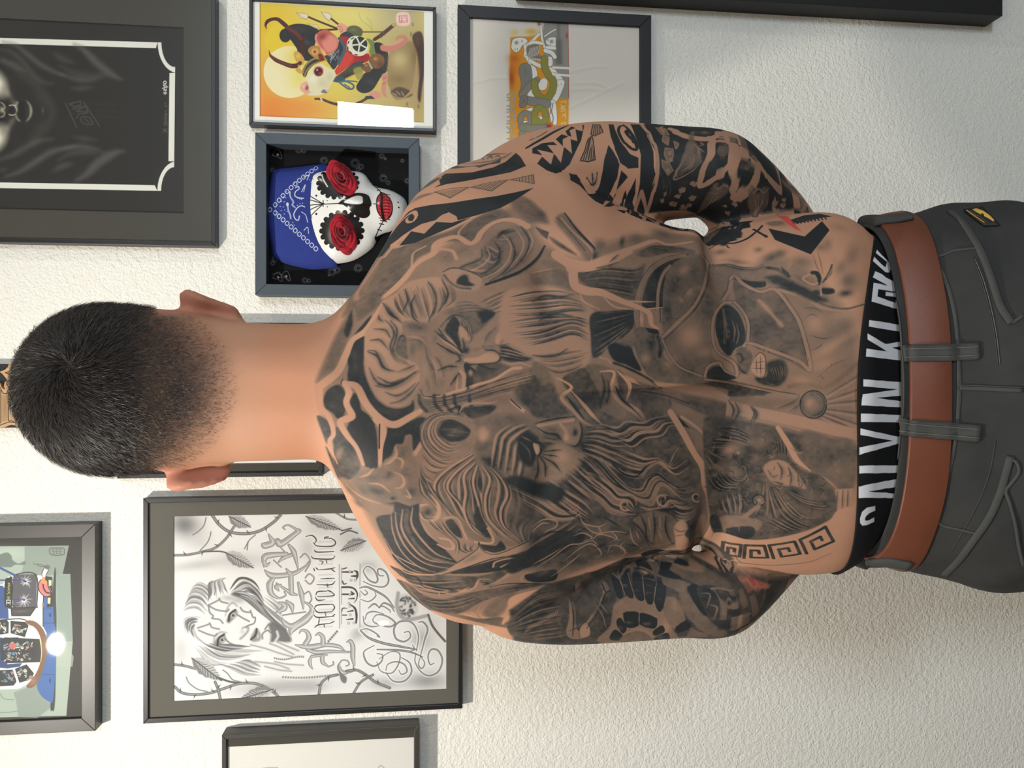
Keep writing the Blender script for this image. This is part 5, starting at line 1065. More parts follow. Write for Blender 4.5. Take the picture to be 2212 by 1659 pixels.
# ---------------------------------------------------------- 10 shadow box: sugar skull mask, roses, bandanas
def skullbox():
    d = .036; p = Pic('shadow_box', 'slate grey shadow box holding a sugar skull mask with two red roses', (551, 906), (292, 639), d, 23, M_SLATE)
    yb = WALL_Y - .006
    for o in list(p.e.children): o['label'] = 'slate grey painted rail'
    p.yp = yb
    c = p.canvas((562, 894), (300, 628), 2, (13, 13, 15), y=yb); c.at(550, 280, 4.608); WG = (118, 120, 122)
    def flower(x, y, r, a=.8):
        for k in range(11): t = k / 11 * 6.283; c.b(x + r * math.cos(t), y + r * math.sin(t), r * .26, r * .26, WG, a * .8)
        c.s([(x + r * .6 * math.cos(t), y + r * .6 * math.sin(t)) for t in np.linspace(0, 5.6, 9)], 1.2, WG, a); c.b(x, y, r * .22, r * .22, (30, 30, 32), .8)
    for x, y, r in ((1000, 335, 40), (1060, 370, 26), (1030, 400, 22), (690, 310, 34), (1280, 485, 34), (1330, 530, 22), (440, 205, 30), (490, 215, 20), (1265, 265, 24), (1300, 290, 14), (1470, 310, 18), (770, 1415, 36), (820, 1400, 30), (740, 1450, 12), (1030, 1380, 36), (500, 1500, 26), (540, 1505, 20), (180, 1330, 22), (200, 1290, 28), (1520, 510, 24), (175, 400, 20)): flower(x, y, r)
    for x, y in ((225, 250), (230, 1470), (310, 1460)):
        c.s([(x - 50, y + 10), (x - 20, y - 40), (x + 20, y - 45), (x + 45, y + 40), (x, y + 20), (x - 50, y + 10)], 1.4, WG, .8); c.b(x + 5, y, 18, 14, (206, 204, 196), .9, 40, hard=.4)
    c.s('170,1440 230,1430 290,1460 340,1510', 1.6, WG, .7)
    p.put(c, name='backing_cloth', rough=.9, matname='black_paisley_cloth', label='black bandana cloth with pale paisley')
    zoom = lambda q: np.stack([550 + pts(q)[:, 0] / 4.608, 280 + pts(q)[:, 1] / 4.608], 1)
    def dome(name, outline, y0, hgt, mat_fn, extra=None, n=9, pw=.5, parent=p.e):
        """shell over an outline: rises toward the viewer, printed from the front"""
        o = cr(zoom(outline), 4, True); ctr = o.mean(0); V = []; px = []
        for s in np.linspace(1, 0.06, n):
            for q in ctr + (o - ctr) * s:
                y = y0 - hgt * (1 - s ** 2.2) ** pw - (extra(q) if extra else 0); w = P(q[0], q[1], y0); V.append((w.x, y, w.z)); px.append(q)
        m = len(o); Fc = [(i * m + j, i * m + (j + 1) % m, (i + 1) * m + (j + 1) % m, (i + 1) * m + j) for i in range(n - 1) for j in range(m)] + [tuple((n - 1) * m + j for j in range(m))]
        k = len(V); V += [(v[0], y0 + .001, v[2]) for v in V[:m]]; Fc += [((j + 1) % m, j, k + j, k + (j + 1) % m) for j in range(m)] + [tuple(k + j for j in range(m - 1, -1, -1))]
        me = mesh(name, V, Fc); A = np.array(V); x0, x1, z0, z1 = A[:, 0].min(), A[:, 0].max(), A[:, 2].min(), A[:, 2].max(); tk = 2.2 * F / y0
        def mp(q):
            r = np.array([tuple(P(a, b, y0)) for a, b in q]); return np.stack([(r[:, 0] - x0) * tk, (z1 - r[:, 2]) * tk], 1)
        cv = Canvas(int((x1 - x0) * tk), int((z1 - z0) * tk), [1, 1, 1], mp); cv.k = 2.2; cv.at(550, 280, 4.608); mat = mat_fn(cv)
        set_uv(me, np.stack([(A[:, 0] - x0) / (x1 - x0), (A[:, 2] - z0) / (z1 - z0)], 1))
        return link(name, me, mat, parent)
    def bandana(cv):
        cv.a[:] = np.array([44, 58, 128], np.float32) / 255; WB = (206, 208, 220)
        for a, b, n in (((165, 810), (600, 395), 12), ((165, 810), (605, 1200), 12)):
            for k in range(n):
                t = k / (n - 1); x = a[0] + (b[0] - a[0]) * t + (14 if k else 0); y = a[1] + (b[1] - a[1]) * t
                if a[1] > b[1]: y += 40 * math.sin(t * 3.14) * -.6
                cv.s([(x, y - 22), (x + 20, y), (x, y + 22), (x - 20, y)], 1.7, WB, .95, 1, closed=True)
        cv.line('500,490 550,470 530,520|480,640 515,570 500,640|480,840 520,870 540,940|505,1020 540,990 550,1050', 1.7, WB, .9); cv.line('420,600 445,585 455,610 420,640 415,680 450,700 500,705|460,880 450,920 420,910 405,860 440,800 480,780 510,790', 2.2, WB, .95)
        cv.line('365,640 370,690 400,740 390,770 410,790|345,770 350,820 370,870 375,905', 3, WB, .8, 2); cv.b(342, 765, 18, 24, WB, 1, hard=.5)
        for x, y in ((300, 690), (325, 700), (280, 735), (310, 740), (270, 785), (300, 790), (280, 825), (315, 820), (340, 835), (310, 860), (385, 575), (410, 550), (430, 540), (395, 945), (410, 970), (425, 1000), (330, 640), (560, 520), (575, 545), (430, 690), (445, 705), (465, 712), (480, 715), (420, 800), (440, 775), (465, 760), (490, 755)): cv.b(x, y, 7, 7, WB, .95, hard=.4)
        return image_mat('blue_bandana_print', cv.a, .85, .2, bump=.5, bscale=45, bdist=.004)
    dome('blue_bandana', '150,560 175,430 210,395 400,375 600,350 690,345 760,400 720,600 720,1000 800,1290 830,1370 700,1385 560,1390 400,1360 270,1320 190,1270 175,1200 150,1080 120,960 108,850 115,760', WALL_Y - .010, .016, bandana, pw=.45)['label'] = 'blue paisley bandana tied over the mask'
    def maskprint(cv):
        cv.a[:] = np.array([226, 225, 220], np.float32) / 255; K = (20, 20, 20)
        cv.f('850,775 920,720 1000,675 1080,668 1140,690 1165,740 1175,790 1155,820 1160,870 1130,905 1080,912 1020,890 950,830 900,790', K, 1, 1, True); cv.f('905,765 960,730 1030,700 1080,705 1092,740 1090,780 1040,795 960,785', (226, 225, 220), 1, 2, True)
        for (cx, cy, R1, R2) in ((840, 560, 190, 150), (880, 1030, 200, 170)):
            cv.b(cx, cy, R1, R2, K, 1, 0, hard=.96)
            for k in range(18): t = k / 18 * 6.283; cv.b(cx + R1 * math.cos(t), cy + R2 * math.sin(t), 26, 26, K, 1, hard=.9)
        cv.s('680,470 700,530 740,600', 3, (226, 225, 220), .9)
        for q in ('500,640 700,770', '515,700 700,770', '510,770 860,773', '515,830 700,770', '530,905 700,770', '525,600 560,680 540,740 545,800 560,870 580,890', '555,650 540,700|530,740 530,800|540,850 570,880', '698,735 698,795|690,765 706,765', '1120,470 1180,550 1220,600 1270,660', '1170,560 1230,560|1200,590 1240,585|1225,630 1255,625', '1290,930 1270,960 1240,1010 1200,1090', '1260,930 1320,940|1250,960 1290,965|1230,1010 1265,1020', '1195,778 1240,780'):
            for s_ in q.split('|'): cv.s(s_, 1.7, K, .95, 1)
        for x, y, r in ((628, 683, 12), (628, 862, 13), (740, 740, 6), (740, 800, 6), (1430, 745, 9), (1437, 795, 10), (1045, 1015, 8)): cv.b(x, y, r, r, K, 1, hard=.6)
        cv.f('1050,1005 1085,1008 1090,1015 1050,1022', K); cv.f('555,470 575,470 595,520', K); cv.f('605,1005 570,1080 568,1110 590,1050', K)
        cv.f('1270,655 1310,670 1350,710 1375,760 1380,820 1365,880 1330,920 1290,932 1255,890 1225,840 1218,760 1230,700', K, 1, 1, True); cv.f('1272,668 1310,680 1345,715 1368,765 1372,820 1358,872 1326,910 1292,920 1262,885 1236,838 1230,762 1240,705', (192, 52, 60), 1, 1.5, True)
        cv.s('1265,660 1275,720 1270,790 1280,860 1292,925', 5, (30, 12, 14), 1)
        for k in range(9): y = 690 + k * 27; cv.s([(1275, y + 6), (1310, y - 2 + (k - 4) * 4), (1350, y + (k - 4) * 3)], 1.5, (60, 14, 20), .95); cv.s([(1270, y + 6), (1245, y + 2)], 1.3, (60, 14, 20), .9); cv.b(1320, y + 12, 18, 7, (226, 130, 126), .6)
        cv.f('1200,1100 1240,1060 1320,1025 1420,1020 1300,1160', K, 1, 1, True)
        return image_mat('painted_skull_mask', cv.a, .22, .6)
    nose = lambda q: .012 * math.exp(-((q[0] - 775) / 32) ** 2 - ((q[1] - 448) / 16) ** 2) + .006 * math.exp(-((q[0] - 830) / 16) ** 2 - ((q[1] - 448) / 30) ** 2)
    mk = dome('mask', '570,440 650,408 760,405 900,410 1040,420 1110,460 1160,530 1230,575 1340,600 1430,640 1500,700 1520,790 1480,900 1400,990 1290,1040 1230,1090 1180,1170 1080,1250 960,1310 800,1332 700,1280 620,1190 570,1080 530,930 510,770 515,620 540,510', WALL_Y - .012, .026, maskprint, nose, n=12, pw=.5)
    mk['label'] = 'white painted sugar skull mask'
    M_ROSE = [material('red_rose_petal_%d' % i, c_, .7, noise=.15, nscale=60, spec=.2) for i, c_ in enumerate(((150, 16, 34), (126, 10, 28), (168, 22, 40)))]
    for M_ in M_ROSE: M_.node_tree.nodes['Principled BSDF'].inputs['Sheen Weight'].default_value = .25
    def rose(cx, cy, rx, ry, ang):
        ctr = zoom([(cx, cy)])[0]; y0 = WALL_Y - .034; w0 = P(ctr[0], ctr[1], y0); sc = y0 / F / 4.608
        core = None
        def petal(t0, R, wide, hgt, tip, k):
            V = []; n, m = 6, 8
            for i in range(n + 1):
                a = i / n
                for j in range(m + 1):
                    b = j / m * 2 - 1; th = t0 + b * wide
                    rr = R * (.30 + .70 * a * (1 - .16 * b * b)) + tip * max(a - .75, 0) * 2; h = hgt * (1 - (1 - a) ** 2) * (1 - .15 * b * b) - tip * 14 * max(a - .7, 0) ** 2
                    u, v = rr * math.cos(th), rr * math.sin(th); u, v = u * rx, v * ry
                    x = cx + u * math.cos(ang) - v * math.sin(ang); yy = cy + u * math.sin(ang) + v * math.cos(ang); q = zoom([(x, yy)])[0]; w = P(q[0], q[1], y0)
                    V.append((w.x, y0 - h, w.z))
            Fc = [(i * (m + 1) + j, i * (m + 1) + j + 1, (i + 1) * (m + 1) + j + 1, (i + 1) * (m + 1) + j) for i in range(n) for j in range(m)]
            return mesh('petal', V, Fc), k
        L = []
        for k in range(6): L.append(petal(k * 1.047 + .2, .98, .66, .010 + .002 * (k % 2), .10, k))
        for k in range(5): L.append(petal(k * 1.257 + .7, .70, .74, .017, .05, k + 1))
        for k in range(4): L.append(petal(k * 1.571 + .1, .45, .85, .022, .02, k))
        for k in range(3): L.append(petal(k * 2.094 + .9, .24, 1.0, .024, .0, k + 1))
        # the bud in the middle is the rose's own mesh; petals are its pieces
        v, f = tube([(w0.x, y0 + .004, w0.z), (w0.x, y0 - .004, w0.z), (w0.x, y0 - .012, w0.z), (w0.x, y0 - .017, w0.z)], (.006, .009, .006, .002), 10)
        core = link('rose', mesh('rose', v, f), M_ROSE[1], p.e); core['label'] = 'dark red cloth rose over an eye'
        for me, k in L:
            o = link('petal', me, M_ROSE[k % 3], core); md = o.modifiers.new('s', 'SOLIDIFY'); md.thickness = .0007
    rose(868, 490, 262, 150, .96); rose(880, 1035, 250, 160, 1.25)
skullbox()
# ================================================================== TATTOOS: ink on the back and arms (0 = bare skin, 1 = solid ink)
def tattoo():
    c = Canvas(TW, TH, 0.0, tat_map); c.k = 1.0; rd = Canvas(TW, TH, 0.0, tat_map)
    def L(strokes, w, col, a=1.0, soft=1.2, tp=(.3, .3)):
        if col > .5 and w > 2.3:
            for q in strokes.split('|'): c.s(pts(q) + np.array([.9, .6]) * w * c.T[2] * .6, w * 2.6, col, a * .38, w * 2.2, (.1, .1))
        c.line(strokes, w, col, a, soft, tp)
    def edge(q, w, col=.16, out=.8, closed=False): c.s(q, w + 3, out, .7, 1.5, closed=closed); c.s(q, w, col, 1, 1.2, closed=closed)
    Z1, Z2, Z3, Z4, Z5, Z6, Z7, Z9 = (680, 250, 3.687), (680, 640, 3.687), (680, 1000, 3.687), (1150, 250, 4.74), (1450, 250, 4.147), (1150, 550, 2.949), (1150, 880, 2.949), (1100, 1180, 3.16)
    # ---- background washes over the whole back
    c.at(0, 0, 1)
    c.f('700,800 730,735 790,650 850,600 980,520 1130,440 1170,520 1240,560 1330,520 1440,505 1520,520 1560,590 1700,560 1800,640 1850,740 1845,1000 1830,1100 1740,1130 1560,1170 1500,1165 1400,1190 1260,1230 1120,1300 960,1320 860,1220 780,1090 740,1010 700,900', .30, 1, 22, True)
    c.b(1300, 720, 90, 60, .5, .6); c.b(1250, 900, 110, 60, .55, .6); c.b(1330, 980, 160, 80, .6, .6); c.b(1650, 950, 120, 40, .5, .7); c.b(1780, 990, 60, 60, .5, .7)
    # ---- A  right shoulder blade: shoulder tribal, clouds, lightning
    c.at(*Z1)
    c.f('430,1170 520,1080 620,1000 700,950 660,1040 580,1110 540,1200 460,1330 360,1480 290,1560 220,1600 280,1450 350,1300', .42, .9, 12, True)
    c.f('690,1040 900,970 1090,910 1250,830 1450,740 1560,800 1480,850 1380,890 1320,980 1230,1010 1150,1000 1000,1010 950,1070 820,1140 770,1220 720,1310 620,1380 530,1450 470,1540 400,1560 370,1460 440,1330 500,1200 580,1090', .52, 1, 10, True)
    c.b(640, 1250, 90, 70, .62, .7, -50); c.b(450, 1440, 60, 60, .66, .7); c.b(1180, 930, 70, 40, .66, .7, -20); c.b(1420, 800, 90, 30, .66, .7, -15); c.b(360, 1380, 26, 70, .62, .6, 15); c.b(1060, 1130, 80, 50, .5, .8); c.b(1180, 1080, 80, 45, .5, .8)
    c.f('1010,1310 1060,1240 1180,1190 1300,1130 1330,1050 1390,990 1480,920 1570,890 1660,870 1730,940 1745,1020 1700,1120 1600,1230 1480,1300 1330,1330 1150,1310', .40, 1, 8, True)
    c.s('560,1120 620,1050 690,1030', 12, .04, .9, 4); c.s('540,1450 640,1370 720,1290 780,1210 850,1150 945,1095 965,1030 1010,995 1130,965 1230,1015 1290,990 1325,930 1400,865 1500,830 1600,835 1690,880', [40, 60, 56, 44, 50, 60, 70, 64, 46, 44, 50, 50, 40, 40, 50, 60], .04, 1, 3)
    c.s('770,1225 775,1150 790,1090 880,1040', 5, .04, .9, 3); c.s('1150,965 1152,915 1240,830', 5, .06, .9, 2.5); c.s('970,1060 1090,1075 1130,1140', 7, .06, .9, 3); c.s('360,1500 330,1430 390,1330 500,1170 540,1110', [30, 50, 44, 40, 36], .08, .8, 7)
    c.h('1450,960 1500,920 1560,905 1640,890', '1080,1290 1250,1290 1400,1260 1540,1180', 9, 5.5, (.72, .16, .55, .1), .85, C='1330,1060 1380,1110 1430,1150 1480,1100')
    L('1450,985 1490,930 1550,905|1430,1000 1475,1080 1445,1180 1350,1250 1200,1300 1040,1290|1545,960 1590,1060 1580,1150 1500,1250 1390,1320|1640,880 1705,980 1690,1080 1610,1190 1500,1270|1330,1060 1320,1140 1180,1200 1040,1290', 4.5, .8, .85, 2)
    L('1500,950 1560,1030 1545,1140 1470,1230 1330,1300|1590,890 1660,1000 1640,1100 1560,1200|1370,1040 1390,1130 1300,1210 1130,1270|1690,900 1735,1000 1690,1110', 4, .1, .8, 2)
    c.s('1830,1040 1770,1140 1660,1230 1520,1290 1360,1345', [16, 24, 26, 24, 14], .92, 1, 2); c.s('1820,1100 1740,1190 1640,1260', 4, .4, .7, 4)
    c.f('1560,680 1640,640 1740,690 1830,790 1858,855 1790,850 1700,840 1620,770', .5, .9, 12, True); c.b(1800, 790, 46, 40, .72, .8, 50); c.b(1680, 720, 50, 26, .3, .8, 30); L('1600,740 1660,720 1720,750|1640,790 1720,780 1770,820', 2, .6, .5)
    c.f('1760,885 1862,930 1852,985 1800,940', .6, .9, 3); c.b(1880, 1090, 70, 40, .4, .6, 30); c.b(1850, 1250, 100, 60, .4, .6)
    # tribal blades
    c.f('1000,545 985,500 1040,462 1250,452 1420,412 1520,366 1602,296 1640,330 1682,400 1560,450 1400,482 1200,520 1050,545 950,572', .86, 1, 1.5)
    c.f('800,610 850,560 905,528 960,500 1000,488 1000,505 930,545 870,580 805,632', .62, 1, 2); c.s('860,590 940,540 1000,500 990,490 910,525', 4, .05, 1, 1.5)
    c.f('1040,425 1130,400 1200,405 1290,396 1400,378 1480,340 1478,376 1390,388 1312,414 1270,402 1130,420', .72, 1, 1.5); L('1165,380 1250,340 1400,308 1520,298|1180,385 1290,372 1400,360 1510,325 1565,290', 4, .75, .9); L('1230,360 1250,340 1275,362|1300,352 1320,330 1345,352|1370,345 1395,320 1415,342|1435,335 1455,315 1470,330', 2.5, .8, .8)
    for a, b, d in (((950, 608), (1080, 656), (1232, 570)), ((1240, 570), (1410, 600), (1542, 510)), ((1552, 510), (1748, 542), (1742, 468))):
        c.f([a, b, d], .12); c.s([a, b, d], 1.8, .8, .95, 1, closed=True, sm=False)
        for t in np.linspace(.15, .92, 7):
            p, q = np.array(a) * (1 - t) + np.array(b) * t, np.array(d); r = np.array(b) * (1 - t) + np.array(d) * t if False else np.array(a) * (1 - t) + np.array(d) * t
            c.s([p, r + (q - r) * .0], 1.5, .72, .9, 1)
    L('735,715 820,655 950,612|745,690 830,640 930,612|780,690 860,640 940,616', 2.4, .6, .8)
    c.f('540,1030 620,930 690,830 745,765 800,735 900,715 1100,692 1300,660 1450,640 1600,610 1742,575 1600,670 1480,735 1300,790 1140,834 1128,800 1068,768 1012,790 960,832 850,862 770,908 690,960 600,1040', .88, 1, 1.6)
    c.f('672,1036 768,920 872,940 968,846 1090,852 1240,812 1100,882 960,942 800,1012', .88, 1, 1.6); c.f('430,1165 520,1065 600,985 650,960 690,935 640,1010 590,1050 540,1115 470,1145', .85, 1, 2)
    c.f('600,1030 690,965 770,910 850,865 960,835 1012,792 1068,770 1126,805 1130,836 1090,850 968,844 870,936 770,916 700,985 600,1070', .04, 1, 1.5)
    c.s('610,935 680,850 745,788 790,768 808,798 785,838 745,848 730,825 748,806', [14, 26, 34, 36, 30, 26, 24, 20, 10], .04, 1, 1.3); c.s('500,1080 580,970 650,880', 3.5, .1, .9, 1.5); L('560,1000 640,890 720,790 790,740', 2, .15, .8)
    # ---- B  nape clouds, lightning, bearded head
    c.at(*Z2)
    c.f('90,500 170,310 260,150 292,110 302,210 255,340 235,410 175,530 100,620 15,690 40,600', .5, .9, 12, True); c.f('236,280 268,160 300,115 298,230 262,325', .85, .9, 7, True); c.b(130, 560, 40, 60, .62, .8, 30)
    c.f('300,60 420,0 520,-10 525,60 430,140 345,195 312,130', .5, .9, 12, True); c.f('318,302 380,225 452,150 425,232 345,288', .82, .9, 4, True); c.b(460, 20, 50, 40, .7, .7)
    for q, d in (('70,820 100,745 180,705 232,742 252,830 240,930 195,982 140,930 82,885', .84), ('262,440 300,370 392,315 396,420 390,560 420,680 480,800 560,872 680,892 760,862 782,830 792,905 720,965 620,1002 560,992 480,925 400,835 340,702 268,692 264,560', .84),
                 ('280,835 318,770 350,830 372,905 430,950 470,1005 492,1080 500,1200 502,1350 480,1378 420,1362 378,1330 340,1210 270,1085 258,1040 300,955', .86), ('560,1072 600,1040 720,1010 830,960 892,980 842,1040 852,1160 802,1242 770,1182 772,1110 722,1110 700,1172 640,1182 622,1262 560,1302 530,1342 540,1160', .86),
                 ('18,955 90,980 130,1060 122,1150 95,1172 58,1080', .72), ('150,1195 138,1100 178,1040 232,1100 320,1180 332,1250 362,1330 342,1420 240,1472 200,1442 152,1320', .7), ('90,1195 160,1325 205,1452 180,1440 118,1290', .68)):
        c.f(q, d, 1, 5, True)
    c.b(190, 1260, 34, 50, .25, .8, 20); c.b(320, 480, 22, 90, .62, .6); c.b(130, 870, 50, 26, .62, .5); c.b(420, 1180, 40, 90, .95, .4); c.b(330, 870, 20, 60, .95, .5); c.b(250, 1400, 50, 40, .85, .6); c.b(560, 950, 60, 20, .95, .5)
    c.s('20,730 110,665 190,590 250,460 300,350 400,280 490,160 560,50', [60, 70, 62, 56, 50, 60, 64, 60], .03, 1, 3); c.s('30,720 45,880 110,955 150,1090 115,1170 180,1335', [60, 50, 46, 36, 34, 10], .03, 1, 3); c.s('235,690 272,765 250,850 295,955 205,1000 250,1100 335,1210 385,1340', [40, 50, 46, 60, 56, 50, 40, 30], .03, 1, 3)
    c.s('240,690 335,720 405,850 480,940 570,1005 650,1020 760,960 840,915', [40, 56, 60, 60, 54, 60, 50, 40], .03, 1, 3); c.s('480,980 545,1060 525,1200 520,1370', [40, 56, 40, 24], .03, 1, 2.5); c.s('516,1020 513,1210', 3, .9, .9, 1.5); c.s('850,1170 800,1250 760,1290 770,1350', [30, 36, 20, 20], .05, 1, 3); c.s('205,705 222,660', 2, .8, .9)
    # clouds
    c.f('340,1400 460,1380 560,1330 620,1260 650,1190 700,1180 760,1110 775,1240 820,1330 840,1480 860,1600 830,1700 700,1700 560,1660 420,1600 300,1500', .40, 1, 9, True); c.f('200,1450 300,1480 420,1600 600,1700 640,1790 500,1760 380,1680 270,1560', .34, 1, 10, True)
    for x, y, rx, ry, a, d in ((480, 1440, 70, 40, 0, .6), (590, 1420, 46, 34, -40, .74), (500, 1550, 90, 34, 20, .66), (730, 1420, 60, 40, 30, .62), (780, 1560, 50, 50, 0, .7), (380, 1540, 60, 26, 30, .6), (280, 1540, 40, 26, 30, .52), (700, 1250, 40, 50, 0, .5), (620, 1610, 30, 16, -10, .85), (620, 1650, 46, 14, 0, .88), (350, 1650, 50, 22, 30, .5)): c.b(x, y, rx, ry, d, .85, a)
    for q in ('630,1400 690,1430 712,1480 690,1520 640,1530', '360,1440 420,1420 470,1370', '730,1540 760,1600 720,1590', '640,1280 700,1310 690,1370', '430,1490 520,1500 600,1560', '250,1500 330,1570 420,1620 520,1650', '640,1200 650,1260 600,1320 560,1340'): c.s(q, 6, .05, .85, 4, (.3, .3))
    # bearded head: hair
    c.f('400,300 480,180 560,30 640,-20 760,-120 1000,-150 1080,-60 1110,60 1000,120 900,210 720,210 690,300 650,410 740,500 832,560 835,700 785,800 700,872 600,872 500,802 430,682 400,552', .14, 1, 5, True)
    L('510,150 512,180 545,202|560,60 625,150 690,210|600,190 652,260 642,350 622,420 652,490 725,522|560,190 602,230 632,300 602,400 642,502 745,542|425,430 485,442 525,522 565,580 645,596|480,712 562,722 642,700 742,650 822,592|430,570 492,680 602,722|560,762 642,792 722,762 802,692|600,852 682,832 762,772 832,682|660,602 742,572 792,550|500,642 602,692 702,652|640,432 682,322 722,322|470,260 560,270 600,330|440,350 520,350 580,420', 4.2, .72, .8, 2.5)
    L('540,50 600,140 660,180|420,440 500,480 540,560 600,590|500,700 600,712 700,670 800,600', 5, .86, .8, 2)
    c.f('650,402 720,330 745,400 742,500 662,472', .62, .9, 6, True)
    c.h('620,-20 660,90 720,170', '1080,-110 1110,20 1010,110', 15, 6, (.72, .1, .5, .08), .85, C='800,-100 850,60 900,200'); L('800,-10 770,60 780,160 830,210|720,-60 740,30 700,120|900,-120 960,-20 960,80 905,200|1010,-140 1060,-30 1040,60', 4, .82, .85, 2)
    c.b(1650, 560, 260, 120, .45, .0)
    # ear
    c.f('1010,-190 1060,-230 1160,-220 1260,-190 1330,-150 1310,-60 1240,-40 1140,-50 1060,-110', .22, 1, 4, True); c.s('1020,-195 1090,-225 1180,-215 1280,-180 1330,-150', 3.4, .8, .8, 2); c.b(1190, -140, 40, 34, .95, .95); c.f('1150,-150 1200,-170 1230,-120 1270,-90 1220,-80 1130,-100', .9, 1, 5, True); c.s('1030,-170 1080,-110 1150,-70 1240,-60', 4, .75, .8, 3)
    # face
    c.f('700,200 900,212 1000,160 1140,90 1300,80 1440,130 1340,250 1450,330 1430,420 1300,530 1560,570 1430,660 1160,760 960,795 880,800 842,740 832,560 742,482 732,330', .30, 1, 6, True)
    c.b(820, 250, 90, 40, .58, .8); c.b(850, 380, 40, 60, .55, .8, 30); c.b(940, 620, 30, 120, .52, .8, -12); c.b(880, 600, 40, 100, .2, .6); c.b(1000, 560, 60, 60, .2, .6); L('725,320 800,325 860,350 890,400|910,470 960,560 975,700|850,350 900,430', 4, .1, .7, 3); L('740,350 820,350 880,400 900,500 950,600 970,720|960,480 1000,540 1030,640', 4, .62, .7, 3)
    c.f('1040,252 1100,160 1152,210 1142,300 1165,400 1120,372 1050,292', .84, 1, 4, True); c.s('1090,290 1140,390 1172,445', 5, .92, 1, 2); c.f('1150,250 1195,260 1235,320 1215,350 1165,335', .14, 1, 4, True); L('1160,190 1180,230 1240,270|1150,215 1200,255 1250,330 1220,380', 2.6, .7, .8); c.b(1200, 430, 38, 30, .92, .95)
    c.f('1130,110 1300,85 1430,135 1345,245 1260,300 1190,210', .6, .9, 8, True); c.f('1290,110 1400,118 1432,140 1345,215 1320,180', .92, .95, 8, True)
    c.f('1190,540 1240,560 1300,610 1270,650 1290,690 1240,725 1200,742 1205,640', .84, 1, 4, True); c.b(1243, 610, 24, 32, .1, .95); c.s('1225,560 1270,590 1290,640', 2.5, .85, .9); c.f('1300,545 1450,530 1562,572 1450,650 1300,722 1262,662', .62, .9, 6, True)
    L('950,270 1020,335 1100,385 1165,445|970,372 1050,422 1130,462 1175,470|1080,705 1140,625 1155,600|1120,440 1160,500 1120,525', 4, .82, .85, 2); L('985,260 1030,300 1055,335|990,300 1020,320', 6, .85, .8, 2); L('960,300 1030,360 1110,410 1170,460|1000,260 1060,330 1130,400|1140,620 1130,740 1160,760', 4, .06, .8, 2.5); c.s('1160,600 1190,640 1185,740', 8, .1, .8, 3)
    c.f('1195,495 1300,482 1400,432 1462,442 1472,492 1420,522 1300,532 1200,522', .10, 1, 3, True); L('1340,390 1360,425 1425,432 1472,462 1476,502 1430,532 1300,540|1200,525 1230,545 1300,540', 3.4, .8, .9, 2); L('1350,370 1380,310 1440,250', 4, .7, .8, 3); c.f('1470,400 1530,400 1600,450 1690,500 1640,512 1560,470', .84, 1, 5, True)
    c.f('1440,330 1520,200 1640,40 1700,90 1620,290 1540,370 1455,385', .10, 1, 4, True); L('1455,390 1540,375 1630,290 1700,120|1600,60 1560,170 1480,290', 3, .7, .8, 2); c.h('1300,60 1400,10 1560,-60', '1420,140 1540,90 1640,20', 9, 5, (.6, .08), .8)
    c.s('880,803 1000,792 1150,750 1300,702 1430,662 1560,582 1640,570', 6, .05, 1, 2); c.s('840,745 880,798 1000,785', 3, .7, .9, 2)
    c.f('830,770 900,822 1150,772 1400,702 1600,602 1800,562 1880,640 1900,690 1700,692 1500,782 1300,832 1100,872 920,932 850,890', .5, .9, 5, True); c.h('850,790 1000,810 1200,770 1500,660 1800,570', '900,930 1060,880 1300,830 1560,760 1890,690', 12, 5, (.78, .12, .6, .1), .85)
    for x in (830, 950, 1030, 1110, 1230): c.s([(x, 790), (x + 10, 860), (x + 60, 915)], 7, .8, .8, 4)
    L('1060,910 1150,880 1140,940 1080,920', 6, .9, .9, 3); L('1150,930 1190,870 1280,850 1400,850 1460,830|1200,960 1230,900 1330,870', 5, .12, .9, 2); c.f('1180,900 1240,880 1440,870 1400,930 1300,970 1230,970', .84, .9, 5, True)
    c.f('1480,400 1560,410 1620,470 1720,480 1820,455 1720,505 1600,525 1500,500', .82, .9, 6, True); L('1490,520 1560,540 1640,530 1720,560|1480,470 1560,480', 4, .1, .8, 3)
    c.f('1540,815 1680,905 1660,930 1560,850', .05, 1, 2); c.s('1560,822 1640,895', 2.2, .95, 1)
    c.f('1620,700 1900,700 1900,960 1760,960 1700,900 1600,800', .72, 1, 10, True); c.b(1750, 800, 90, 50, .84, .8)
    # deeper modelling of the first face
    c.b(790, 240, 70, 30, .72, .6, 10); c.b(1330, 620, 90, 50, .74, .6, -10); c.b(1090, 120, 60, 30, .6, .6, -20); c.b(1310, 420, 60, 18, .5, .6, -12); c.b(960, 330, 26, 60, .5, .6, 20); c.b(780, 420, 30, 60, .66, .6); c.b(900, 700, 20, 70, .6, .6, -10); c.b(1010, 690, 30, 50, .5, .5); c.b(1500, 350, 70, 16, .55, .6, -55); c.b(1400, 400, 60, 12, .55, .6, -10)
    c.h('1100,60 1200,40 1300,60', '1120,140 1260,120 1420,130', 7, 3, (.75, .2), .5); c.h('1180,180 1240,230 1260,330', '1160,170 1210,240 1225,350', 5, 2.4, (.85, .15), .7); c.h('1440,400 1560,420 1700,470', '1470,480 1560,500 1700,520', 7, 4, (.88, .15), .7); c.h('1520,210 1590,120 1640,60', '1480,360 1560,330 1660,200', 6, 3, (.55, .08), .6)
    L('1000,240 1060,180 1110,150 1180,160|1165,440 1190,400 1175,330|980,590 1060,560 1130,560|1205,660 1220,720 1215,750|1310,545 1380,575 1450,580', 4, .84, .8, 2.5)
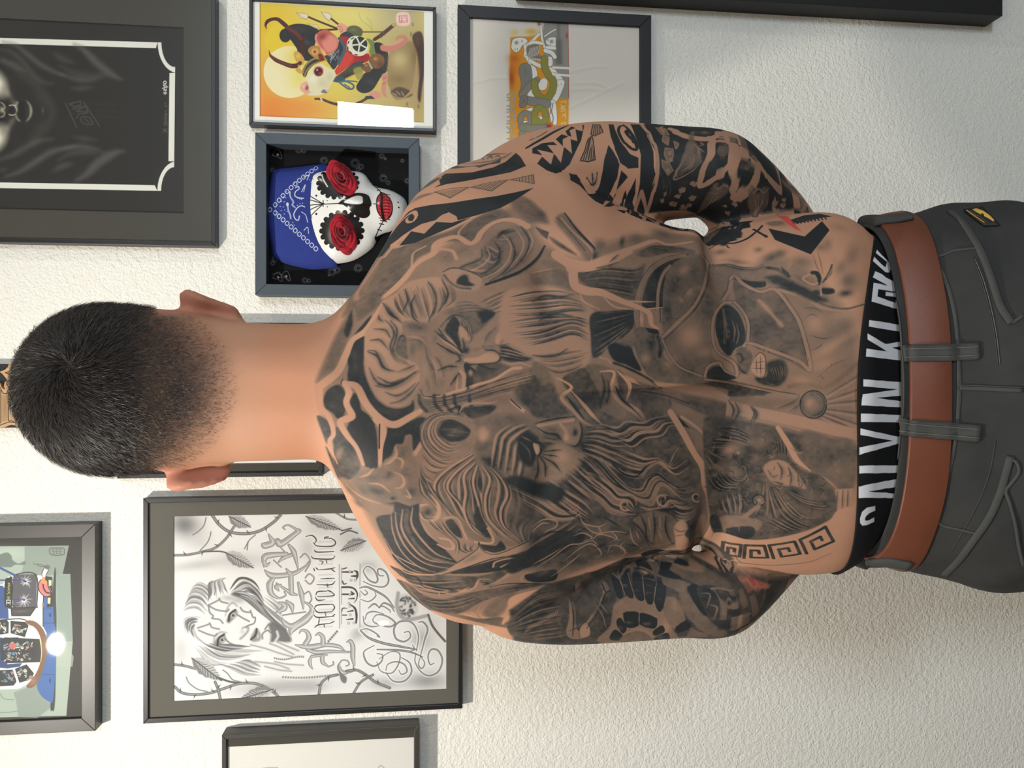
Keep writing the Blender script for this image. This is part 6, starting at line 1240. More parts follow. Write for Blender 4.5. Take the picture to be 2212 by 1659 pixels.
    # ---- second head: curls, wrinkled forehead, deep eye
    c.f('1260,1000 1400,960 1600,960 1740,1040 1900,1100 2040,1160 2020,1480 1860,1490 1740,1440 1600,1400 1420,1330 1290,1230', .55, 1, 22, True)
    c.f('860,1060 900,960 1000,925 1150,950 1270,1000 1270,1200 1150,1290 1000,1300 900,1230', .34, 1, 5, True)
    c.h('1270,1000 1120,930 930,955 840,1080 890,1230 1040,1310 1250,1200', '1235,1030 1110,985 1010,995 975,1075 1025,1145 1110,1185 1235,1130', 11, 4.6, (.72, .1, .6, .08), .9, var=.25)
    c.f('985,1070 1022,1000 1100,985 1200,1030 1240,1080 1185,1145 1085,1160 1012,1120', .84, 1, 4, True); c.b(1130, 1075, 60, 30, .5, .8); L('1010,1060 1100,1060 1230,1090|1040,1100 1120,1110 1220,1110', 3, .6, .7)
    c.h('860,1180 960,1290 1110,1330 1270,1210', '830,1300 930,1400 1060,1380 1260,1240', 8, 4.6, (.12, .7, .08), .9); c.h('830,1300 870,1420 960,1470', '840,1480 880,1560 980,1640', 6, 5, (.7, .1), .85)
    c.b(1340, 1120, 46, 50, .10, .95); c.b(1320, 1060, 60, 30, .2, .7, -30); c.b(1370, 1270, 60, 40, .76, .8)
    for k in range(7): c.s([(1410 + k * 34, 1300 + k * 14), (1430 + k * 36, 1180 + k * 8), (1440 + k * 38, 1090 - k * 2), (1530 + k * 26, 1010 + k * 4), (1640 + k * 12, 1020 + k * 10)], 4.5, (.12, .78)[k % 2], .75, 3, (.3, .3)); c.s([(1425 + k * 34, 1310 + k * 14), (1445 + k * 36, 1180 + k * 8), (1460 + k * 38, 1095)], 3, .75, .7, 2)
    c.f('1640,1150 1700,1060 1760,1100 1790,1200 1780,1310 1700,1330 1650,1260', .90, 1, 8, True); c.f('1745,1190 1790,1180 1802,1250 1790,1285 1755,1240', .16, 1, 4, True); c.s('1740,1170 1800,1180 1850,1250', 4, .95, 1, 2); c.b(1560, 1390, 110, 60, .84, .85, 25); c.b(1700, 1440, 90, 70, .86, .8); c.b(1620, 1360, 40, 20, .4, .8, 20)
    L('1770,1310 1740,1400 1700,1480|1790,1310 1800,1400 1780,1470|1660,1130 1690,1080|1690,1190 1720,1260|1810,1300 1840,1360', 4, .12, .6, 3); c.f('1760,1010 1900,975 1917,1030 1830,1050', .2, 1, 5, True); c.f('1790,1060 1917,1050 1917,1120 1860,1130', .84, .9, 5, True)
    # ---- C  long locks and breaking wave on the left shoulder blade
    c.at(*Z3)
    c.f('960,100 1260,-40 1420,0 1560,100 1760,260 1830,420 1740,560 1640,660 1400,640 1240,600 1120,440 1000,330', .42, 1, 8, True)
    K = ['1250,-70 1050,60 955,180 1010,330 1130,440', '1262,-40 1110,90 1060,200 1150,320 1230,470 1330,560', '1272,0 1190,100 1205,240 1190,380 1250,520 1395,620', '1292,20 1262,150 1300,300 1335,430 1445,580', '1330,20 1395,130 1360,280 1380,430 1500,560 1620,650', '1400,30 1505,150 1532,260 1482,380 1505,500 1640,620', '1480,60 1620,180 1685,300 1705,420 1640,520 1670,630', '1560,120 1700,250 1785,400 1720,500 1700,620']
    for i in range(len(K) - 1): c.h(K[i], K[i + 1], 6, 5.2, (.74, .12, .5, .08), .85, jit=.06)
    for q in K: c.s(q, [6, 20, 24, 22, 18, 6], .07, .95, 2); c.s([(a + 16, b + 6) for a, b in pts(q)], [3, 12, 16, 14, 10, 3], .82, .85, 3)
    c.f('1265,420 1300,345 1330,420 1370,500 1420,590 1370,590 1290,520', .8, .95, 5, True); c.f('1310,60 1335,140 1330,240 1300,170', .8, .9, 4, True)
    c.h('1700,180 1850,220 1917,260', '1800,420 1860,520 1917,620', 12, 4, (.78, .14), .8); c.h('1560,80 1720,130 1917,180', '1700,240 1850,270 1917,330', 9, 5, (.84, .5, .16), .8)
    c.h('830,100 850,230 940,330 1000,450', '870,90 960,240 1060,360 1150,460', 7, 5, (.74, .1), .85)
    c.s('900,330 830,350 850,420 920,460 980,420 985,340 930,260', [10, 34, 34, 36, 34, 30, 10], .08, 1, 2); c.b(900, 390, 50, 40, .78, .95); L('840,380 880,440 950,440', 2.5, .8, .8)
    c.f('490,440 620,400 640,310 760,345 830,330 835,450 900,560 1000,650 1110,770 1130,800 1000,872 800,882 640,770 560,610', .82, 1, 5, True)
    for q, w in (('640,390 660,540 740,690 880,800 1090,845', 5), ('700,370 692,520 772,660 900,770 1110,800', 6), ('780,355 770,480 842,600 962,720 1090,770', 6), ('606,400 625,560 702,720 842,836 960,870', 4), ('840,450 900,560 1000,650', 4), ('560,600 640,740 760,840 900,890', 4)): c.s(q, w, .12, .9, 3, (.3, .3))
    c.s('740,380 730,500 800,640 920,750 1080,800', 9, .55, .7, 5)
    c.h('870,440 950,520 1080,600 1090,670', '1000,450 1060,540 1150,640 1130,760', 8, 5, (.1, .78, .5), .85); c.f('1040,470 1100,450 1160,540 1170,600 1100,560', .84, .95, 4, True); c.s('1030,440 1130,440 1190,560 1210,610', 4, .08, .9, 2); c.h('1130,620 1160,690 1220,720', '1290,640 1260,690 1300,690', 6, 5, (.8, .15), .85); c.s('1000,600 1080,620 1100,680 1040,680 980,650', 6, .08, .9, 2)
    c.s('1280,630 1400,640 1420,600 1380,520', 6, .08, .95, 2); c.f('1320,650 1440,660 1480,620 1520,690 1420,715 1350,700', .84, .95, 4, True)
    # spear-like prow and dark ribbons
    c.f('1010,892 1130,800 1290,690 1308,625 1330,690 1440,722 1610,655 1917,520 1917,610 1600,725 1400,765 1200,832', .18, 1, 2.5); c.s('1020,890 1200,835 1400,768 1600,728 1917,612', 3, .8, .9, 2); c.s('1130,800 1290,690 1306,630 1335,695 1440,728 1620,660 1917,526', 2.5, .75, .9, 1.5); c.b(1250, 760, 90, 24, .42, .8, -28)
    c.f('1080,872 1400,782 1660,712 1917,615 1917,720 1720,760 1640,830 1440,866 1200,882', .82, 1, 4, True); c.s('1420,830 1440,790 1560,760 1690,770 1720,810 1660,830 1600,820', 4.5, .14, .95, 1.5); c.s('1480,830 1560,795 1640,800', 4, .1, .9, 2); c.f('1580,850 1605,820 1610,860 1560,900 1430,960 1340,1000 1480,910', .16, 1, 2); L('1640,830 1740,800 1917,720|1700,780 1800,760 1917,690|1650,900 1690,870 1800,850 1917,800|1660,950 1640,920 1700,880', 3.4, .14, .85, 2); c.f('1670,900 1720,880 1917,850 1917,930 1800,950 1700,940', .88, 1, 3, True); c.b(1800, 880, 60, 30, .6, .6); c.f('1720,690 1830,660 1917,640 1917,690 1800,720', .88, .9, 4, True)
    c.f('600,820 700,850 1020,892 1300,902 1450,865 1560,850 1420,955 1300,945 1250,1000 1100,1022 980,1022 860,1000 730,932', .62, 1, 4, True)
    c.f('640,930 740,960 860,1045 1000,1085 1200,1042 1400,1002 1560,975 1720,955 1880,955 1700,1000 1520,1045 1330,1105 1150,1200 960,1180 800,1110', .62, 1, 4, True)
    c.h('640,880 800,930 1000,940 1290,915', '720,960 860,1020 1040,1040 1240,1000', 9, 4, (.86, .2, .75), .85); c.h('760,1020 900,1090 1100,1090 1400,1010', '860,1130 1000,1160 1150,1150 1380,1060', 8, 5, (.82, .3, .6), .8)
    L('690,890 760,960 850,985 870,1000 980,1025 990,1060|830,950 900,985 1100,1020 1260,1000 1310,930 1400,930|990,1025 1100,1045 1160,1030 1250,1020|600,700 640,800 740,880 900,890 1020,880|560,640 620,720 760,800 900,850|1150,1030 1230,990|640,820 800,880 960,900', 4.5, .06, .9, 2)
    L('740,890 820,920 860,985|880,960 960,990 1100,1000|1060,1020 1140,1020|1320,950 1380,960 1340,970', 5, .9, .9, 2); L('1380,990 1560,960 1880,965|1500,1010 1700,975', 2.5, .88, .9, 1.5)
    c.f('760,1080 900,1160 1100,1220 1400,1290 1560,1310 1490,1230 1320,1240 1140,1205 960,1180', .55, .9, 8, True); c.f('1330,1200 1450,1080 1560,1010 1600,1040 1530,1160 1440,1230', .5, .8, 14, True); c.h('1150,1190 1250,1210 1400,1270', '1400,1100 1330,1170 1250,1220', 6, 5, (.3, .1), .6)
    c.f('1560,1070 1750,1010 1917,985 1917,1060 1760,1110 1600,1200 1490,1290 1530,1160', .0, 1, 4, True)
    c.s('640,860 740,990 860,1120 1000,1195 1200,1245', 3, .05, .7, 2)
    # ---- D  lower right: crested helmet, smoke, staff
    c.at(*Z6)
    c.f('0,110 180,95 250,220 180,240 60,200 0,180', .5, .9, 6, True); c.s('0,115 100,95 230,80', 3, .12, .8, 2)
    c.f('270,80 440,70 640,90 720,60 680,200 650,290 460,240 330,190', .62, .95, 6, True); c.h('290,130 450,90 640,100 720,70', '360,220 470,235 600,260 660,280', 12, 2.4, (.85, .35, .7), .8); c.f('60,40 200,60 230,120 120,90', .45, .7, 8, True)
    c.f('370,20 470,-20 620,20 740,10 700,50 600,70 440,70', .30, .8, 8, True)
    # beard of the first head
    c.f('-190,260 -60,210 130,200 250,240 330,300 400,380 380,520 370,660 320,720 180,750 60,700 -90,600 -200,520', .16, 1, 10, True)
    c.h('-150,270 0,240 200,240 330,300', '-180,400 60,400 240,370 380,370', 11, 5, (.82, .1, .6), .85); c.h('-160,430 60,400 260,400 370,420', '-60,600 120,560 260,520 370,560', 14, 5, (.84, .1, .62), .85, C='-140,520 60,500 250,440 370,480'); c.h('0,650 120,640 250,620 370,600', '60,710 160,750 260,730 340,690', 7, 4, (.7, .12), .75)
    L('0,300 80,260 180,270 260,250|40,420 140,380 250,390|0,640 80,650 160,640 220,600', 4.5, .8, .8, 2.5)
    c.f('375,380 520,360 660,355 645,455 600,510 500,580 390,660 372,520', .82, 1, 4, True); c.h('380,380 500,370 655,355', '390,650 500,570 640,450', 13, 2, (.45, .92), .7, C='378,520 500,470 650,400')
    # crest arch, lobes
    c.f('700,330 730,180 800,80 900,20 1000,0 900,90 850,200 830,340', .80, 1, 3, True); edge('672,470 662,350 690,210 760,95 860,30 970,5', 11, .36); c.s('800,420 800,250 830,130 880,70', 7, .28, 1, 2); c.s('815,430 815,260 845,140', 2, .85, 1)
    c.f('835,490 830,300 845,150 905,50 1010,2 1095,8 1115,80 1092,200 1020,330 930,432', .52, 1, 3, True); c.b(965, 100, 40, 46, .2, .9, 20); c.b(1000, 240, 26, 46, .2, .9, 25); c.b(950, 290, 20, 26, .2, .8); c.b(900, 200, 40, 70, .72, .8, 20); c.b(1040, 100, 30, 50, .66, .8, 20); c.b(870, 380, 40, 60, .78, .8); L('900,130 930,150 920,180|1020,190 960,260 970,300', 2, .8, .6)
    edge('832,530 930,430 1030,330 1095,200 1112,60 1085,10', 9, .24); c.s('845,535 945,445 1050,330 1115,190 1130,70', 5, .8, .7, 4)
    # bowl, brow
    c.f('845,545 960,450 1080,310 1140,120 1145,60 1165,110 1165,300 1135,480 1150,640 1190,700 1100,770 950,725 880,640', .48, 1, 5, True); c.b(1010, 520, 100, 110, .08, .95); c.b(1100, 620, 60, 40, .18, .8); c.b(1120, 350, 40, 120, .62, .8); c.b(930, 680, 50, 30, .6, .6)
    c.f('1145,75 1400,85 1470,60 1490,150 1400,200 1290,140 1250,180 1250,280 1200,300 1165,330', .44, 1, 6, True); L('1145,68 1250,60 1330,80 1440,85|1160,75 1300,95 1400,100 1460,70', 2.6, .75, .8)
    c.f('1290,150 1400,170 1480,165 1480,205 1400,208 1330,185', .84, 1, 3, True)
    c.f('1275,140 1300,180 1400,225 1545,222 1640,330 1715,465 1778,738 1620,670 1392,570 1372,420 1300,310', .54, 1, 4, True); c.b(1480, 330, 70, 26, .14, .85, 45); c.b(1580, 440, 30, 22, .12, .9, 45); c.b(1440, 480, 60, 60, .62, .7); c.b(1620, 560, 90, 60, .62, .7, 40); c.b(1420, 280, 60, 40, .6, .6, 20); c.s('1440,290 1500,350 1590,455', 7, .14, .8, 5)
    edge('1262,155 1290,132 1340,185 1450,236 1545,222 1640,332 1712,462 1772,728 1700,680 1560,625 1372,560 1345,590', 8, .22); c.s('1270,170 1255,230 1225,270 1215,300', 8, .24, 1, 2); c.s('1250,170 1236,230 1206,280', 2, .75, .8)
    c.f('1168,420 1198,345 1250,320 1312,372 1352,470 1352,560 1292,600 1252,645 1200,592 1170,500', .82, 1, 3, True); c.s('1215,350 1230,450 1225,560', 7, .40, .7, 5); L('1230,470 1255,455 1268,500 1260,540 1235,555 1228,510 1232,472', 2.2, .95, .9); c.b(1247, 505, 13, 26, .3, .9); c.b(1248, 506, 7, 10, .98, 1); L('1270,420 1290,480 1280,560|1300,440 1315,510 1300,570', 3, .3, .8, 2)
    edge('1272,305 1215,312 1158,395 1148,520 1180,620 1282,690 1305,765 1275,770 1215,735 1190,690 1120,715 1095,790', 7, .22); edge('1285,300 1340,360 1375,440 1372,550', 6, .24)
    c.f('1110,780 1130,730 1190,710 1230,750 1300,780 1250,800 1150,800', .84, 1, 3, True); c.f('1300,610 1350,590 1400,640 1390,720 1350,760 1310,700', .55, 1, 4, True); L('1290,640 1320,630 1340,670 1320,690|1310,700 1330,740 1370,760', 3, .88, .9)
    c.f('1395,700 1420,650 1455,625 1485,660 1485,750 1455,792 1400,750', .10, 1, 2.5, True); L('1405,690 1480,680|1395,725 1485,725|1425,650 1430,760|1452,640 1455,780|1395,700 1420,650 1455,625 1485,660 1485,750 1455,792 1400,750', 1.8, .82, .9, 1); L('1440,620 1480,600 1500,660 1500,750 1470,800', 4, .3, .8, 3)
    c.f('1495,690 1600,670 1625,770 1570,835 1470,825 1420,790 1490,770', .82, .95, 8, True); c.h('1490,700 1520,760 1540,830', '1600,690 1610,740 1600,810', 14, 2, (.9, .3), .7); c.h('1400,760 1450,810 1500,830', '1500,800 1540,830 1580,830', 8, 2, (.9, .4), .7)
    # neck guard, shoulder
    c.f('645,480 720,465 800,520 842,580 835,645 905,705 1082,790 1090,825 800,805 705,722 655,600', .54, 1, 4, True); c.b(720, 660, 40, 46, .22, .85); c.b(860, 700, 40, 22, .26, .8, 25); c.b(760, 560, 30, 60, .74, .8); c.s('800,520 815,590 810,650', 6, .82, .9, 3); edge('828,540 850,590 880,650 945,720 1080,775', 5, .3); c.f('720,465 800,480 810,510 740,495', .94, 1, 2)
    c.f('480,590 540,558 620,578 652,650 690,740 600,702 520,672', .92, 1, 4, True); c.f('540,560 640,500 650,560 640,590', .5, .8, 8, True); c.s('520,690 600,720 720,780 820,850', 5, .84, .9, 2); c.s('430,655 480,670 500,690', 5, .2, .9, 2)
    # lightning across the crest
    c.s('150,0 250,80 268,190 340,230 440,242 560,292 690,342 745,375 760,445 802,470', [60, 60, 56, 60, 50, 40, 34, 36, 30, 16], .03, 1, 2); L('300,240 330,300 430,350|440,250 520,330 660,352|700,370 702,460|560,292 680,300 780,300|680,350 760,345 835,335|690,360 690,460', 4.5, .06, 1, 1.5); c.s('240,90 380,80 500,40 620,-20', [50, 50, 40, 40], .04, 1, 3); c.s('380,70 370,0', 5, .1, .9, 2)
    # lightning field below the helmet
    c.f('190,790 330,720 420,760 450,900 430,990 340,970 250,890', .66, 1, 5, True); c.f('340,720 420,700 520,740 500,830 470,920 450,980 430,880', .5, 1, 6, True); c.f('540,735 640,800 800,850 890,960 740,1080 640,1000 560,880', .62, 1, 5, True); c.f('330,980 450,1000 600,1080 700,1100 560,1120 420,1090', .62, 1, 6, True); c.f('0,770 130,830 160,920 230,1010 100,1030 0,1000', .70, 1, 9, True); c.f('0,690 90,710 110,790 60,830', .5, .9, 6, True)
    L('160,785 250,845 185,910 260,990 340,1075 470,1110|250,870 330,960 380,1020 440,1080|430,745 520,750 500,860 560,940 650,1010 720,1080|540,740 620,830 600,930|620,950 690,1010 730,1085', 8, .05, 1, 2); L('215,900 270,970 330,1050|530,840 570,920 640,980', 6, .88, .95, 2); L('440,760 460,850 430,960|480,800 490,880 470,950', 5, .82, .8, 3); c.f('580,760 640,790 690,830 620,810', .1, 1, 3)
    # staff with rings, tassel, boss and rays
    c.f('770,812 1150,845 1262,905 1240,940 1150,915 980,880 800,840', .12, 1, 3); c.f('700,860 900,880 1150,930 1250,960 1240,1025 1130,1030 960,960 800,900', .52, 1, 4, True); c.b(1050, 950, 120, 20, .66, .7, 12); c.s('700,870 860,900 1000,950', 3, .85, .8, 2)
    c.f('1240,925 1400,965 1600,1005 2075,1110 2065,1205 1900,1185 1600,1095 1400,1055 1230,1025', .11, 1, 3); c.b(1320, 1000, 60, 30, .4, .6, 15); c.b(1320, 1035, 70, 14, .62, .7, 12); c.s('1440,1050 1700,1110 2060,1190', 5, .32, .7, 5); L('1250,930 1282,985 1268,1042|1290,940 1315,995 1292,1048|1385,962 1415,1010 1392,1062|1400,965 1430,1015 1405,1066', 3.2, .78, .9, 1.5); c.f('1100,1040 1230,1035 1400,1068 1560,1115 1760,1160 2060,1215 2060,1290 1700,1230 1400,1180 1150,1120', .62, .95, 8, True)
    c.f('1090,820 1250,800 1500,860 1690,895 1600,960 1480,900 1260,905 1240,860', .66, 1, 5, True); edge('1095,795 1250,815 1420,850 1560,880 1690,900', 5, .3); c.f('1480,900 1560,880 1700,910 1720,980 1600,1000 1520,960', .28, 1, 5, True); L('1700,910 1640,950 1560,980|1710,950 1640,1000', 3, .6, .7)
    c.b(1790, 950, 86, 92, .50, 1, hard=.93); c.b(1780, 955, 62, 62, .30, .95, hard=.5); c.b(1765, 945, 30, 30, .06, .95); c.s([(1790 + 84 * math.cos(t), 955 + 88 * math.sin(t)) for t in np.linspace(0, 6.1, 14)], 3, .82, .9); c.s([(1790 + 70 * math.cos(t), 952 + 72 * math.sin(t)) for t in np.linspace(-1.2, 1.6, 9)], 2.4, .75, .9)
    for a, b in (((1875, 895), (2075, 770)), ((1885, 925), (2075, 860)), ((1885, 950), (2075, 930)), ((1880, 985), (2072, 1010)), ((1865, 1010), (2070, 1080)), ((1850, 1030), (2000, 1090))): c.s([a, b], 4, .62, .8, 3, (.5, .8)); c.s([(a[0], a[1] + 14), (b[0], b[1] + 22)], 4, .12, .7, 3)
    c.s('1640,840 1740,820 1850,850 1960,790 2060,700', 8, .48, .7, 8)
    # smoke, drips and cracks toward the hip
    for x, y, rx, ry, a, d, al in ((1800, 440, 60, 60, 0, .05, .8), (1900, 590, 160, 40, -30, .06, .8), (1950, 480, 140, 40, -30, .48, .6), (2010, 560, 90, 30, -30, .5, .5), (1850, 700, 90, 40, -20, .10, .8), (1990, 700, 60, 60, 0, .42, .5), (1690, 640, 40, 60, 0, .3, .7), (1980, 380, 110, 30, -10, .12, .7), (1720, 800, 70, 30, 10, .12, .8), (1760, 340, 60, 24, 30, .4, .6)): c.b(x, y, rx, ry, d, al, a)
    L('1720,345 1790,340 1860,372|1735,405 1780,380 1825,402|1765,512 1850,535 1925,520|1778,612 1830,585 1850,560|1815,785 1900,712 1960,682 2025,660|1765,655 1750,690|1830,760 1860,800|1900,715 1910,690', 1.6, .72, .85, 1)
    c.s('1560,205 1720,245 1860,320 1990,345 2110,318', 4, .62, .9, 2.5); c.s('1570,225 1720,270 1850,340 1980,360', 5, .1, .7, 3)
    c.at(*Z5)
    c.f('370,1350 520,1360 720,1370 830,1340 840,1480 700,1460 560,1430 380,1400', .40, .9, 8, True); L('345,1335 500,1345 620,1375 740,1380 830,1350', 3, .75, .85, 2)
    c.f('845,1440 960,1430 1060,1470 1180,1530 1300,1590 1400,1659 1260,1659 1080,1570 900,1500', .82, .95, 10, True); c.s('860,1360 960,1380 1050,1440', 8, .72, .9, 5); c.f('980,1350 1050,1400 1060,1440 1000,1400', .86, .9, 3); c.b(1180, 1470, 80, 30, .66, .7, 30)
    for x, y, rx, ry, a, d, al in ((900, 1265, 110, 46, -20, .66, .9), (980, 1235, 46, 36, 0, .62, .8), (780, 1200, 40, 26, 0, .6, .6), (1170, 1310, 110, 60, 10, .42, .8), (600, 1310, 120, 26, 6, .42, .7), (440, 1220, 60, 24, 0, .5, .7), (1620, 1250, 60, 130, 20, .30, .7), (1590, 1480, 80, 90, 0, .52, .85), (1560, 1590, 70, 36, -10, .78, .9), (1520, 1360, 50, 70, 30, .4, .7), (1340, 1180, 50, 40, 0, .34, .7), (980, 970, 90, 30, 0, .3, .7), (1400, 1150, 40, 60, 0, .35, .6), (1060, 1330, 30, 60, 20, .1, .6), (1460, 1300, 30, 40, 0, .06, .8), (1500, 1000, 100, 40, 20, .25, .5)): c.b(x, y, rx, ry, d, al, a)
    c.s('1265,1405 1300,1410 1325,1450 1325,1510', [40, 44, 40, 20], .88, 1, 3); c.s('1240,1420 1180,1460 1260,1510 1310,1500', 5, .06, .9, 3); c.s('1440,1335 1420,1410 1360,1490', [14, 34, 16], .8, .95, 3); c.f('1350,1545 1450,1550 1455,1590 1360,1595', .9, 1, 5, True); c.f('1240,1580 1320,1560 1330,1600 1260,1610', .84, .9, 5, True); c.s('1335,1520 1345,1610', 4, .1, .9, 2); L('1270,1240 1300,1340 1340,1420|1310,1220 1340,1320 1360,1420', 2.4, .5, .7, 2); c.s('1470,1270 1460,1340 1400,1450', 5, .04, .7, 3)
    c.f('275,1095 340,1030 500,975 640,950 740,938 700,962 712,1000 640,1012 612,1050 642,1042 560,1100 602,1112 510,1132 430,1135 442,1100 340,1172 300,1150', .88, 1, 1.5); L('590,1005 640,960', 2.5, .3, .9)
    c.s('340,1195 440,1140 560,1142 680,1100 765,1035', [10, 20, 24, 26, 20], .92, 1, 1.3); c.s('738,1018 855,1085', 6, .92, 1, 1.2); c.s('765,1040 815,985', 5, .92, 1, 1.2); c.b(845, 1078, 16, 16, .92, 1, hard=.6); c.b(470, 1130, 50, 44, .92, 1, hard=.6); c.f('490,1150 530,1190 500,1180', .9)
    c.f('870,1010 1195,1082 1350,945 1418,1025 1250,1242 930,1112', .93, 1, 1.3); c.f('1060,935 1200,890 1330,878 1440,902 1340,916 1220,945 1120,965', .84, 1, 2)
    for k in range(10): c.s([(1090 + k * 32, 950 - k * 4), (1100 + k * 32, 972 - k * 5)], 4, .84, 1, 1)
    rd.at(*Z5); rd.f('955,902 1040,898 1090,950 1165,1035 1110,1015 1010,945', .85, 1, 5)
    c.f('850,960 960,940 1010,960 920,990', .45, .8, 8, True)
    # smoke under the right arm, down the flank (Z4)
    c.at(*Z4)
    c.f('240,1080 320,1000 420,1100 600,1340 620,1500 560,1480 400,1280', .42, .9, 9, True); c.f('30,1140 170,1190 150,1260 90,1220', .62, .9, 3); c.s('330,995 450,1160 620,1340 640,1380', [16, 26, 26, 10], .82, 1, 2); c.s('290,1040 420,1190 600,1370 605,1500', 3.5, .06, 1, 1.5); c.s('250,1040 400,1210 540,1380', 2, .7, .9); c.b(640, 1430, 40, 60, .9, .8, 10); c.b(690, 1330, 70, 90, .55, .8, 20); c.b(920, 1290, 30, 80, .82, .8, 12); c.b(1060, 1250, 90, 60, .5, .8); c.b(1330, 1210, 120, 50, .62, .8, 14); c.f('180,1240 330,1330 450,1420 380,1400 240,1320', .6, .9, 6, True)
    c.s('380,1500 560,1530 700,1480 900,1400 1100,1330 1260,1280 1400,1320 1640,1290', [80, 80, 60, 60, 60, 66, 40, 30], .04, 1, 4); c.s('400,1500 440,1650', 10, .04, 1, 3); c.f('1060,1420 1220,1330 1400,1340 1640,1370 1640,1420 1400,1400 1200,1450', .66, .9, 6, True); c.h('1080,1430 1250,1340 1640,1350', '1150,1470 1350,1400 1640,1420', 9, 2.4, (.85, .4), .7); L('790,1500 880,1420|650,1560 760,1540 880,1500', 3, .8, .8)
    # ---- E  lower left: waved beard, lion scene, meander border
    c.at(*Z7)
    c.f('-60,300 -20,190 130,125 310,120 560,90 730,50 880,40 980,190 1080,380 1090,560 1060,760 1000,860 800,905 500,960 240,1030 60,1040 -60,1000 -30,860 -120,700 -80,560 -150,430', .66, 1, 40, True)
    c.f('20,90 120,70 260,70 310,120 300,230 240,200 150,150 40,150', .45, 1, 6, True); c.f('190,180 230,130 280,150 290,230 230,225', .12, 1, 4, True); c.s('240,100 310,110 312,200 270,245 220,230', 3, .88, .95, 2); c.b(240, 200, 20, 26, .5, .7); c.b(120, 110, 70, 22, .2, .7, 10); c.h('0,130 100,130 200,180', '20,230 100,230 190,240', 7, 4, (.88, .45), .8); c.f('0,240 40,250 50,310 10,310', .2, 1, 5, True); c.b(50, 270, 30, 30, .95, .6)
    c.b(180, 330, 90, 50, .35, .8, 30); c.b(90, 330, 60, 60, .74, .8); c.h('20,320 40,380 30,440', '130,320 150,390 150,470', 9, 3, (.92, .35), .8)
    R = [('320,130 440,110 540,130 600,90 700,100 770,70 890,45', '460,230 560,220 640,255 720,200 830,180 880,120 960,120', 9), ('460,240 560,270 640,300 720,330 800,330 870,370 900,300 960,220', '480,300 540,400 600,440 690,450 730,400 800,350 860,400 930,450 1050,370', 10),
         ('330,230 420,300 480,380 560,470 620,520 700,520 740,440 800,420 860,460 930,500 1070,470', '290,290 420,430 520,530 620,565 700,605 770,620 800,520 850,500 960,590 1075,570', 12), ('280,400 400,430 500,500 560,560 640,560 660,620 600,640', '210,450 330,530 430,600 500,670 590,690 680,690', 10),
         ('640,560 720,640 800,640 830,560 870,570 900,640', '680,690 760,660 860,650 930,650 1010,650 1060,600', 8), ('-190,420 0,500 90,540 170,620 240,650 290,610 230,560', '-150,560 40,660 130,720 230,720 300,690 330,640', 11), ('20,400 120,470 220,540 330,610 400,690', '-60,440 60,520 160,610 260,690 360,730', 8), ('880,600 940,640 1010,640 1060,600', '900,700 960,720 1020,700 1060,660', 5)]
    for A, B, n in R: c.h(A, B, max(5, int(n * .8)), 6.2, (.16, .84, .12, .30), .9, jit=.05, var=.3)
    for x, y, r in ((830, 585, 46), (590, 620, 40), (1045, 570, 34)): c.s([(x + r * (1 - t / 8) * math.cos(t + 1), y + r * (1 - t / 8) * math.sin(t + 1)) for t in np.linspace(0, 6.5, 14)], 4.5, .12, 1, 1.5); c.b(x, y, r * .4, r * .4, .95, .95)
    L('300,180 330,260 440,370 560,500 660,560|450,210 470,260|480,310 560,410 660,440 720,380 800,340|700,470 780,420 860,470 960,530', 4, .92, .85, 2)
    c.h('-150,960 160,780 280,700', '-120,1020 200,860 380,740', 6, 3, (.1, .9), .8); c.f('-150,980 0,900 160,800 260,790 340,800 300,870 160,940 0,1010 -140,1060', .84, .95, 9, True)
    for q in ('0,760 70,715 150,720 150,760 90,790 60,830', '0,790 60,740 110,740', '0,1040 120,960 230,880 300,870 380,850 420,880', '200,980 300,900 380,870 440,930 400,960', '120,1080 240,990 310,930', '300,690 330,740 420,760 470,740', '320,740 400,800 520,790 600,800', '380,850 420,810 490,820 560,850', '480,930 500,880 570,890 590,930 540,960 490,940', '590,850 560,890 620,940', '260,820 320,800 380,830 330,850', '500,790 540,830 520,850', '620,770 640,850 700,900', '660,790 680,840', '0,1000 80,960 180,900', '420,760 440,800'): c.s(q, 3.6, .16, .9, 1.5, (.3, .3))
    for q in ('0,860 100,800 240,790', '300,760 360,790', '380,900 480,870', '600,870 700,890', '460,700 560,760'): c.s(q, 5, .92, .8, 3, (.2, .2))
    c.f('640,720 720,672 800,660 900,700 940,800 860,880 760,885 690,800', .46, 1, 5, True); L('690,690 720,760 730,840 780,880|770,670 780,760 770,860|850,690 850,780 890,870|640,730 700,790 740,880', 4, .86, .85, 2); L('740,700 750,780|810,690 815,780|800,780 830,850', 5, .2, .8, 3)
    c.f('900,770 930,725 970,720 992,770 970,810 1000,850 970,900 915,890 910,830', .10, 1, 4, True); L('900,770 940,790 990,780|905,820 960,810', 2.4, .7, .8); c.b(1030, 780, 40, 60, .74, .8)
    c.s('880,30 960,160 1030,290 1085,380 1095,480 1125,570 1145,700 1120,800 1095,900', [40, 44, 40, 44, 40, 44, 54, 60, 70], .04, 1, 2); c.f('920,50 1000,130 1030,140 960,120', .86, 1, 2); c.s('950,60 1050,130 1150,230', 6, .06, 1, 2)
    c.at(670, 821, 2.627)
    c.f('955,445 1000,350 1080,240 1200,200 1290,235 1340,300 1310,420 1340,560 1250,600 1150,570 1050,510', .52, .95, 14, True); c.b(985, 305, 42, 46, .08, .95, 40); c.b(960, 250, 40, 20, .4, .7, -30); c.b(1010, 460, 46, 30, .78, .85, 30)
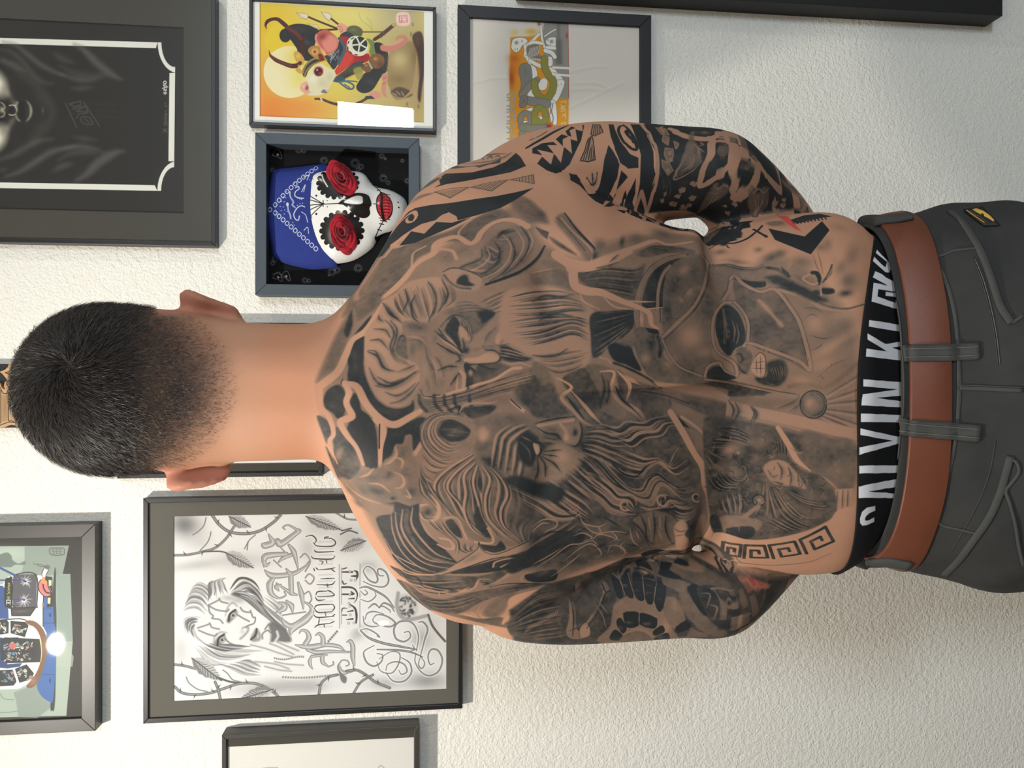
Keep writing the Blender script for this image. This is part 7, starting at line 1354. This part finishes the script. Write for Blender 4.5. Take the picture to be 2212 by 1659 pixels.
    for q in ('1030,480 1042,390 1062,310 1130,255', '1066,495 1080,405 1096,325 1156,275 1220,250', '1104,520 1118,430 1132,352 1184,302 1236,272', '1142,540 1156,460 1166,382 1206,330', '1180,560 1190,500 1200,450'):
        c.s(pts(q) + 13, 9, .80, .8, 5, (.2, .2)); c.s(q, 6.5, .16, .9, 3.5, (.2, .2))
    c.f('1176,340 1232,292 1290,330 1292,400 1262,482 1204,470 1180,400', .93, 1, 9, True); L('1190,350 1240,400 1250,460|1200,320 1260,350', 4, .5, .7, 3); c.f('1100,560 1190,540 1280,585 1240,620 1140,600', .88, .9, 10, True)
    c.f('1266,358 1300,368 1312,398 1286,424 1272,395', .10, 1, 2.5, True); L('1262,350 1300,355 1330,380|1302,365 1310,405 1288,440', 4, .95, 1, 1.5)
    c.f('1282,262 1380,236 1500,216 1532,250 1538,320 1502,372 1440,352 1400,302 1320,305', .40, 1, 6, True); c.s('1295,258 1400,236 1490,226', 8, .10, .9, 4); c.s('1420,250 1450,290 1450,330', 7, .14, .8, 5); c.b(1455, 330, 20, 26, .10, .9); c.b(1504, 300, 15, 26, .93, .95); L('1530,238 1542,300 1512,372 1450,362|1284,268 1340,300 1400,310 1430,350|1280,245 1380,222 1500,206', 3.4, .88, .95, 2); c.b(1370, 280, 40, 16, .72, .8, 10)
    c.f('1312,440 1400,352 1500,384 1570,430 1490,520 1384,585 1302,560', .34, .95, 14, True); c.b(1430, 430, 60, 40, .14, .7, 30); L('1300,430 1332,480 1334,545|1290,440 1292,520 1270,575|1312,432 1382,472 1420,520|1322,422 1402,432|1330,405 1420,395', 3.4, .9, .9, 2.5); c.f('1200,560 1300,582 1440,610 1420,690 1290,668 1180,610', .90, .95, 12, True)
    c.h('1540,300 1640,290 1740,310 1850,260', '1520,400 1600,430 1700,480 1800,560', 9, 4.6, (.14, .86, .3), .85); c.h('1540,420 1620,500 1680,560', '1420,560 1500,620 1600,700', 8, 4.6, (.16, .86, .3), .85)
    c.at(*Z7)
    # lion and wrestler
    c.f('1095,80 1250,90 1560,130 1620,290 1720,400 1860,440 1935,560 1935,670 1880,725 1700,800 1420,845 1190,795 1135,700 1100,420', .62, 1, 5, True)
    random.seed(11)
    c.h('1100,330 1140,430 1230,520', '1190,140 1280,160 1400,180', 16, 4, (.86, .4, .9, .25), .85, C='1120,250 1180,240 1230,240'); c.b(1250, 270, 60, 40, .14, .95, -10); c.b(1180, 390, 60, 44, .34, .9, 20); c.b(1290, 310, 22, 22, .9, .9); c.b(1310, 290, 12, 10, .1, .9); c.b(1165, 345, 20, 14, .9, .8); c.b(1280, 420, 50, 24, .3, .7); c.b(1340, 360, 40, 50, .86, .8); c.b(1150, 410, 40, 20, .9, .7)
    c.h('1110,440 1170,520 1290,540', '1240,430 1310,470 1400,440', 12, 3.4, (.9, .3), .85); c.b(1360, 220, 80, 26, .3, .7, 20); c.b(1380, 270, 40, 30, .86, .8); c.h('1170,130 1300,140 1420,200', '1220,190 1320,210 1400,240', 7, 4, (.88, .35), .8); c.b(1460, 220, 60, 40, .35, .8, -20); c.h('1540,170 1560,240 1560,310', '1610,200 1620,260 1620,310', 7, 2.4, (.9, .4), .8)
    c.f('1470,390 1520,340 1600,340 1660,390 1720,470 1740,520 1660,500 1600,500 1530,480', .16, 1, 5, True); L('1500,400 1530,440 1560,430|1560,350 1590,400 1580,460|1630,380 1650,440 1640,500|1530,470 1600,490|1690,430 1700,500', 3.4, .8, .85, 2); c.b(1660, 545, 46, 34, .93, .9)
    c.h('1470,420 1460,520 1420,640 1350,710', '1560,520 1640,620 1740,700 1880,700', 14, 4, (.85, .22, .7, .3), .85, C='1500,480 1560,640 1640,740'); c.h('1180,560 1200,640 1240,690', '1330,520 1350,600 1330,690', 9, 5, (.8, .3), .8); c.h('1560,480 1700,560 1900,600', '1640,560 1760,640 1920,660', 9, 3, (.84, .35), .8)
    c.b(1442, 592, 46, 42, .5, 1, hard=.85); c.b(1442, 592, 22, 16, .12, .95); c.s([(1442 + 40 * math.cos(t), 592 + 36 * math.sin(t)) for t in np.linspace(0, 6, 12)], 3, .88, .9); c.s('1350,700 1400,660 1440,630', 10, .28, .95, 3); c.f('1190,700 1320,690 1460,730 1420,790 1300,800 1200,770', .34, .9, 6, True); c.f('1240,770 1400,760 1410,820 1330,842 1250,815', .84, .95, 4, True); c.h('1480,720 1560,760 1640,800', '1600,660 1720,740 1800,760', 10, 4, (.86, .25), .8); c.f('1130,700 1180,690 1210,790 1150,790', .8, .9, 4, True)
    for k in range(130):
        x, y = random.uniform(1130, 1880), random.uniform(130, 800)
        if y < 420 and x > 1500 + (y - 130) * 1.1 or y > 800 - max(x - 1500, 0) * .45: continue
        t = random.uniform(0, 3.1); c.s([(x, y), (x + 26 * math.cos(t), y + 26 * math.sin(t)), (x + 44 * math.cos(t + .5), y + 44 * math.sin(t + .5))], random.uniform(1.5, 3), random.choice([.9, .85, .2, .3]), .6, 1.5, (.2, .2))
    c.f('1720,150 1900,190 2055,232 2045,515 1935,525 1850,430 1750,380 1690,300', .52, 1, 10, True); c.b(1900, 330, 90, 80, .62, .7); c.b(2020, 400, 40, 80, .42, .6); c.s('1565,130 1640,250 1685,335 1770,405', [30, 40, 36, 10], .04, 1, 2); L('1640,260 1700,290 1730,280|1850,440 1900,480 1945,520', 5, .16, .9, 2); c.b(1700, 260, 40, 26, .84, .8, 40)
    c.f('1930,522 2045,515 2035,640 1990,680 1940,655', .10, 1, 3); L('1942,530 1936,645|1978,524 1972,655|2010,522 2005,660', 2.4, .68, .9)
    # meander border
    c.f('1140,905 1150,810 1220,800 1420,848 1700,805 1880,728 1940,660 2045,640 2040,800 1990,930 1800,985 1560,1010 1250,975', .02, 1, 4, True); L('1160,935 1250,975 1420,1000 1560,1005 1760,985 1900,930', 3.2, .5, .8, 3)
    bl = cr([(1200, 938), (1340, 962), (1530, 965), (1740, 935), (1955, 852)], 12); tl = cr([(1210, 852), (1350, 874), (1500, 876), (1695, 842), (1892, 742)], 12)
    def mk(s, t):
        f = min(s / 4, .9999) * (len(bl) - 1); i = int(f); f -= i
        return (bl[i] * (1 - f) + bl[i + 1] * f) * (1 - t) + (tl[i] * (1 - f) + tl[i + 1] * f) * t
    for u in range(4):
        P_ = [(.04, .02), (.04, .96), (.86, .96), (.86, .1), (.30, .1), (.30, .62), (.60, .62), (.60, .40)]
        for (a, b), (d, e) in zip(P_[:-1], P_[1:]): c.s([mk(u + a, b), mk(u + d, e)], 7.6, .74, 1, 1.2, sm=False)
    c.f('1060,700 1100,690 1110,800 1080,860 1000,900 1040,820', .10, .8, 10, True); c.b(1075, 830, 20, 50, .5, .6)
    # ---- F  right arm: shark teeth, bands, mandala
    c.at(*Z4); K = .93
    c.f('50,490 100,420 190,500 222,390 292,482 326,320 406,390 392,240 462,262 442,140 516,160 510,95 532,95 500,250 450,350 380,500 300,572 240,592 150,560', K, 1, 1.3)
    c.f('0,335 100,282 215,268 252,300 150,300 222,385 45,345 100,402 0,385', K, 1, 1.3); c.f('240,240 300,190 368,212 310,240 312,312 300,300', K, 1, 1.3); c.f('340,160 400,110 440,125 380,150 400,215 360,200', K, 1, 1.3)
    c.s('-60,330 20,282 110,232 210,172 300,128 370,98', [30, 40, 44, 46, 40, 20], K, 1, 1.3); c.s('-30,250 60,215 150,160', 3.5, .8, 1, 1.3); c.s('-50,250 20,262 60,235 30,225', 3, .05, 1, 1.3)
    for q in ('490,460 540,350 572,240 612,205 640,380 642,450 570,472', '600,195 622,88 682,90 722,168 640,208'): c.f(q, .12); c.s(q, 2.2, .9, 1, 1, closed=True, sm=False)
    L('520,455 560,340 585,240|545,460 575,330 600,220|572,462 595,330|598,462 612,300|620,456 630,340|622,200 640,95|645,196 655,95|665,190 672,95|690,180 690,105', 2, .85, .95, 1, (1, 1))
    c.f('780,300 840,380 892,500 862,640 802,780 722,912 640,872 590,812 650,790 692,700 722,560 736,450', K, 1, 1.3); c.f('385,595 460,605 545,760 585,815 480,710 390,660', K, 1, 1.3); L('558,632 590,690 618,706 650,670 666,585|612,592 620,700', 2.4, .93, 1, 1); c.b(560, 640, 10, 14, K, 1); c.b(614, 600, 9, 14, K, 1); c.b(664, 590, 9, 16, K, 1); c.f('560,800 620,800 625,860', .9)
    c.f('780,88 802,210 900,482 980,542 1086,532 1084,430 1000,392 900,262 850,150 832,88', K, 1, 1.3); c.s('885,130 905,105 955,112 1010,180 1060,290 1066,345 1010,332 930,260 885,170', 6.5, K, 1, 1.2, closed=True); c.f('940,165 970,140 1000,160 990,190 1030,235 1038,285 1010,250 975,215', K, 1, 1.2, True); c.s('930,88 1000,150 1060,250 1084,330', 3, K, 1, 1)
    c.f('1005,88 1120,90 1180,200 1240,370 1252,600 1212,850 1120,1062 1000,1012 1062,900 1102,700 1112,400 1062,230', K, 1, 1.3)
    c.f('912,560 976,630 860,765', K); c.f('1060,640 1052,800 1000,930 940,1002 860,962 965,830', K); c.f('870,760 800,932 735,930 832,850', K); c.f('960,975 1010,920 990,1010', K)
    c.at(0, 0, 1)
    c.f('1388,262 1450,268 1500,272 1560,276 1600,286 1660,345 1720,405 1752,446 1730,448 1690,456 1640,463 1590,471 1545,482 1524,474 1505,461 1480,454 1440,456 1405,460 1387,460 1395,430 1412,400 1420,340', .86, 1, 5)
    c.at(*Z4); c.s('1115,92 1215,215 1272,390 1278,600 1225,830 1140,1070', 9, .10, 1, 1.5)
    c.at(*Z5)
    c.s('-10,115 120,180 250,205 350,205 430,170 500,140', [50, 60, 60, 56, 60, 50], .10, 1, 2); c.f('470,130 540,135 600,180 650,280 600,260 520,230 440,220', .10, 1, 4, True); c.b(420, 180, 46, 30, .72, .9); c.b(200, 145, 70, 18, .72, .9); c.b(300, 150, 30, 16, .4, .9); c.f('540,215 590,210 600,290 570,370 545,330', .68, 1, 3, True); c.b(565, 240, 16, 20, .3, .8)
    def pet(q): c.s(q, 11, .11, 1, 1.5)
    pet('385,225 345,340 250,622 400,555 520,440 552,370'); pet('630,320 590,420 562,560 566,745 660,680 745,575 772,430'); pet('655,300 780,425 850,530 978,668 968,560 930,440 890,395'); c.s('500,235 530,260 545,350 560,385 640,315 780,420', 10, .11, 1, 1.5); c.s('400,230 450,225 510,235', 7, .14, 1, 1.5)
    c.f('410,310 440,255 505,255 512,330 455,385 420,350', .55, 1, 3, True); c.b(465, 295, 18, 28, .25, .9, 20); c.f('620,430 640,395 700,400 715,470 670,490 620,470', .55, 1, 3, True); c.b(662, 425, 10, 20, .2, .9); c.b(420, 440, 50, 50, .95, .8); c.b(640, 560, 40, 60, .95, .8)
    for q in ('700,660 740,640 760,690 790,690 820,640 870,650 860,800 740,912 690,810', '350,660 400,600 430,640 470,600 520,640 480,720 330,800 225,880'): c.f(q, .58, 1, 3, True)
    L('730,700 760,800 745,900|780,700 780,800 750,890|830,690 810,790 760,880|360,690 400,700 440,680|370,730 330,800 250,870|440,700 360,790|700,650 740,690 780,650 830,690 880,640|380,620 420,660 470,620 510,650', 2.6, .28, .9, 1.5)
    for x, y, s_ in ((100, 660, 26), (60, 720, 22), (190, 735, 30), (20, 790, 30), (110, 830, 34), (160, 800, 20), (200, 610, 30), (930, 780, 26), (1000, 800, 22), (940, 850, 26), (1010, 750, 18), (1180, 780, 22), (1160, 840, 22), (480, 810, 18), (560, 790, 16), (510, 870, 18)): c.f([(x - s_, y), (x - s_ * .2, y - s_ * .9), (x + s_, y - s_ * .4), (x + s_ * .3, y + s_ * .8)], .42, 1, 1.5); c.s([(x - s_, y), (x + s_ * .3, y + s_ * .8), (x + s_, y - s_ * .4)], 3, .16, .9, 1.3, sm=False)
    c.f('165,215 240,265 280,330 270,410 160,490 30,560 70,440', .58, 1, 3, True); L('170,220 120,380 20,570 180,500 280,400|150,330 200,350 190,430 90,500|190,250 240,290 250,380', 3, .24, .9, 1.5); c.b(170, 410, 30, 44, .45, .8, 30); L('250,230 290,260 240,270|230,280 300,330', 3, .3, .8)
    c.f('980,570 1100,640 1210,740 1150,730 1040,650', .38, .9, 5, True); L('990,560 1100,660 1200,750|1060,620 1180,720', 2.4, .7, .8); c.s('1190,760 1200,800 1160,880', 9, .16, .95, 2); c.s('930,760 910,820 960,890', 9, .2, .95, 2); c.f('690,300 740,330 770,420 700,360', .6, 1, 3); c.f('800,400 880,400 930,520 940,580 870,520', .9, 1, 3, True)
    c.at(*Z4); 
    for q in ('1260,120 1360,130 1400,200 1310,190', '1340,200 1400,220 1390,300 1330,260', '1360,330 1440,340 1440,420 1390,480 1350,400', '1320,450 1400,480 1440,560 1390,610 1330,520', '1450,260 1500,290 1480,340'): c.f(q, .48, 1, 2); c.s(q, 2.2, .2, .8, 1.2, closed=True, sm=False)
    for x, y in ((1320, 130), (1340, 160), (1410, 380), (1420, 450), (1390, 560), (1520, 770), (1360, 800), (1330, 870), (1420, 900), (1540, 930), (1300, 1000), (1640, 690), (1630, 850)): c.f([(x - 24, y - 10), (x + 16, y - 26), (x + 20, y + 14), (x - 10, y + 30)], .26, .95, 1.5)
    c.h('1290,560 1340,700 1290,860', '1400,620 1440,760 1400,900', 6, 3, (.6, .95), .7); c.f('1620,160 1659,160 1659,420 1560,500 1540,430', .5, .8, 4)
    # ---- G  left arm: machine parts under torn skin
    c.at(0, 0, 1); c.f('1100,1318 1180,1262 1290,1232 1350,1205 1420,1200 1500,1200 1530,1216 1560,1234 1650,1246 1720,1249 1738,1246 1722,1262 1660,1320 1600,1362 1570,1385 1400,1390 1200,1395 1110,1386', .70, 1, 8)
    c.at(*Z9)
    c.f('0,500 200,330 330,300 420,380 400,560 300,640 60,620 0,590', .66, 1, 5, True); c.h('0,500 180,340 330,300', '0,590 200,560 400,520', 11, 4, (.92, .35, .86, .5), .85); c.h('60,600 250,560 400,540', '100,650 280,640 420,620', 7, 3, (.88, .3), .8)
    for k in range(16): c.s([(110 + k * 14, 590 - k * 8), (122 + k * 14, 555 - k * 8)], 2, .25, .7, 1.2)
    c.f('410,360 450,430 460,560 520,620 430,632 390,590 410,480', .34, 1, 3, True); L('420,360 440,480 430,620|400,580 470,560 480,620', 2.5, .85, .9); c.f('485,560 520,525 550,560 545,610 500,622 480,600', .16, 1, 3, True); c.s('520,540 600,420 650,300', 5, .24, .95, 2); c.s('530,560 620,430 660,310', 2, .9, .9); c.f('500,200 560,190 640,320 600,360 540,300', .60, 1, 4, True); c.b(470, 280, 30, 46, .42, .9, hard=.6); c.b(462, 270, 14, 24, .2, .9); c.s('440,270 460,330 500,300', 3, .9, .9); c.b(655, 275, 30, 46, .4, .9, -20, hard=.6); c.s('630,250 660,310 690,300', 3, .9, .9); c.f('430,330 560,240 620,380 560,480 470,450', .62, .8, 6, True); L('580,380 640,480 660,560|600,360 680,470', 3, .3, .8)
    c.f('620,660 690,540 720,400 840,330 960,360 1060,440 1110,560 1120,650', .36, 1, 4, True); c.b(1070, 560, 40, 50, .16, .9); c.b(760, 400, 60, 40, .28, .8); c.f('1060,360 1130,350 1180,420 1200,520 1120,560 1060,470', .40, 1, 4, True); c.b(1130, 400, 40, 40, .3, .8)
    for q in ('780,460 830,445 888,458 884,540 800,552', '896,456 1002,490 990,562 890,532', '728,520 760,488 802,560 770,592', '685,632 718,570 770,602 758,642', '985,580 1040,540 1062,580 1000,612', '1000,622 1080,590 1088,642 978,645', '1138,550 1212,508 1240,552 1150,592', '690,188 728,178 782,330 738,346', '752,178 800,184 850,342 798,330', '842,190 902,200 922,362 860,342', '918,204 992,220 982,390 930,362', '1008,240 1072,270 1042,440 998,402'): c.f(q, .90, 1, 1.8, True)
    for x, y in ((820, 500), (940, 510), (760, 540), (790, 250), (880, 280), (950, 300), (1030, 340), (1030, 600)): c.b(x, y + 20, 24, 14, .62, .7)
    L('738,176 790,330|810,182 855,338|908,200 925,362|1000,225 990,395|886,445 888,540', 2.8, .22, .9, 1.3); L('745,220 800,215|850,240 905,250|925,260 985,275|760,260 810,265|935,310 980,320', 2, .55, .8)
    c.s('800,600 870,565 950,590 980,640', 9, .26, .9, 3); c.f('760,650 800,600 870,580 940,600 970,650', .5, 1, 4, True)
    c.f('740,150 900,95 1050,140 1195,235 1180,285 1050,225 900,160', .90, 1, 4, True); c.s('690,165 850,130 1000,190 1150,270 1230,380', 6, .42, .9, 3); c.f('860,90 1000,40 1100,100 1220,140 1230,90 1320,130 1480,230 1500,290 1380,270 1270,260 1120,170 960,100', .54, 1, 5, True); c.f('1100,100 1215,140 1235,85 1330,150 1300,180 1160,150', .22, .9, 8, True); c.f('900,60 1010,20 1120,50 1230,130 1100,110', .90, 1, 4, True); L('930,80 1040,60 1100,100|1000,60 1060,110', 3, .5, .8)
    c.s('1070,240 1200,290 1240,430 1330,540 1420,600', [60, 90, 100, 100, 70], .48, 1, 4); c.f('1220,290 1290,270 1330,420 1370,480 1300,440', .92, 1, 3, True); c.f('1280,280 1400,275 1440,360 1420,520 1350,470 1300,370', .76, 1, 4, True); L('1310,320 1370,330 1350,420|1370,400 1420,420 1400,500|1400,290 1450,400 1440,500', 4, .36, .85, 2); c.b(1500, 388, 44, 44, .36, 1, hard=.85); c.b(1500, 388, 20, 20, .84, 1); c.s('1380,290 1460,290 1550,330 1560,420', 5, .3, .9, 2)
    c.f('1540,290 1680,360 1700,430 1620,480 1570,400', .62, 1, 4, True); L('1570,300 1610,420|1640,340 1700,440 1620,470', 3, .3, .8); c.f('1520,540 1560,480 1605,470 1590,540 1530,575', .10, 1, 3, True); c.b(1780, 190, 26, 20, .4, .8); c.b(1840, 300, 40, 30, .62, .7)
    c.f('1560,205 1640,215 1740,250 1780,275 1690,300 1610,270', .02, 1, 4, True); rd.at(*Z9); rd.f('1560,205 1640,215 1740,250 1780,275 1690,300 1610,270', .26, 1, 6, True); rd.line('1640,230 1680,250 1670,270|1700,250 1730,265', 3, .8, .8)
    c.b(1450, 600, 50, 26, .45, .7); c.f('1240,560 1340,600 1360,620 1200,625', .5, 1, 4)
    # ---- ink to skin colour, with a little healed-in grain
    D = c.a[..., 0]; hh, ww = D.shape
    def soft_noise(cell):
        n = RNG.normal(0, 1, (hh // cell + 3, ww // cell + 3)).astype(np.float32); yy = np.linspace(0, hh / cell, hh); xx = np.linspace(0, ww / cell, ww)
        y0 = yy.astype(int); x0 = xx.astype(int); fy = (yy - y0)[:, None]; fx = (xx - x0)[None, :]; fy = fy * fy * (3 - 2 * fy); fx = fx * fx * (3 - 2 * fx)
        return (n[y0][:, x0] * (1 - fx) + n[y0][:, x0 + 1] * fx) * (1 - fy) + (n[y0 + 1][:, x0] * (1 - fx) + n[y0 + 1][:, x0 + 1] * fx) * fy
    g = RNG.normal(0, 1, D.shape).astype(np.float32); g = (g + np.roll(g, 1, 0) + np.roll(g, 1, 1)) / 1.7
    mott = .08 * soft_noise(38) + .07 * soft_noise(17) + .06 * soft_noise(7)      # uneven hand shading in the grey washes
    D = np.clip(D * (1 + mott * np.clip((D - .15) * 3, 0, 1) * np.clip((.93 - D) * 4, 0, 1)) * (1 + .07 * g * (1 - D)), 0, 1) ** .84
    sk = np.array(SKIN, np.float32) / 255; ink = np.array((34, 37, 39), np.float32) / 255; mid = np.array((92, 80, 70), np.float32) / 255
    t = D[..., None]; out = np.where(t < .6, sk + (mid - sk) * t / .6, mid + (ink - mid) * (t - .6) / .3); out = np.maximum(out, ink)
    r = rd.a[..., :1]; out = out * (1 - r) + np.array((188, 62, 62), np.float32) / 255 * r
    return out
TAT = tattoo()
m = image_mat('tattooed_skin', TAT, .60, .24); nt = m.node_tree; b = nt.nodes['Principled BSDF']
tex = [n for n in nt.nodes if n.type == 'TEX_IMAGE'][0]
def node(t, **k):
    n = nt.nodes.new(t)
    for a, v in k.items(): setattr(n, a, v)
    return n
def attr(nm): return node('ShaderNodeAttribute', attribute_name=nm)
def mixc(f, a, b_, bt='MIX'):
    n = node('ShaderNodeMix', data_type='RGBA', blend_type=bt)
    for s_, v in ((0, f), (6, a), (7, b_)):
        if isinstance(v, (tuple, float, int)): n.inputs[s_].default_value = v
        else: nt.links.new(v, n.inputs[s_])
    return n.outputs[2]
ink = mixc(attr('inked').outputs['Fac'], s2l(SKIN), tex.outputs[0])
nz = node('ShaderNodeTexNoise'); nz.inputs['Scale'].default_value = 26; nz.inputs['Detail'].default_value = 5
tco = node('ShaderNodeTexCoord'); nt.links.new(tco.outputs['Object'], nz.inputs['Vector'])
rmp = node('ShaderNodeMapRange'); rmp.inputs[1].default_value = .3; rmp.inputs[2].default_value = .7; rmp.inputs[3].default_value = .0; rmp.inputs[4].default_value = .35
nt.links.new(nz.outputs['Fac'], rmp.inputs[0])
blot = mixc(rmp.outputs[0], ink, (1.0, .86, .82, 1), 'MULTIPLY')
toned = mixc(1.0, blot, attr('tone').outputs['Color'], 'MULTIPLY')
hairn = node('ShaderNodeTexNoise'); hairn.inputs['Scale'].default_value = 420; hairn.inputs['Detail'].default_value = 3
nt.links.new(tco.outputs['Object'], hairn.inputs['Vector'])
hm = node('ShaderNodeMath', operation='MULTIPLY_ADD'); nt.links.new(hairn.outputs['Fac'], hm.inputs[0]); hm.inputs[1].default_value = .8; hm.inputs[2].default_value = .6
hs = node('ShaderNodeMath', operation='MULTIPLY', use_clamp=True); nt.links.new(attr('scalp').outputs['Fac'], hs.inputs[0]); nt.links.new(hm.outputs[0], hs.inputs[1])
fin = mixc(hs.outputs[0], toned, s2l((46, 41, 38)))
nt.links.new(fin, b.inputs['Base Color'])
b.inputs['Subsurface Weight'].default_value = 0.08; b.inputs['Subsurface Radius'].default_value = (.004, .0015, .0008); b.inputs['Subsurface Scale'].default_value = 1
por = node('ShaderNodeTexNoise'); por.inputs['Scale'].default_value = 700; por.inputs['Detail'].default_value = 2; nt.links.new(tco.outputs['Object'], por.inputs['Vector'])
bp = node('ShaderNodeBump'); bp.inputs['Strength'].default_value = .12; bp.inputs['Distance'].default_value = .0008; nt.links.new(por.outputs['Fac'], bp.inputs['Height']); nt.links.new(bp.outputs[0], b.inputs['Normal'])
body_me.materials.append(m)
